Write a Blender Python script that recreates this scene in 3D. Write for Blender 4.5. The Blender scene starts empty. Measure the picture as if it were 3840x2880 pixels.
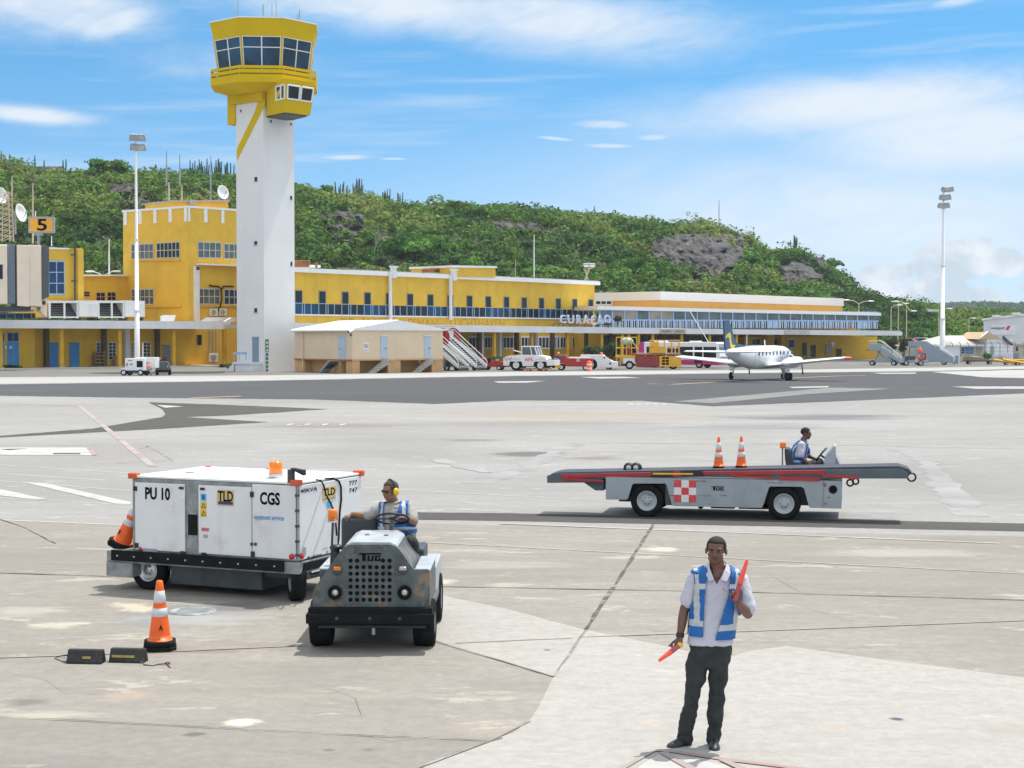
import bpy, bmesh, math, random
import numpy as np
from mathutils import Vector, Matrix, Quaternion, noise as mnoise
R = math.radians
scene = bpy.context.scene
col = scene.collection
# ------------------------------------------------------------------ camera
CH, CF, HV = 3.45, 6000.0, 1270.0          # eye height; focal length and horizon row of a 3840 px wide frame
PT = math.atan((1440 - HV) / CF)
cam = bpy.data.cameras.new('camera'); camo = bpy.data.objects.new('camera', cam); col.objects.link(camo)
camo.location = (0, 0, CH); camo.rotation_euler = (R(90) - PT, 0, 0)
cam.sensor_width = 36; cam.lens = 36 * CF / 3840; cam.clip_start = .1; cam.clip_end = 9000
scene.camera = camo
# ------------------------------------------------------------------ exposure, sun, sky
scene.view_settings.view_transform = 'Standard'; scene.view_settings.look = 'None'
scene.view_settings.exposure = 0.72; scene.view_settings.gamma = 1
SUN = Vector((.29, .25, 1)).normalized()
sl = bpy.data.lights.new('sun', 'SUN'); so = bpy.data.objects.new('sun', sl); col.objects.link(so)
sl.energy = 2.75; sl.angle = R(.5); sl.color = (1, .955, .89)
so.rotation_euler = SUN.to_track_quat('Z', 'Y').to_euler(); so.location = (0, 0, 60)
W = bpy.data.worlds.new('World'); scene.world = W; W.use_nodes = True
def sky():
    nt = W.node_tree; nt.nodes.clear(); N = nt.nodes.new; L = nt.links.new
    out = N('ShaderNodeOutputWorld'); bg = N('ShaderNodeBackground'); L(bg.outputs[0], out.inputs[0])
    bg.inputs[1].default_value = .1
    tc = N('ShaderNodeTexCoord')
    def mt(op, a, b=None, c=None, clamp=False):
        n = N('ShaderNodeMath'); n.operation = op; n.use_clamp = clamp
        for i, x in enumerate((a, b, c)):
            if x is None: continue
            if isinstance(x, (int, float)): n.inputs[i].default_value = x
            else: L(x, n.inputs[i])
        return n.outputs[0]
    def mixc(f, a, b):
        n = N('ShaderNodeMix'); n.data_type = 'RGBA'
        if isinstance(f, float): n.inputs[0].default_value = f
        else: L(f, n.inputs[0])
        for i, x in ((6, a), (7, b)):
            if isinstance(x, tuple): n.inputs[i].default_value = (*x, 1)
            else: L(x, n.inputs[i])
        return n.outputs[2]
    nm = N('ShaderNodeVectorMath'); nm.operation = 'NORMALIZE'; L(tc.outputs['Generated'], nm.inputs[0])
    sp = N('ShaderNodeSeparateXYZ'); L(nm.outputs[0], sp.inputs[0])
    x, y, z = sp.outputs
    az = mt('ARCTAN2', x, y); el = mt('ARCSINE', z)
    # Nishita sky, sampled somewhat above the true direction so that the low sky stays clear and blue
    zz = mt('ADD', mt('MULTIPLY', mt('MAXIMUM', z, 0.), 3.2), .12)
    cb = N('ShaderNodeCombineXYZ'); L(x, cb.inputs[0]); L(y, cb.inputs[1]); L(zz, cb.inputs[2])
    n2 = N('ShaderNodeVectorMath'); n2.operation = 'NORMALIZE'; L(cb.outputs[0], n2.inputs[0])
    sk = N('ShaderNodeTexSky'); sk.sky_type = 'NISHITA'; sk.sun_disc = False
    sk.sun_elevation = math.asin(SUN.z); sk.sun_rotation = math.atan2(SUN.x, SUN.y)
    sk.air_density = 1.0; sk.dust_density = .3; sk.ozone_density = 3.0; sk.altitude = 50
    L(n2.outputs[0], sk.inputs[0])
    tint = N('ShaderNodeMix'); tint.data_type = 'RGBA'; tint.blend_type = 'MULTIPLY'; tint.inputs[0].default_value = 1
    L(sk.outputs[0], tint.inputs[6]); tint.inputs[7].default_value = (*SKYTINT, 1)
    base = tint.outputs[2]
    # pale air towards the horizon
    hz = mt('POWER', mt('SUBTRACT', 1., mt('DIVIDE', mt('ABSOLUTE', el), .18), clamp=True), 1.5)
    base = mixc(mt('MULTIPLY', hz, .72), base, HAZE)
    def noise(sx, sy, rot, det, rough, dist, seed):
        c, s = math.cos(rot), math.sin(rot)
        p = mt('ADD', mt('MULTIPLY', az, c), mt('MULTIPLY', el, s)); q = mt('SUBTRACT', mt('MULTIPLY', el, c), mt('MULTIPLY', az, s))
        v = N('ShaderNodeCombineXYZ'); L(mt('MULTIPLY', p, sx), v.inputs[0]); L(mt('MULTIPLY', q, sy), v.inputs[1]); v.inputs[2].default_value = seed
        n = N('ShaderNodeTexNoise'); n.inputs['Scale'].default_value = 1; n.inputs['Detail'].default_value = det
        n.inputs['Roughness'].default_value = rough; n.inputs['Distortion'].default_value = dist
        L(v.outputs[0], n.inputs['Vector']); return n.outputs[0]
    def blob(u, v, ru, rv, rot=0., soft=1.):
        a0, e0 = math.atan((u - 1920) / CF), math.atan((HV - v) / CF)
        da = mt('SUBTRACT', az, a0); de = mt('SUBTRACT', el, e0); c, s = math.cos(rot), math.sin(rot)
        p = mt('ADD', mt('MULTIPLY', da, c), mt('MULTIPLY', de, s)); q = mt('SUBTRACT', mt('MULTIPLY', de, c), mt('MULTIPLY', da, s))
        p = mt('DIVIDE', p, ru / CF); q = mt('DIVIDE', q, rv / CF)
        d = mt('SQRT', mt('ADD', mt('MULTIPLY', p, p), mt('MULTIPLY', q, q)))
        return mt('MULTIPLY', mt('SMOOTH_MIN', 1., mt('SUBTRACT', 1.25, d, clamp=True), .3), soft)
    def ramp(v, lo, hi):
        n = N('ShaderNodeMapRange'); n.interpolation_type = 'SMOOTHSTEP'; L(v, n.inputs[0]); n.inputs[1].default_value = lo; n.inputs[2].default_value = hi
        return n.outputs[0]
    f1 = noise(7, 24, -.10, 8, .62, .5, 1.3); f2 = noise(20, 62, .22, 7, .66, .8, 5.1); f3 = noise(7, 95, .03, 5, .55, .2, 9.4)
    fib = mt('ADD', mt('MULTIPLY', f1, .62), mt('MULTIPLY', f2, .38))
    big = None
    for b in ((2050, 75, 950, 170, -.10, 1.), (1400, 20, 900, 150, -.06, 1.), (200, 60, 520, 210, -.1, 1.), (430, 130, 240, 80, .35, 1.), (700, 260, 700, 120, 0., .55),
              (3250, 410, 1000, 150, .05, 1.), (3650, 540, 800, 240, .0, 1.), (3200, 850, 1300, 330, 0., .85), (130, 470, 330, 45, -.05, 1.), (700, 360, 620, 40, -.05, .35)):
        m = blob(*b); big = m if big is None else mt('MAXIMUM', big, m)
    cir = mt('MULTIPLY', ramp(mt('ADD', fib, mt('MULTIPLY', big, .42)), .50, .98), big)
    thin = mt('MULTIPLY', ramp(f3, .45, .75), .32)
    thin = mt('MULTIPLY', thin, ramp(el, .0, .04))
    lens = None
    for b in ((2275, 472, 125, 17, -.02), (2445, 522, 85, 13, .02), (2290, 551, 115, 9, -.02), (1300, 596, 105, 9, .03), (1480, 600, 60, 4, 0.), (2080, 523, 80, 6, -.1), (3590, 55, 110, 18, .15)):
        m = blob(b[0], b[1], b[2] * 1.25, b[3] * 1.5, b[4]); lens = m if lens is None else mt('MAXIMUM', lens, m)
    lens = mt('MULTIPLY', lens, mt('MULTIPLY', ramp(mt('ADD', f2, mt('MULTIPLY', lens, .6)), .45, 1.15), .75))
    veil = mt('MULTIPLY', blob(3300, 880, 1700, 480), .42)
    cov = mt('MAXIMUM', mt('MAXIMUM', mt('ADD', cir, mt('MULTIPLY', veil, mt('SUBTRACT', 1., cir))), thin), lens, clamp=True)
    c1 = mixc(mt('MULTIPLY', cov, .9), base, CLOUD)
    # cumulus low over the far right
    g1 = noise(42, 46, 0, 8, .58, .1, 3.3); g2 = noise(30, 38, 0, 6, .55, .2, 7.7)
    cm = None
    for b in ((3330, 1080, 150, 75), (3520, 1030, 120, 95), (3640, 1000, 110, 100), (3760, 1010, 80, 60), (3480, 1110, 420, 70)):
        m = blob(*b); cm = m if cm is None else mt('MAXIMUM', cm, m)
    cu = ramp(mt('ADD', mt('MULTIPLY', g1, 1.5), mt('MULTIPLY', cm, .34)), .80, .93)
    cu = mt('MULTIPLY', cu, ramp(cm, .02, .3))
    cuc = mixc(ramp(g2, .4, .62), CUSH, CLOUD)
    fin = mixc(mt('MULTIPLY', cu, .95), c1, cuc)
    # bright cloud added out of view, overhead and behind, to lift the shaded sides
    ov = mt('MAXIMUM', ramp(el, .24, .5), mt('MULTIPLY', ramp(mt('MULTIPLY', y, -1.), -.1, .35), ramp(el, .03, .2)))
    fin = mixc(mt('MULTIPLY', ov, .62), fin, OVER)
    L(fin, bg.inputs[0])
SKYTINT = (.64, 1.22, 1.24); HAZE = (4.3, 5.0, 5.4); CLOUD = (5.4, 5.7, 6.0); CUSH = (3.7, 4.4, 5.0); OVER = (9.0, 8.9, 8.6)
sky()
# ------------------------------------------------------------------ helpers
def ray(u, v):
    x, y = (u - 1920) / CF, (1440 - v) / CF; c, s = math.cos(PT), math.sin(PT)
    return Vector((x, c + y * s, -s + y * c))
CAM = Vector((0, 0, CH))
def G(u, v, z=0.):                       # the ground point seen at a pixel of the 3840 px frame
    d = ray(u, v); return CAM + d * ((z - CH) / d.z)
def P(u, v, Y):                          # the point seen at a pixel, Y metres out
    d = ray(u, v); return CAM + d * (Y / d.y)
class Fr:                                # a thing's own frame: origin, heading
    def __init__(s, o, rz):
        s.o = Vector((o[0], o[1], o[2] if len(o) > 2 else 0)); s.rz = rz; s.m = Matrix.Translation(s.o) @ Matrix.Rotation(rz, 4, 'Z'); s.i = s.m.inverted()
    def on(s, ax, val, u, v):            # local point seen at (u, v) on the local plane ax = val
        a = s.i @ CAM; d = (s.i.to_3x3() @ ray(u, v)); k = 'xyz'.index(ax)
        return a + d * ((val - a[k]) / d[k])
    def loc(s, u, v, Y): return s.i @ P(u, v, Y)
class PL:                                # a vertical wall plane through two ground points
    def __init__(s, u0, Y0, u1, Y1):
        s.A = P(u0, HV, Y0); s.B = P(u1, HV, Y1); s.A.z = s.B.z = 0
        s.d = (s.B - s.A).normalized(); s.n = Vector((s.d.y, -s.d.x, 0)); s.L = (s.B - s.A).length
    def s(s, u, v=1250, off=0):
        r = ray(u, v); k = r.x / r.y; a = s.A + s.n * off
        return (k * a.y - a.x) / (s.d.x - k * s.d.y)
    def z(s, u, v, off=0):
        r = ray(u, v); Y = (s.A + s.n * off + s.d * s.s(u, v, off)).y; return CH + r.z / r.y * Y
    def at(s, t, z, off=0): p = s.A + s.d * t + s.n * off; return Vector((p.x, p.y, z))
    def pt(s, u, v, off=0): return s.at(s.s(u, v, off), s.z(u, v, off), off)
    def slab(s, mb, m, u0, u1, t0, b0, t1, b1, o0, o1, pl=0):   # a slab on the wall; t/b rows at u0 and u1; offsets o0..o1
        s0, s1 = s.s(u0, 1250, pl), s.s(u1, 1250, pl)
        zt0, zb0, zt1, zb1 = s.z(u0, t0, pl), s.z(u0, b0, pl), s.z(u1, t1, pl), s.z(u1, b1, pl)
        s.raw(mb, m, s0, s1, zt0, zb0, zt1, zb1, o0, o1)
    def raw(s, mb, m, s0, s1, zt0, zb0, zt1, zb1, o0, o1):
        mb.hexa([s.at(s0, zb0, o1), s.at(s1, zb1, o1), s.at(s1, zb1, o0), s.at(s0, zb0, o0),
                 s.at(s0, zt0, o1), s.at(s1, zt1, o1), s.at(s1, zt1, o0), s.at(s0, zt0, o0)], m)
class MB:
    def __init__(s): s.v = []; s.f = []; s.mi = []; s.sm = []; s.mats = []; s.T = None
    def add(s, vs, fs, m, smooth=False):
        if m not in s.mats: s.mats.append(m)
        k = s.mats.index(m); o = len(s.v)
        s.v += [tuple(s.T @ Vector(p)) if s.T else tuple(p) for p in vs]
        for f in fs: s.f.append(tuple(i + o for i in f)); s.mi.append(k); s.sm.append(smooth)
        return s
    def hexa(s, p, m): return s.add(p, [(3, 2, 1, 0), (4, 5, 6, 7), (0, 1, 5, 4), (1, 2, 6, 5), (2, 3, 7, 6), (3, 0, 4, 7)], m)
    def box(s, x0, x1, y0, y1, z0, z1, m):
        return s.hexa([(x0, y0, z0), (x1, y0, z0), (x1, y1, z0), (x0, y1, z0), (x0, y0, z1), (x1, y0, z1), (x1, y1, z1), (x0, y1, z1)], m)
    def cbox(s, c, d, m): return s.box(c[0] - d[0] / 2, c[0] + d[0] / 2, c[1] - d[1] / 2, c[1] + d[1] / 2, c[2] - d[2] / 2, c[2] + d[2] / 2, m)
    def prism(s, poly, ax, a, b, m):     # poly in the other two axes (cyclic-free order x<y<z), extruded a..b along ax
        def w(p, t):
            l = list(p); l.insert('xyz'.index(ax), t); return l
        n = len(poly); vs = [w(p, a) for p in poly] + [w(p, b) for p in poly]
        fs = [tuple(range(n)), tuple(range(2 * n - 1, n - 1, -1))] + [(i, i + n, (i + 1) % n + n, (i + 1) % n) for i in range(n)]
        return s.add(vs, fs, m)
    def loft(s, rings, m, caps=True, smooth=True):
        n = len(rings[0]); vs = [p for r in rings for p in r]; fs = []
        for k in range(len(rings) - 1):
            for i in range(n): fs.append((k * n + i, k * n + (i + 1) % n, (k + 1) * n + (i + 1) % n, (k + 1) * n + i))
        s.add(vs, fs, m, smooth)
        if caps: s.add(rings[0], [tuple(range(n - 1, -1, -1))], m); s.add(rings[-1], [tuple(range(n))], m)
        return s
    def tube(s, pts, r, m, n=8, caps=True, smooth=True):
        pts = [Vector(p) for p in pts]; rr = r if isinstance(r, (list, tuple)) else [r] * len(pts); rings = []
        t0 = (pts[1] - pts[0]).normalized(); up = Vector((0, 0, 1)) if abs(t0.z) < .9 else Vector((1, 0, 0))
        for i, p in enumerate(pts):
            t = ((pts[min(i + 1, len(pts) - 1)] - pts[max(i - 1, 0)])).normalized()
            a = t.cross(up); a = a.normalized() if a.length > 1e-6 else t.orthogonal().normalized(); b = a.cross(t).normalized(); up = b
            rings.append([p + (a * math.cos(q) + b * math.sin(q)) * rr[i] for q in (-2 * math.pi * k / n for k in range(n))])
        return s.loft(rings, m, caps, smooth)
    def cyl(s, p, q, r, m, n=16, r2=None): return s.tube([p, q], [r, r if r2 is None else r2], m, n)
    def lathe(s, prof, c, ax, m, n=24, caps=True):  # prof: (radius, along axis)
        k = 'xyz'.index(ax); rings = []
        for r, h in prof:
            ring = []
            for i in range(n):
                a = 2 * math.pi * i / n; l = [r * math.cos(a), r * math.sin(a)]; l.insert(k, h)
                ring.append([l[j] + c[j] for j in range(3)])
            rings.append(ring)
        if ax == 'y': rings = [q[::-1] for q in rings]
        if prof[-1][1] < prof[0][1]: rings = [q[::-1] for q in rings]
        return s.loft(rings, m, caps, True)
    def ell(s, c, r, m, n=16, q=None):
        k = n // 2; rings = []; c = Vector(c)
        for i in range(k + 1):
            t = math.pi * i / k; z = -math.cos(t); w = max(math.sin(t), 1e-3)
            ring = []
            for j in range(n):
                a = 2 * math.pi * j / n; p = Vector((r[0] * w * math.cos(a), r[1] * w * math.sin(a), r[2] * z))
                ring.append(c + (q @ p if q else p))
            rings.append(ring)
        return s.loft(rings, m, True, True)
    def quad(s, pts, m): return s.add(pts, [tuple(range(len(pts)))], m)
    def mesh(s, name):
        me = bpy.data.meshes.new(name); me.from_pydata(s.v, [], s.f)
        for m in s.mats: me.materials.append(m)
        me.polygons.foreach_set('material_index', s.mi); me.polygons.foreach_set('use_smooth', s.sm)
        bm = bmesh.new(); bm.from_mesh(me); bmesh.ops.recalc_face_normals(bm, faces=bm.faces); bm.to_mesh(me); bm.free(); me.update(); return me
    def build(s, name, parent=None, bevel=0, seg=2):
        o = bpy.data.objects.new(name, s.mesh(name)); col.objects.link(o)
        if parent: o.parent = parent
        if bevel:
            b = o.modifiers.new('bevel', 'BEVEL'); b.width = bevel; b.segments = seg; b.limit_method = 'ANGLE'; b.angle_limit = R(40); b.use_clamp_overlap = True
        return o
def tag(o, label=None, cat=None, group=None, kind=None):
    if label: o['label'] = label
    if cat: o['category'] = cat
    if group: o['group'] = group
    if kind: o['kind'] = kind
    return o
def struct(o): o['kind'] = 'structure'; return o
def thing(name, label, cat, loc=(0, 0, 0), rz=0, group=None):
    o = bpy.data.objects.new(name, None); col.objects.link(o); o.location = loc if len(loc) == 3 else (*loc, 0); o.rotation_euler = (0, 0, rz)
    o.empty_display_size = .2; return tag(o, label, cat, group)
def copy_tree(o, parent=None):
    c = o.copy(); col.objects.link(c); c.parent = parent
    for ch in list(o.children): copy_tree(ch, c)
    return c
# ------------------------------------------------------------------ materials
_M = {}
def M(name, c, rough=.6, metal=0., var=.12, sc=2., bump=0., bsc=30., dirt=0., dcol=(.10, .075, .05), dsc=1.2, dth=.55, streak=0., scol=(.08, .07, .06), spec=.5, emit=None, coord='Object', det=6):
    if name in _M: return _M[name]
    m = bpy.data.materials.new(name); m.use_nodes = True; nt = m.node_tree; b = nt.nodes['Principled BSDF']; N = nt.nodes.new; L = nt.links.new
    b.inputs['Roughness'].default_value = rough; b.inputs['Metallic'].default_value = metal; b.inputs['Specular IOR Level'].default_value = spec
    b.inputs['Base Color'].default_value = (*c, 1); m.diffuse_color = (*c, 1)
    tc = N('ShaderNodeTexCoord').outputs[coord]
    def nz(scale, vec=None, d=det, ro=.6):
        n = N('ShaderNodeTexNoise'); n.inputs['Scale'].default_value = scale; n.inputs['Detail'].default_value = d; n.inputs['Roughness'].default_value = ro
        L(vec or tc, n.inputs['Vector']); return n.outputs[0]
    def rng(v, a, b_, lo, hi, ss=True):
        n = N('ShaderNodeMapRange'); n.interpolation_type = 'SMOOTHSTEP' if ss else 'LINEAR'; L(v, n.inputs[0])
        for i, q in enumerate((a, b_, lo, hi)): n.inputs[i + 1].default_value = q
        return n.outputs[0]
    def mix(f, a, q, bl='MIX'):
        n = N('ShaderNodeMix'); n.data_type = 'RGBA'; n.blend_type = bl
        if isinstance(f, (int, float)): n.inputs[0].default_value = f
        else: L(f, n.inputs[0])
        for i, w in ((6, a), (7, q)):
            if isinstance(w, tuple): n.inputs[i].default_value = (*w, 1)
            else: L(w, n.inputs[i])
        return n.outputs[2]
    c0 = c
    if var:
        f = rng(nz(sc), .3, .7, 0, 1); c0 = mix(f, tuple(x * (1 - var) for x in c), tuple(min(1, x * (1 + var)) for x in c))
    if streak:
        mp = N('ShaderNodeMapping'); mp.inputs['Scale'].default_value = (1, 1, .05); L(tc, mp.inputs[0])
        f = rng(nz(dsc * 2, mp.outputs[0]), .5, .8, 0, streak); c0 = mix(f, c0, scol)
    if dirt:
        f = rng(nz(dsc, None, 9, .7), dth, dth + .12, 0, dirt); c0 = mix(f, c0, dcol)
    if not isinstance(c0, tuple): L(c0, b.inputs['Base Color'])
    if bump:
        bp = N('ShaderNodeBump'); bp.inputs['Strength'].default_value = bump; bp.inputs['Distance'].default_value = .02; L(nz(bsc), bp.inputs['Height']); L(bp.outputs[0], b.inputs['Normal'])
    if emit: b.inputs['Emission Color'].default_value = (*c, 1); b.inputs['Emission Strength'].default_value = emit
    _M[name] = m; return m
YEL = M('yellow_plaster', (.74, .465, .045), .8, var=.07, sc=.5, streak=.12, dirt=.10, dsc=.3)
YELT = M('tower_yellow', (.62, .425, .003), .7, var=.05, sc=.3, spec=.15)
WHT = M('white_plaster', (.80, .80, .81), .7, var=.03, sc=.4, streak=.10, scol=(.35, .34, .32), dsc=.5)
WHM = M('white_paint', (.80, .80, .80), .38, var=.04, sc=3, dirt=.25, dcol=(.45, .42, .38), dsc=2, dth=.6)
WHF = M('white_fascia', (.74, .75, .78), .7, var=.05, sc=.6, streak=.18, scol=(.4, .4, .4))
GLS = M('dark_glass', (.012, .020, .028), .1, var=.3, sc=.8, spec=.3)
GLB = M('blue_glass', (.015, .05, .11), .1, var=.3, sc=.6, spec=.35)
GLG = M('grey_glass', (.10, .13, .14), .12, var=.3, sc=.7, spec=.6)
LBL = M('light_blue_paint', (.30, .47, .75), .6, var=.08)
BLU = M('blue_door_paint', (.045, .26, .58), .6, var=.1, sc=1)
GRD = M('grey_door_paint', (.20, .27, .33), .6, var=.08)
GRY = M('grey_metal', (.34, .36, .38), .5, .3, var=.12, sc=4)
DGR = M('dark_grey_metal', (.06, .07, .075), .55, .2, var=.2, sc=5)
BLK = M('black_rubber', (.012, .013, .014), .85, var=.25, sc=8, spec=.15)
BLP = M('black_plastic', (.012, .013, .016), .45, var=.2)
SIL = M('bare_steel', (.6, .61, .62), .35, .7, var=.1, sc=4)
ORA = M('orange_plastic', (.86, .16, .012), .4, var=.06)
AMB = M('amber_lens', (.90, .22, .006), .15, var=.05, spec=.7)
RED = M('red_paint', (.38, .022, .022), .45, var=.15, sc=2)
REL = M('red_lens', (.6, .02, .02), .2, var=.05)
BEI = M('beige_cladding', (.72, .57, .40), .75, var=.04, sc=.5)
BEO = M('ochre_pier', (.62, .37, .17), .8, var=.06, sc=.6)
YMP = M('yellow_machine_paint', (.75, .40, .02), .5, var=.12, sc=1.5, dirt=.3, dsc=1.5)
RFL = M('reflective_tape', (.46, .48, .48), .35, .2, var=.1, sc=20)
INK = M('black_ink', (.008, .008, .010), .9, var=0, spec=.08)
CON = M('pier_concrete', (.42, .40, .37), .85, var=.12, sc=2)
TRK = M('tree_bark', (.13, .10, .08), .9, var=.25, sc=3)
# ------------------------------------------------------------------ lettering
def text(s, m, parent, org, right, up, w=None, h=None, depth=.004, name='lettering', bold=0., shear=0):
    cu = bpy.data.curves.new('t', 'FONT'); cu.body = s; cu.extrude = .5; cu.offset = bold; cu.shear = shear; cu.resolution_u = 3
    o = bpy.data.objects.new('t', cu); col.objects.link(o)
    dg = bpy.context.evaluated_depsgraph_get(); me = bpy.data.meshes.new_from_object(o.evaluated_get(dg)); bpy.data.objects.remove(o); bpy.data.curves.remove(cu)
    n = len(me.vertices); a = np.empty(n * 3); me.vertices.foreach_get('co', a); a = a.reshape(-1, 3)
    lo, hi = a.min(0), a.max(0); a -= lo; d = hi - lo
    if w is None: w = d[0] / d[1] * h
    if h is None: h = d[1] / d[0] * w
    a *= (w / d[0], h / d[1], depth / d[2])
    r, u = Vector(right).normalized(), Vector(up).normalized(); nn = r.cross(u); org = Vector(org)
    B = np.array([r, u, nn]); a = a @ B + np.array(org)
    me.vertices.foreach_set('co', a.ravel()); me.materials.clear(); me.materials.append(m); me.update()
    ob = bpy.data.objects.new(name, me); col.objects.link(ob); ob.parent = parent; return ob
# ------------------------------------------------------------------ running gear
def wheel(parent, x, y, r, w, side=-1, z=None, rim=None, steer=0., rr=.56):
    """tyre turning about local y; the outer face looks to side*y"""
    z = r if z is None else z; hw = w / 2; b = MB()
    prof = [(r * rr, -hw * .8), (r * .78, -hw), (r * .93, -hw * .96), (r, -hw * .7), (r, hw * .7), (r * .93, hw * .96), (r * .78, hw), (r * rr, hw * .8)]
    b.lathe(prof, (0, 0, 0), 'y', BLK, 28, False)
    o = b.build('wheel', parent); o.location = (x, y, z); o.rotation_euler = (0, 0, steer)
    c = MB(); m = rim or SIL; q = side
    P_ = [(r * rr * 1.02, q * hw * .86), (r * rr * .94, q * hw * .9), (r * rr * .86, q * hw * .55), (r * rr * .55, q * hw * .42), (r * rr * .40, q * hw * .62), (r * rr * .22, q * hw * .72), (r * .01, q * hw * .74)]
    c.lathe(P_[::-1] if q < 0 else P_, (0, 0, 0), 'y', m, 24, False)
    for k in range(6):
        a = k * math.pi / 3; px, pz = math.cos(a) * r * rr * .34, math.sin(a) * r * rr * .34
        c.cyl((px, q * hw * .55, pz), (px, q * hw * .78, pz), r * .035, DGR, 6)
    c.build('rim', o); return o
# ================================================================== THE SETTING
def zr(ox, oy, sc): return lambda x, y: (ox + x / sc, oy + y / sc)
zA = zr(0, 500, 1.746); zT = zr(760, 0, 2.371); z3 = zr(800, 900, 2.458); z4 = zr(1600, 900, 2.458); z5 = zr(2400, 900, 2.765); z6 = zr(3100, 650, 2.074)
y6 = zr(1650, 1130, 4.424); y7 = zr(2100, 1200, 4.022); y8 = zr(0, 1150, 4.916); e3 = zr(3200, 1200, 7.373); e4 = zr(3450, 1150, 5.672)
g2 = zr(0, 1380, 1.152); g3 = zr(1920, 1380, 1.152); g4 = zr(0, 2150, 1.106); g5 = zr(1300, 1900, .8709); dd = zr(0, 0, 1 / 1.736)
rnd = random.Random(7)
def ground_mat(name, c, stains=(), light=None, blot=.16, lthr=.62, lstr=.8, dark=.55):
    m = bpy.data.materials.new(name); m.use_nodes = True; nt = m.node_tree; b = nt.nodes['Principled BSDF']; N = nt.nodes.new; L = nt.links.new
    b.inputs['Roughness'].default_value = 1.; b.inputs['Specular IOR Level'].default_value = .08
    tc = N('ShaderNodeTexCoord').outputs['Object']
    def nz(sx, sy=None, d=8, ro=.62, rot=0., off=0.):
        mp = N('ShaderNodeMapping'); mp.inputs['Scale'].default_value = (sx, sy or sx, 1); mp.inputs['Rotation'].default_value = (0, 0, rot); mp.inputs['Location'].default_value = (off, off, 0); L(tc, mp.inputs[0])
        n = N('ShaderNodeTexNoise'); n.inputs['Scale'].default_value = 1; n.inputs['Detail'].default_value = d; n.inputs['Roughness'].default_value = ro; L(mp.outputs[0], n.inputs['Vector']); return n.outputs[0]
    def rng(v, a, q, lo=0., hi=1.):
        n = N('ShaderNodeMapRange'); n.interpolation_type = 'SMOOTHSTEP'; L(v, n.inputs[0])
        for i, w in enumerate((a, q, lo, hi)): n.inputs[i + 1].default_value = w
        return n.outputs[0]
    def mt(op, a, q=0.):
        n = N('ShaderNodeMath'); n.operation = op
        for i, w in enumerate((a, q)):
            if isinstance(w, (int, float)): n.inputs[i].default_value = w
            else: L(w, n.inputs[i])
        return n.outputs[0]
    def mix(f, a, q, bl='MIX'):
        n = N('ShaderNodeMix'); n.data_type = 'RGBA'; n.blend_type = bl; L(f, n.inputs[0])
        for i, w in ((6, a), (7, q)):
            if isinstance(w, tuple): n.inputs[i].default_value = (*w, 1)
            else: L(w, n.inputs[i])
        return n.outputs[2]
    k = lambda f: tuple(x * f for x in c)
    a = mix(rng(nz(.05, .09, 5), .3, .7), k(1 - blot), k(1 + blot)); a = mix(rng(nz(.018, .07, 4, .6, .1, 33.), .40, .68, 0, .7), a, k(1 - blot * 1.5))
    a = mix(rng(nz(.03, .16, 6, .65, -.06, 51.), .48, .7, 0, .5), a, tuple(x * y for x, y in zip(k(1 - blot * .6), (1.05, .99, .90))))
    a = mix(rng(nz(.5, 1.6, 9, .7, .25, 3.), .42, .75, 0, .5), a, k(1 - blot * 1.7))
    a = mix(rng(nz(.22, 1.5, 6, .6, -.15, 9.), .5, .75, 0, .5), a, k(1 + blot * 1.2))
    a = mix(rng(nz(7., None, 5, .7, 0, 5.), .35, .7, .0, .45), a, k(.70)); a = mix(rng(nz(2.2, 3.5, 8, .75, .2, 77.), .45, .72, .0, .55), a, k(.74)); a = mix(rng(nz(28., None, 2, .6, 0, 91.), .55, .75, .0, .5), a, k(.66))
    if light:
        t = nz(.65, 1.35, 10, .72, .35, 21.); a = mix(rng(t, lthr, lthr + .05, 0, lstr), a, light)
        t = nz(1.6, 3.0, 6, .7, .1, 41.); a = mix(rng(t, lthr + .06, lthr + .10, 0, lstr * .7), a, light)
    t = nz(.9, 1.4, 4, .5, 0, 60.); a = mix(rng(t, .70, .78, 0, dark), a, k(.45))
    sx = N('ShaderNodeSeparateXYZ'); L(tc, sx.inputs[0])
    for (u, v, ru, rv, rot, s, cc) in stains:          # oil and tyre stains where they lie on the slab
        p = G(u, v); q = G(u + ru, v); w = G(u, v - rv); rx = abs(q.x - p.x); ry = abs(w.y - p.y)
        dx = mt('SUBTRACT', sx.outputs[0], p.x); dy = mt('SUBTRACT', sx.outputs[1], p.y); co, si = math.cos(rot), math.sin(rot)
        X = mt('DIVIDE', mt('ADD', mt('MULTIPLY', dx, co), mt('MULTIPLY', dy, si)), rx); Y = mt('DIVIDE', mt('SUBTRACT', mt('MULTIPLY', dy, co), mt('MULTIPLY', dx, si)), ry)
        d = mt('SQRT', mt('ADD', mt('MULTIPLY', X, X), mt('MULTIPLY', Y, Y)))
        d = mt('ADD', d, mt('MULTIPLY', mt('SUBTRACT', nz(.7 / max(.25, rx), 1.1 / max(.2, ry), 9, .72, .3, u * .01), .5), 2.6))
        a = mix(rng(d, .35, .95 if s > .55 else 1.3, s, 0.), a, cc)
    L(a, b.inputs['Base Color'])
    bp = N('ShaderNodeBump'); bp.inputs['Strength'].default_value = .25; bp.inputs['Distance'].default_value = .01; L(nz(14., None, 4), bp.inputs['Height']); L(bp.outputs[0], b.inputs['Normal'])
    _M[name] = m; return m
DK = (.13, .125, .12); BR = (.22, .17, .13)
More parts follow.
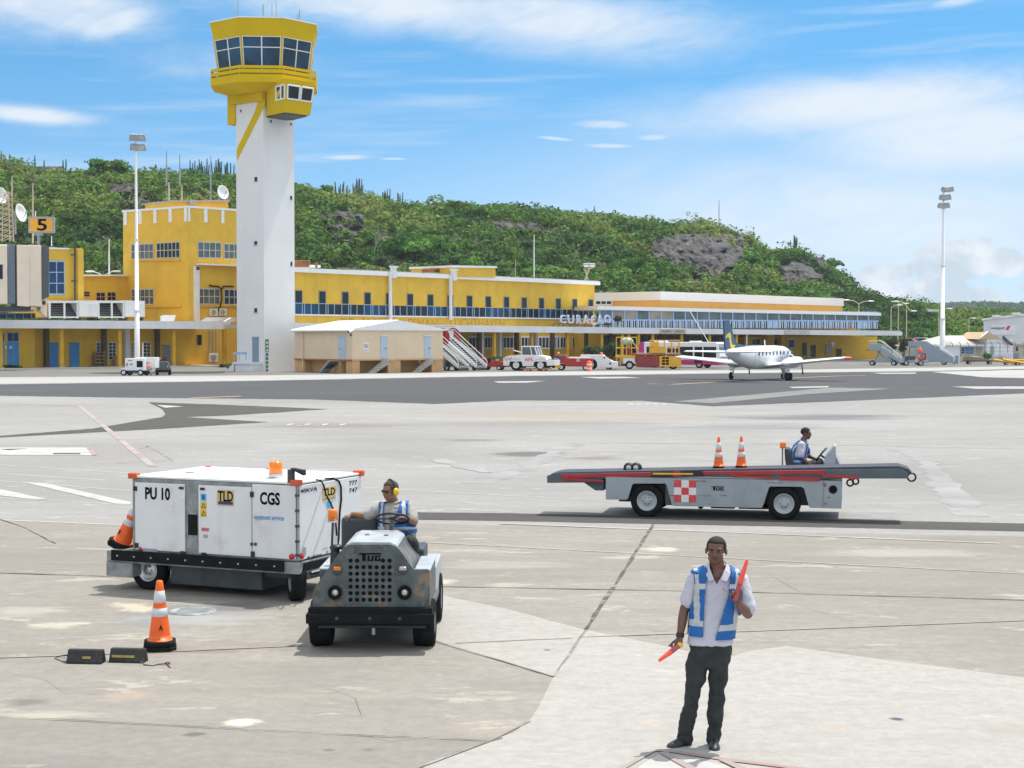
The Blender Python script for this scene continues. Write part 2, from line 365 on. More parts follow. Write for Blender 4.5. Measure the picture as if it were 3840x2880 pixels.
ST_FAR = [(*g3(70, 372), 180, 12, .0, .85, DK), (*g3(350, 390), 120, 10, 0, .7, BR), (*g3(1400, 212), 480, 15, .0, .9, (.17, .17, .18)), (*g3(1100, 255), 420, 16, .02, .6, (.20, .20, .21)),
          (*g3(300, 205), 600, 14, .0, .5, (.33, .26, .19)), (*g2(1500, 250), 330, 8, .0, .5, BR), (*g2(1700, 330), 380, 50, .1, .45, (.23, .22, .21)), (*g3(1800, 470), 300, 60, .0, .5, (.24, .23, .22)), (*g2(250, 400), 420, 70, .0, .5, (.25, .24, .23)), (*g2(900, 330), 300, 20, .0, .35, (.26, .25, .24)), (*g3(60, 240), 500, 10, 0, .5, (.24, .21, .18)),
          (*g2(380, 540), 300, 22, 0., .4, (.25, .24, .23)), (*g2(2050, 312), 110, 5, 0, .5, DK)]
ST_NEAR = [(*g4(120, 533), 80, 16, 0, .55, DK), (*g4(800, 672), 62, 11, 0, .8, DK), (*g4(1365, 738), 26, 5, 0, .6, DK), (*g4(1525, 735), 30, 5, 0, .55, DK), (*g4(640, 325), 130, 9, 0, .3, DK), (*g4(900, 325), 110, 8, 0, .35, DK),
           (*g4(790, 165), 330, 52, .0, .7, (.21, .22, .225)), (*g4(860, 190), 230, 24, .0, .5, (.42, .41, .40)), (*g4(1020, 140), 150, 18, 0, .5, (.12, .11, .12)), (*g4(520, 510), 90, 22, .2, .35, (.45, .33, .24)), (*g4(1000, 620), 85, 20, .15, .9, (.60, .55, .45)),
           (*g4(2020, 640), 150, 30, 0., .3, (.42, .35, .29)), (*g4(240, 215), 130, 18, .35, .6, (.52, .47, .38)), (*g4(560, 140), 95, 26, .6, .7, (.55, .49, .38)), (*g4(100, 160), 150, 20, .5, .4, (.5, .46, .4)), (*g5(300, 245), 110, 14, 0, .7, (.52, .49, .42)),
           (*g5(1020, 138), 90, 14, 0, .7, (.52, .49, .42)), (*g4(180, 590), 200, 16, 0, .5, (.5, .46, .38)), (*g5(1800, 150), 300, 20, 0, .35, (.47, .44, .4)), (*g5(500, 190), 260, 16, 0, .3, (.45, .42, .37))]
ST_LITE = [(*g5(655, 470), 26, 5, 0, .9, (.15, .15, .16)), (*zr(2200, 2450, 1.349)(1572, 338), 36, 9, 0, .95, (.10, .10, .14)), (*zr(2200, 2450, 1.349)(1250, 370), 60, 14, 0, .5, (.42, .33, .25)), (*zr(2200, 2450, 1.349)(2150, 390), 120, 30, 0, .6, (.33, .30, .27)),
           (*zr(2200, 2450, 1.349)(1850, 450), 160, 20, 0, .4, (.36, .33, .30)), (*zr(2200, 2450, 1.349)(330, 360), 60, 16, 0, .3, (.5, .4, .3)), (*g5(740, 450), 40, 6, .2, .4, (.28, .28, .28))]
CFAR = ground_mat('apron_concrete', (.332, .322, .31), ST_FAR, (.43, .415, .395), .14, .58, .6, .45)
CNEAR = ground_mat('aged_concrete', (.300, .277, .246), ST_NEAR, (.43, .40, .345), .19, .575, .6, .65)
CLITE = ground_mat('new_concrete', (.395, .375, .348), ST_LITE, (.45, .435, .41), .06, .60, .6, .18)
CPALE = ground_mat('pale_concrete', (.43, .42, .405), (), (.47, .46, .45), .06, .6, .5, .3)
ASPH = ground_mat('asphalt', (.105, .105, .11), (), (.14, .14, .14), .10, .62, .5, .3)
ASPD = ground_mat('worn_asphalt', (.105, .10, .095), (), (.16, .15, .14), .14, .6, .4, .3)
CBOT = ground_mat('corner_concrete', (.275, .257, .232), [(*g4(800, 672), 62, 11, 0, .8, DK), (*g4(1365, 738), 26, 5, 0, .6, DK), (*g4(1525, 735), 30, 5, 0, .55, DK)], (.36, .34, .31), .13, .62, .6, .6)
CEDGE = ground_mat('kerbside_concrete', (.215, .205, .19), (), (.33, .31, .28), .16, .57, .6, .5)
CMID = ground_mat('grey_concrete', (.245, .238, .228), (), (.34, .33, .31), .12, .62, .5, .4)
def jag(pts, amp=1.2, step=22.):
    out = []
    for i, a in enumerate(pts):
        b = pts[(i + 1) % len(pts)]; n = max(1, int(math.hypot(b[0] - a[0], (b[1] - a[1]) * 3) / step))
        for k in range(n):
            t = k / n; j = 0 if k == 0 else amp
            out.append((a[0] + (b[0] - a[0]) * t + rnd.uniform(-j, j) * 1.5, a[1] + (b[1] - a[1]) * t + rnd.uniform(-j, j) * .35))
    return out
def patch(name, pts, m, lay, amp=1.2, step=22.):
    b = MB(); b.quad([G(u, v) + Vector((0, 0, lay * .004)) for u, v in jag(pts, amp, step)], m); return struct(b.build(name))
def line(name, pts, w, m, lay, amp=0.):
    g = [G(u, v) for u, v in pts]; q = []
    for i in range(len(g) - 1):
        n = max(1, int((g[i + 1] - g[i]).length / .5)) if amp else 1
        for k in range(n):
            p = g[i].lerp(g[i + 1], k / n); t = (g[i + 1] - g[i]).normalized(); s = Vector((-t.y, t.x, 0)); q.append((p + s * rnd.uniform(-amp, amp), s * (w / 2 * (1 + rnd.uniform(-.5, .5) * bool(amp)))))
    t = (g[-1] - g[-2]).normalized(); q.append((g[-1], Vector((-t.y, t.x, 0)) * w / 2)); b = MB(); up = Vector((0, 0, lay * .004))
    vs = [p + s + up for p, s in q] + [p - s + up for p, s in q]; n = len(q)
    b.add(vs, [(i, i + n, i + n + 1, i + 1) for i in range(n - 1)], m); return struct(b.build(name))
b = MB(); b.quad([(-2500, -300, 0), (2500, -300, 0), (2500, 5000, 0), (-2500, 5000, 0)], CFAR); struct(b.build('ground'))
PW = M('worn_white_marking', (.46, .45, .43), .9, var=.15, sc=.8, dirt=.85, dcol=(.34, .33, .31), dsc=.8, dth=.47)
PY = M('worn_yellow_marking', (.60, .46, .20), .8, var=.15, sc=.8, dirt=.5, dcol=(.30, .28, .25), dsc=.8, dth=.5)
PR = M('worn_red_marking', (.34, .225, .20), .85, var=.2, sc=.8, dirt=.85, dcol=(.31, .285, .26), dsc=.9, dth=.47)
PRF = M('faint_red_marking', (.35, .27, .255), .9, var=.2, sc=.8, dirt=.85, dcol=(.345, .335, .325), dsc=.5, dth=.45)
PRN = M('rubbed_red_marking', (.33, .235, .21), .9, var=.2, sc=.8, dirt=.9, dcol=(.30, .275, .245), dsc=1.2, dth=.42)
SMR = M('tyre_smear', (.275, .268, .26), .95, var=.12, sc=.6, dirt=.8, dcol=(.335, .325, .315), dsc=.5, dth=.5)
JNT = M('joint_filler', (.085, .08, .075), .9, var=.3, sc=2, dirt=.7, dcol=(.3, .27, .23), dsc=2., dth=.5)
JNL = M('weathered_joint', (.22, .20, .18), .9, var=.2, sc=2, dirt=.8, dcol=(.36, .33, .28), dsc=2., dth=.5)
# --- taxi lane and patches
patch('asphalt_lane', [g2(-60, 72), g2(1100, 56), g2(2212, 35), g3(900, 24), g3(1800, 14), g3(2300, 2), g3(2300, 106), g3(1700, 132), g3(870, 166), g3(560, 142), g3(0, 140), g2(1880, 156), g2(1350, 136), g2(520, 128), g2(-60, 119)], ASPH, 1)
patch('pale_strip', [g2(-60, 42), g2(1100, 34), g2(2212, 18), g3(1100, 10), g3(2300, -8), g3(2300, 1), g3(1800, 12.5), g3(900, 22), g2(2212, 33), g2(1100, 53.5), g2(-60, 69)], CPALE, 1, .6)
patch('kerbside_strip', [(-100, 1340), (1700, 1352), (3840, 1330), g3(2300, -10), g3(1100, 8), g2(2212, 15), g2(1100, 31), g2(-60, 39)], CEDGE, 1, .6)
patch('asphalt_wedge', [g2(640, 148), g2(1000, 160), g2(1420, 178), g2(1000, 205), g2(800, 212), g2(1160, 234), g2(720, 262), g2(200, 290), g2(-60, 304), g2(-60, 298), g2(400, 262), g2(700, 212), g2(715, 200), g2(700, 178)], ASPD, 1)
patch('painted_triangle', [g2(676, 160), g2(792, 166), g2(715, 172)], PW, 2, .5)
patch('concrete_patch', [g3(700, 145), g3(1380, 85), g3(1640, 90), g3(1290, 112), g3(870, 152)], CMID, 2)
patch('concrete_patch', [g3(1900, 80), g3(2300, 80), g3(2300, 90), g3(2000, 90)], CPALE, 2)
patch('concrete_patch', [g3(1810, 17), g3(2300, 6), g3(2300, 46), g3(2030, 40)], CPALE, 2)
patch('concrete_patch', [g3(290, 39), g3(480, 38), g3(560, 43), g3(380, 46)], CPALE, 2, .5)
patch('concrete_patch', [g3(1555, 21), g3(1750, 20), g3(1740, 25), g3(1600, 26)], CPALE, 2, .5)
patch('concrete_patch', [g3(1195, 82), g3(1370, 78), g3(1365, 84), g3(1215, 87)], CPALE, 2, .5)
patch('concrete_patch', [g3(-80, 58), g3(150, 56), g3(60, 64), g3(-60, 64)], CPALE, 2, .5)
line('yellow_line', [g3(590, 68), g3(690, 71), g3(880, 61)], .35, PY, 2)
line('yellow_line', [g3(1190, 44), g3(1420, 34), g3(1530, 32)], .35, PY, 2)
line('yellow_line', [g2(820, 130), g2(1040, 122)], .4, PY, 2)
patch('apron_strip', [g2(1560, 622), g2(1810, 624), g3(0, 628), g3(2300, 674), g3(2300, 708), g3(0, 662), g2(1560, 652)], ASPD, 1)
patch('apron_slab', [g2(-80, 652), g2(560, 676), g2(1600, 672), g3(0, 680), g3(600, 700), g3(2300, 730), (3950, 3100), (-120, 3100)], CNEAR, 1)
patch('new_slab', [dd(936, 1283), dd(1100, 1318), dd(1265, 1362), dd(1420, 1393), dd(1560, 1425), dd(1620, 1407), dd(1700, 1397), dd(1900, 1425), dd(2300, 1476), dd(2300, 1780), dd(840, 1780), dd(920, 1650), dd(1060, 1600), dd(1110, 1585), dd(1150, 1550), dd(1165, 1525), dd(1196, 1463), dd(1080, 1428), dd(936, 1383)], CLITE, 2)
patch('apron_slab', [dd(-60, 1549), dd(400, 1573), dd(800, 1594), dd(1058, 1602), dd(920, 1650), dd(840, 1780), dd(-60, 1780)], CBOT, 2)
# --- joints
line('slab_joint', [dd(1411, 1134), dd(1265, 1362)], .05, JNT, 3, .01)
line('slab_joint', [dd(1265, 1362), dd(1196, 1463)], .03, JNL, 3, .01)
line('slab_joint', [dd(930, 1268), dd(1600, 1280), dd(2260, 1299)], .035, JNT, 3, .008)
line('slab_joint', [dd(-60, 1237), dd(230, 1246), dd(640, 1262)], .035, JNT, 3, .008)
line('slab_joint', [dd(-60, 1547), dd(400, 1572), dd(800, 1593), dd(960, 1599), dd(1056, 1603), dd(1085, 1597)], .018, JNT, 4, .012)
line('slab_joint', [dd(936, 1385), dd(1080, 1429), dd(1196, 1464)], .016, JNL, 4, .01)
line('slab_joint', [dd(1145, 1560), dd(1060, 1604), dd(905, 1662)], .016, JNL, 4, .01)
line('slab_joint', [g2(0, 655), g2(100, 690), g2(240, 760)], .025, JNT, 3, .01)
line('slab_joint', [g3(250, 325), g3(1200, 330), g3(2300, 352)], .06, JNL, 1, .01)
line('slab_joint', [g2(560, 365), g2(640, 338), g2(750, 402), g2(500, 412)], .06, JNL, 1, .01)
# --- painted lines
for nm, pts, w, m, lay in (
    ('white_line', [dd(905, 1172), dd(2260, 1243)], .045, PW, 3), ('white_line', [dd(1080, 1132), dd(1600, 1152), dd(2160, 1175)], .10, PW, 3),
    ('white_line', [g2(-60, 415), g2(800, 470), g2(1300, 500), g2(2212, 553)], .09, PW, 1), ('white_line', [g2(-60, 452), g2(465, 486)], .10, PW, 1), ('white_line', [g2(-60, 484), g2(560, 530)], .08, PW, 1),
    ('white_line', [g2(-60, 558), g2(560, 592)], .08, PW, 1), ('white_line', [g2(-60, 655), g2(560, 680)], .10, PW, 2), ('white_line', [g3(0, 553), g3(420, 574)], .07, PW, 1), ('white_line', [g3(1150, 620), g3(1550, 640)], .05, PW, 1),
    ('white_line', [g2(1560, 600), g2(1800, 604), g2(2212, 622)], .07, PW, 1),
    ('red_line', [g2(-60, 150), g2(345, 166), g2(660, 426)], .22, PRF, 2), ('red_line', [dd(985, 1391), dd(1235, 1380)], .04, PR, 3), ('red_line', [dd(-40, 1424), dd(300, 1412), dd(660, 1396)], .04, PRN, 3),
    ('red_line', [dd(1250, 1378), dd(1700, 1362), dd(2260, 1340)], .04, PRN, 3)):
    line(nm, pts, w, m, lay)
patch('painted_chevron', [g2(90, 492), g2(200, 500), g2(565, 580), g2(565, 592), g2(490, 586)], PW, 2, .8)
patch('painted_chevron', [g2(-60, 516), g2(30, 530), g2(210, 570), g2(120, 566), g2(-60, 545)], PW, 2, .8)
patch('painted_box', [g2(-60, 344), g2(375, 344), g2(415, 378), g2(-60, 376)], PW, 2, .6)
patch('painted_box_end', [g2(372, 344), g2(395, 344), g2(422, 378), g2(398, 378)], PR, 3, .4)
patch('painted_box_mark', [g2(228, 369), g2(345, 369), g2(348, 374), g2(230, 374)], ASPD, 3, .4)
patch('painted_box_mark', [g2(0, 352), g2(120, 349), g2(40, 356)], ASPD, 3, .4)
for k in range(7):
    x = 1235 + k * 38; patch('painted_disc_mark', [g2(x, 244 + (k % 2) * 5), g2(x + 30, 240 + (k % 2) * 6), g2(x + 34, 244 + (k % 2) * 6), g2(x + 8, 249 + (k % 2) * 4)], PW if k % 2 == 0 else PR, 2, .3)
for k in range(5):
    x = 500 + k * 36; patch('painted_disc_mark', [g3(x, 153 + k * .5), g3(x + 22, 151.5 + k * .5), g3(x + 26, 155 + k * .5), g3(x + 6, 157 + k * .5)], PW, 2, .2)
f6 = zr(2200, 2450, 1.349)
line('red_line', [f6(120, 620), f6(350, 498), f6(430, 503), f6(700, 545), f6(1150, 600)], .075, PR, 4); line('red_line', [f6(385, 510), f6(560, 610)], .08, PR, 5); line('red_line', [f6(690, 548), f6(850, 625)], .08, PR, 5)
patch('painted_box', [f6(290, 560), f6(370, 515), f6(700, 570), f6(820, 640), f6(200, 640)], M('faint_white_marking', (.46, .45, .44), .9, var=.1, sc=1, dirt=.8, dcol=(.40, .38, .355), dsc=1.5, dth=.47), 3, .8)
line('resealed_strip', [g3(-160, 500), g3(40, 435), g3(270, 325)], .62, SMR, 1, .05); line('resealed_strip', [g3(1660, 342), g3(1790, 400), g3(1880, 520), g3(1990, 640)], .62, SMR, 1, .05); line('resealed_strip', [g2(1880, 395), g2(2010, 430), g2(2120, 452)], .5, SMR, 2, .05)
for pts in ([g4(1490, 668), g4(1620, 700), g4(1730, 690)], [g4(60, 420), g4(180, 445), g4(260, 500), g4(420, 505)], [g5(520, 520), g5(690, 560)], [g5(1500, 330), g5(1640, 372), g5(1880, 385)], [g4(1340, 470), g4(1480, 520), g4(1500, 590)], [g5(1180, 190), g5(1390, 228), g5(1480, 280)]): line('crack', pts, .006, JNL, 5, .03)
# --- manhole cover in the dark patch beside the cone
mc = G(*g4(800, 160)); b = MB(); b.lathe([(.30, .0), (.30, .012), (.27, .013), (.26, .010), (.01, .011)], (mc.x, mc.y, .004), 'z', M('cover_iron', (.35, .36, .37), .6, .3, var=.4, sc=6), 28)
for k in range(-3, 4): b.box(mc.x - .2, mc.x + .2, mc.y + k * .06 - .012, mc.y + k * .06 + .012, .012, .018, GRY)
tag(b.build('manhole_cover'), 'round worn metal manhole cover in the stained slab behind the lone traffic cone', 'manhole cover')
# ================================================================== HILLS
SKY_L = [(-300, 345), (0, 352), (50, 360), (110, 366), (160, 368), (200, 362), (250, 364), (290, 376), (330, 376), (400, 379), (450, 385), (510, 388), (640, 406), (680, 412), (710, 424), (790, 430), (865, 443), (915, 446), (985, 438), (1037, 443), (1095, 448),
         (1165, 459), (1243, 474), (1308, 470), (1390, 484), (1490, 497), (1560, 503), (1610, 527), (1660, 546), (1690, 549), (1712, 538), (1750, 553), (1790, 574), (1820, 593), (1835, 612), (1850, 626), (1900, 644), (1960, 658), (2010, 668), (2100, 676), (2300, 690), (2600, 705)]
sx_ = np.array([p[0] * 1.736 for p in SKY_L]); sv_ = np.array([p[1] * 1.736 for p in SKY_L])
def ridge(u): return float(np.interp(u, sx_, sv_))
def ridgeY(u): return 415 + max(0, u - 500) * .035
def hill_z(u, t):                        # t: 0 foot .. 1 ridge ..
    Yr = ridgeY(u); zr_ = CH + (HV - ridge(u)) * Yr / CF - 2.6; zr_ = max(zr_, 1.5)
    return zr_ * (math.sin(max(0., min(t, 1)) * math.pi / 2) ** 1.15 if t <= 1 else max(0., 1 - (t - 1) * .35))
def hill_pt(u, t):
    Yf = 292 + max(0, u - 1500) * .02; Yr = ridgeY(u); Y = Yf + (Yr - Yf) * t; X = (u - 1920) / CF * Y
    n = mnoise.fractal(Vector((X * .03, Y * .03, .3)), 1, 2, 4) * 3.2 * math.sin(min(t, 1) * math.pi)
    return Vector((X, Y, max(-.5, hill_z(u, t) + n)))
HILL = M('hill_soil', (.085, .105, .040), .95, var=.5, sc=.12, dirt=.5, dcol=(.20, .17, .13), dsc=.06, dth=.52)
b = MB(); US = list(range(-520, 4300, 40)); TS = [-.05 + k * .045 for k in range(36)]; n = len(TS)
b.add([hill_pt(u, t) for u in US for t in TS], [(i * n + j, (i + 1) * n + j, (i + 1) * n + j + 1, i * n + j + 1) for i in range(len(US) - 1) for j in range(n - 1)], HILL, True)
struct(b.build('hill'))
# far ridge beyond the airfield
FARH = M('far_hill_scrub', (.05, .10, .055), .95, var=.45, sc=.02, bump=.8, bsc=.06)
b = MB(); US = list(range(2700, 5400, 60)); TS = [k / 14 for k in range(22)]; n = len(TS)
fr_u = [2700, 3200, 3380, 3480, 3600, 3720, 3840, 4100, 5400]; fr_v = [1175, 1160, 1153, 1147, 1141, 1139, 1147, 1160, 1190]
def far_pt(u, t):
    Y = 900 + t * 1300; zr_ = CH + (HV - np.interp(u, fr_u, fr_v)) * 2200 / CF - 3; z = zr_ * (math.sin(min(t, 1) * math.pi / 2) ** 1.6 if t <= 1 else 1 - (t - 1))
    return Vector(((u - 1920) / CF * Y, Y, z + mnoise.noise(Vector((u * .01, Y * .008, 2))) * 3 * min(1, t * 2)))
b.add([far_pt(u, t) for u in US for t in TS], [(i * n + j, (i + 1) * n + j, (i + 1) * n + j + 1, i * n + j + 1) for i in range(len(US) - 1) for j in range(n - 1)], FARH, True)
struct(b.build('far_hill'))
# --- rock faces standing out of the scrub
def rock_mat():
    m = M('limestone', (.085, .076, .070), .95, var=.6, sc=.5, dirt=.95, dcol=(.018, .017, .017), dsc=.30, dth=.45, bump=1., bsc=1.2, streak=.6, scol=(.03, .028, .027)); return m  # crevice shade painted into the stone colour as dark blotches and streaks
ROCK = rock_mat()
ROCKS = []                               # (u, v, half width, half height) keep-out ellipses for the scrub
def hill_at(u, v):                       # where the sight line meets the hill
    lo = None
    for k in range(0, 120):
        t = k / 100; p = hill_pt(u, t); vv = HV - (p.z - CH) * CF / p.y
        if vv <= v: return p, t
    return hill_pt(u, 1), 1
def pdist(pts, u, v):                    # signed distance to an outline, inside positive
    d = 1e9; c = False; n = len(pts)
    for i in range(n):
        (x1, y1), (x2, y2) = pts[i], pts[(i + 1) % n]; ex, ey = x2 - x1, y2 - y1; t = max(0, min(1, ((u - x1) * ex + (v - y1) * ey) / (ex * ex + ey * ey + 1e-9))); d = min(d, math.hypot(u - x1 - ex * t, v - y1 - ey * t))
        if (y1 > v) != (y2 > v) and u < ex * (v - y1) / (ey or 1e-9) + x1: c = not c
    return d if c else -d
def rock(pts, seed, out=5.):
    us = [p[0] for p in pts]; vs = [p[1] for p in pts]; uc, vc = sum(us) / len(us), sum(vs) / len(vs)
    hw, hh = (max(us) - min(us)) / 2, (max(vs) - min(vs)) / 2; um, vm = (max(us) + min(us)) / 2, (max(vs) + min(vs)) / 2; ROCKS.append((pts, uc, vc)); Yb = hill_at(uc, max(vs))[0].y; Yt = hill_at(uc, min(vs))[0].y
    NI, NJ = max(24, int(hw / 4.5)), max(14, int(hh / 4)); vsx = []; w = min(hw, hh) * .45
    for i in range(NI + 1):
        for j in range(NJ + 1):
            u = um + (i / NI * 2 - 1) * (hw + 26); v = vm + (j / NJ * 2 - 1) * (hh + 22); r = ray(u, v); sd = pdist(pts, u, v) + mnoise.noise(Vector((u * .05, v * .05, seed))) * w * .55
            fb = mnoise.fractal(Vector((u * .03 + seed, v * .010, seed)), 1, 2.1, 7); rg = abs(mnoise.noise(Vector((u * .022, v * .03, seed + 5)))); fi = mnoise.fractal(Vector((u * .12, v * .06, seed + 9)), 1, 2, 4)
            c = (v - (vm - hh)) / (2 * hh); k = max(-1., min(1., sd / w)); Y = Yb + (Yt - Yb) * max(0, .55 - c * .55) - 1.5 - max(0, k) ** .5 * out - fb * 5.5 + rg * 9 - fi * 2.2 + (-k * 26 if k < 0 else 0); vsx.append(CAM + r * (Y / r.y))
    n = NJ + 1; b = MB(); b.add(vsx, [(i * n + j, (i + 1) * n + j, (i + 1) * n + j + 1, i * n + j + 1) for i in range(NI) for j in range(NJ)], ROCK, False)
    struct(b.build('rock_face'))
for k, pts in enumerate(([dd(1400, 545), dd(1420, 520), dd(1500, 518), dd(1560, 545), dd(1590, 560), dd(1575, 600), dd(1545, 622), dd(1480, 618), dd(1440, 590)], [dd(678, 470), dd(730, 455), dd(785, 468), dd(780, 510), dd(755, 538), dd(700, 535)],
        [dd(1690, 590), dd(1712, 568), dd(1732, 575), dd(1765, 598), dd(1730, 622), dd(1690, 622)], [dd(990, 480), dd(1030, 476), dd(1160, 482), dd(1170, 500), dd(1060, 505)], [dd(0, 372), dd(120, 385), dd(110, 410), dd(0, 405)],
        [dd(190, 388), dd(300, 400), dd(330, 440), dd(230, 425)], [dd(235, 440), dd(310, 425), dd(320, 455), dd(250, 470)], [dd(1160, 487), dd(1240, 492), dd(1235, 510), dd(1170, 506)], [dd(1110, 515), dd(1170, 518), dd(1170, 530), dd(1120, 530)])):
    rock(pts, k * 3.7 + 1, 7 if k == 0 else 4)
def inside(u, v):
    for pts, uc, vc in ROCKS:
        n = len(pts); c = False
        for i in range(n):
            (x1, y1), (x2, y2) = pts[i], pts[(i + 1) % n]
            if (y1 > v) != (y2 > v) and u < (x2 - x1) * (v - y1) / (y2 - y1) + x1: c = not c
        if c: return True
    return False
# --- foliage: many small leaf clumps through each crown
def leaf_mat(name, c1, c2, c3, sc, bsc=.35):
    m = bpy.data.materials.new(name); m.use_nodes = True; nt = m.node_tree; b = nt.nodes['Principled BSDF']; N = nt.nodes.new; L = nt.links.new
    b.inputs['Roughness'].default_value = .7; b.inputs['Specular IOR Level'].default_value = .2
    tc = N('ShaderNodeTexCoord'); n = N('ShaderNodeTexNoise'); n.inputs['Scale'].default_value = sc; n.inputs['Detail'].default_value = 3; L(tc.outputs['Object'], n.inputs['Vector'])
    r = N('ShaderNodeValToRGB'); e = r.color_ramp.elements; e[0].position = .34; e[0].color = (*c1, 1); e[1].position = .66; e[1].color = (*c3, 1); q = e.new(.5); q.color = (*c2, 1); L(n.outputs[0], r.inputs[0])
    g = N('ShaderNodeNewGeometry'); mr = N('ShaderNodeMapRange'); L(g.outputs['Random Per Island'], mr.inputs[0]); mr.inputs[3].default_value = .85; mr.inputs[4].default_value = 1.15
    mx = N('ShaderNodeMix'); mx.data_type = 'RGBA'; mx.blend_type = 'MULTIPLY'; mx.inputs[0].default_value = 1; L(r.outputs[0], mx.inputs[6]); n2 = N('ShaderNodeTexNoise'); n2.inputs['Scale'].default_value = bsc; n2.inputs['Detail'].default_value = 1; L(tc.outputs['Object'], n2.inputs['Vector']); m2_ = N('ShaderNodeMapRange'); L(n2.outputs[0], m2_.inputs[0]); m2_.inputs[1].default_value = .35; m2_.inputs[2].default_value = .65; m2_.inputs[3].default_value = .5; m2_.inputs[4].default_value = 1.4; mm = N('ShaderNodeMath'); mm.operation = 'MULTIPLY'; L(mr.outputs[0], mm.inputs[0]); L(m2_.outputs[0], mm.inputs[1]); L(mm.outputs[0], mx.inputs[7]); L(mx.outputs[2], b.inputs['Base Color'])
    tr = N('ShaderNodeBsdfTranslucent'); L(mx.outputs[2], tr.inputs[0]); ms = N('ShaderNodeMixShader'); ms.inputs[0].default_value = .3; L(b.outputs[0], ms.inputs[1]); L(tr.outputs[0], ms.inputs[2]); L(ms.outputs[0], nt.nodes['Material Output'].inputs[0])
    _M[name] = m; return m
rs = np.random.RandomState(11)
def clump(c, r, n, size, shell=.55, lump=.35):
    """n leaf-clump quads through the upper shell of a crown; returns (n*4, 3)"""
    d = rs.normal(size=(n, 3)); d[:, 2] = np.abs(d[:, 2]) * .9 - .15; d /= np.linalg.norm(d, axis=1, keepdims=True)
    k = rs.normal(size=(7, 3)); k /= np.linalg.norm(k, axis=1, keepdims=True); w = (np.clip(d @ k.T, 0, 1) ** 5).max(1)
    rad = (shell + (1.02 - shell) * rs.rand(n) ** .5) * (1 - lump + lump * 1.5 * w); p = np.array(c) + d * rad[:, None] * np.array(r)
    nn = d * .9 + rs.normal(size=(n, 3)) * .38; nn[:, 2] += .2; nn /= np.linalg.norm(nn, axis=1, keepdims=True)
    t = np.cross(nn, rs.normal(size=(n, 3))); t /= np.linalg.norm(t, axis=1, keepdims=True); bt = np.cross(nn, t)
    s = size * (.55 + .9 * rs.rand(n))[:, None]; e = .55 + .45 * rs.rand(n)[:, None]
    return np.stack([p - t * s, p - bt * s * e, p + t * s, p + bt * s * e], 1).reshape(-1, 3)
def leaf_obj(name, quads, m, parent=None):
    v = np.concatenate(quads).astype(np.float32); k = len(v) // 4; me = bpy.data.meshes.new(name); me.vertices.add(len(v)); me.vertices.foreach_set('co', v.ravel())
    me.loops.add(k * 4); me.loops.foreach_set('vertex_index', np.arange(k * 4, dtype=np.int32)); me.polygons.add(k); me.polygons.foreach_set('loop_start', np.arange(0, k * 4, 4, dtype=np.int32))
    me.materials.append(m); me.update(); me.validate(); o = bpy.data.objects.new(name, me); col.objects.link(o); o.parent = parent; return o
SCRUB = leaf_mat('hill_scrub_leaves', (.028, .080, .014), (.090, .195, .022), (.21, .265, .060), .04)
GREEN = leaf_mat('bright_leaves', (.045, .13, .016), (.085, .21, .022), (.14, .27, .04), .12)
DARKL = leaf_mat('dark_leaves', (.025, .06, .022), (.045, .095, .03), (.075, .13, .04), .12)
OLIVE = leaf_mat('olive_leaves', (.05, .07, .03), (.09, .11, .05), (.13, .14, .07), .15)
qs = []; hr = random.Random(5)
for _ in range(4000):
    u = hr.uniform(-260, 3800); t = hr.random() ** .8 * 1.08; p = hill_pt(u, t); v = HV - (p.z + 1 - CH) * CF / p.y
    if v > 1320 or (inside(u, v) and hr.random() < (.86 if u > 2400 else .75)): continue
    dens = mnoise.noise(Vector((u * .004, t * 3, 1)))
    if t > .9 and hr.random() < .45: continue
    r = hr.uniform(1.3, 3.4) * (1.15 if dens > 0 else .8) * (1.25 if hr.random() < .15 else 1); 
    if t > .86: r *= .8
    qs.append(clump((p.x, p.y, p.z + r * .25), (r * 1.25, r * 1.25, r * hr.uniform(.75, 1.1)), int(62 * r), hr.uniform(.30, .46), .80, .38))
tag(leaf_obj('hillside_scrub', qs, SCRUB), 'dense green scrub covering the long hill behind the terminal', 'scrub', kind='stuff')
qs = []
for _ in range(1500):                    # woods on the flat to the right, behind the arrivals hall, and up the far ridge
    u = hr.uniform(3150, 4300); Y = hr.uniform(380, 820); X = (u - 1920) / CF * Y; r = hr.uniform(2.2, 4.2)
    qs.append(clump((X, Y, 2.5 + r * .3), (r * 1.5, r * 1.3, r * .8), 70, .62, .5, .3))
tag(leaf_obj('lowland_wood', qs, SCRUB), 'flat-topped green wood on the low ground at the far right below the distant ridge', 'wood', kind='stuff')
qs = []
for _ in range(3800):
    u = hr.uniform(2950, 4400); t = hr.random() * 1.02; p = far_pt(u, t); r = hr.uniform(3., 6) * (.8 + t * .5); qs.append(clump((p.x, p.y, p.z + r * .05), (r * 1.6, r * 1.6, r * .6), 16, r * .30, .6, .3))
tag(leaf_obj('far_wood', qs, DARKL), 'hazy dark green bush over the distant low ridge at the far right', 'wood', kind='stuff')
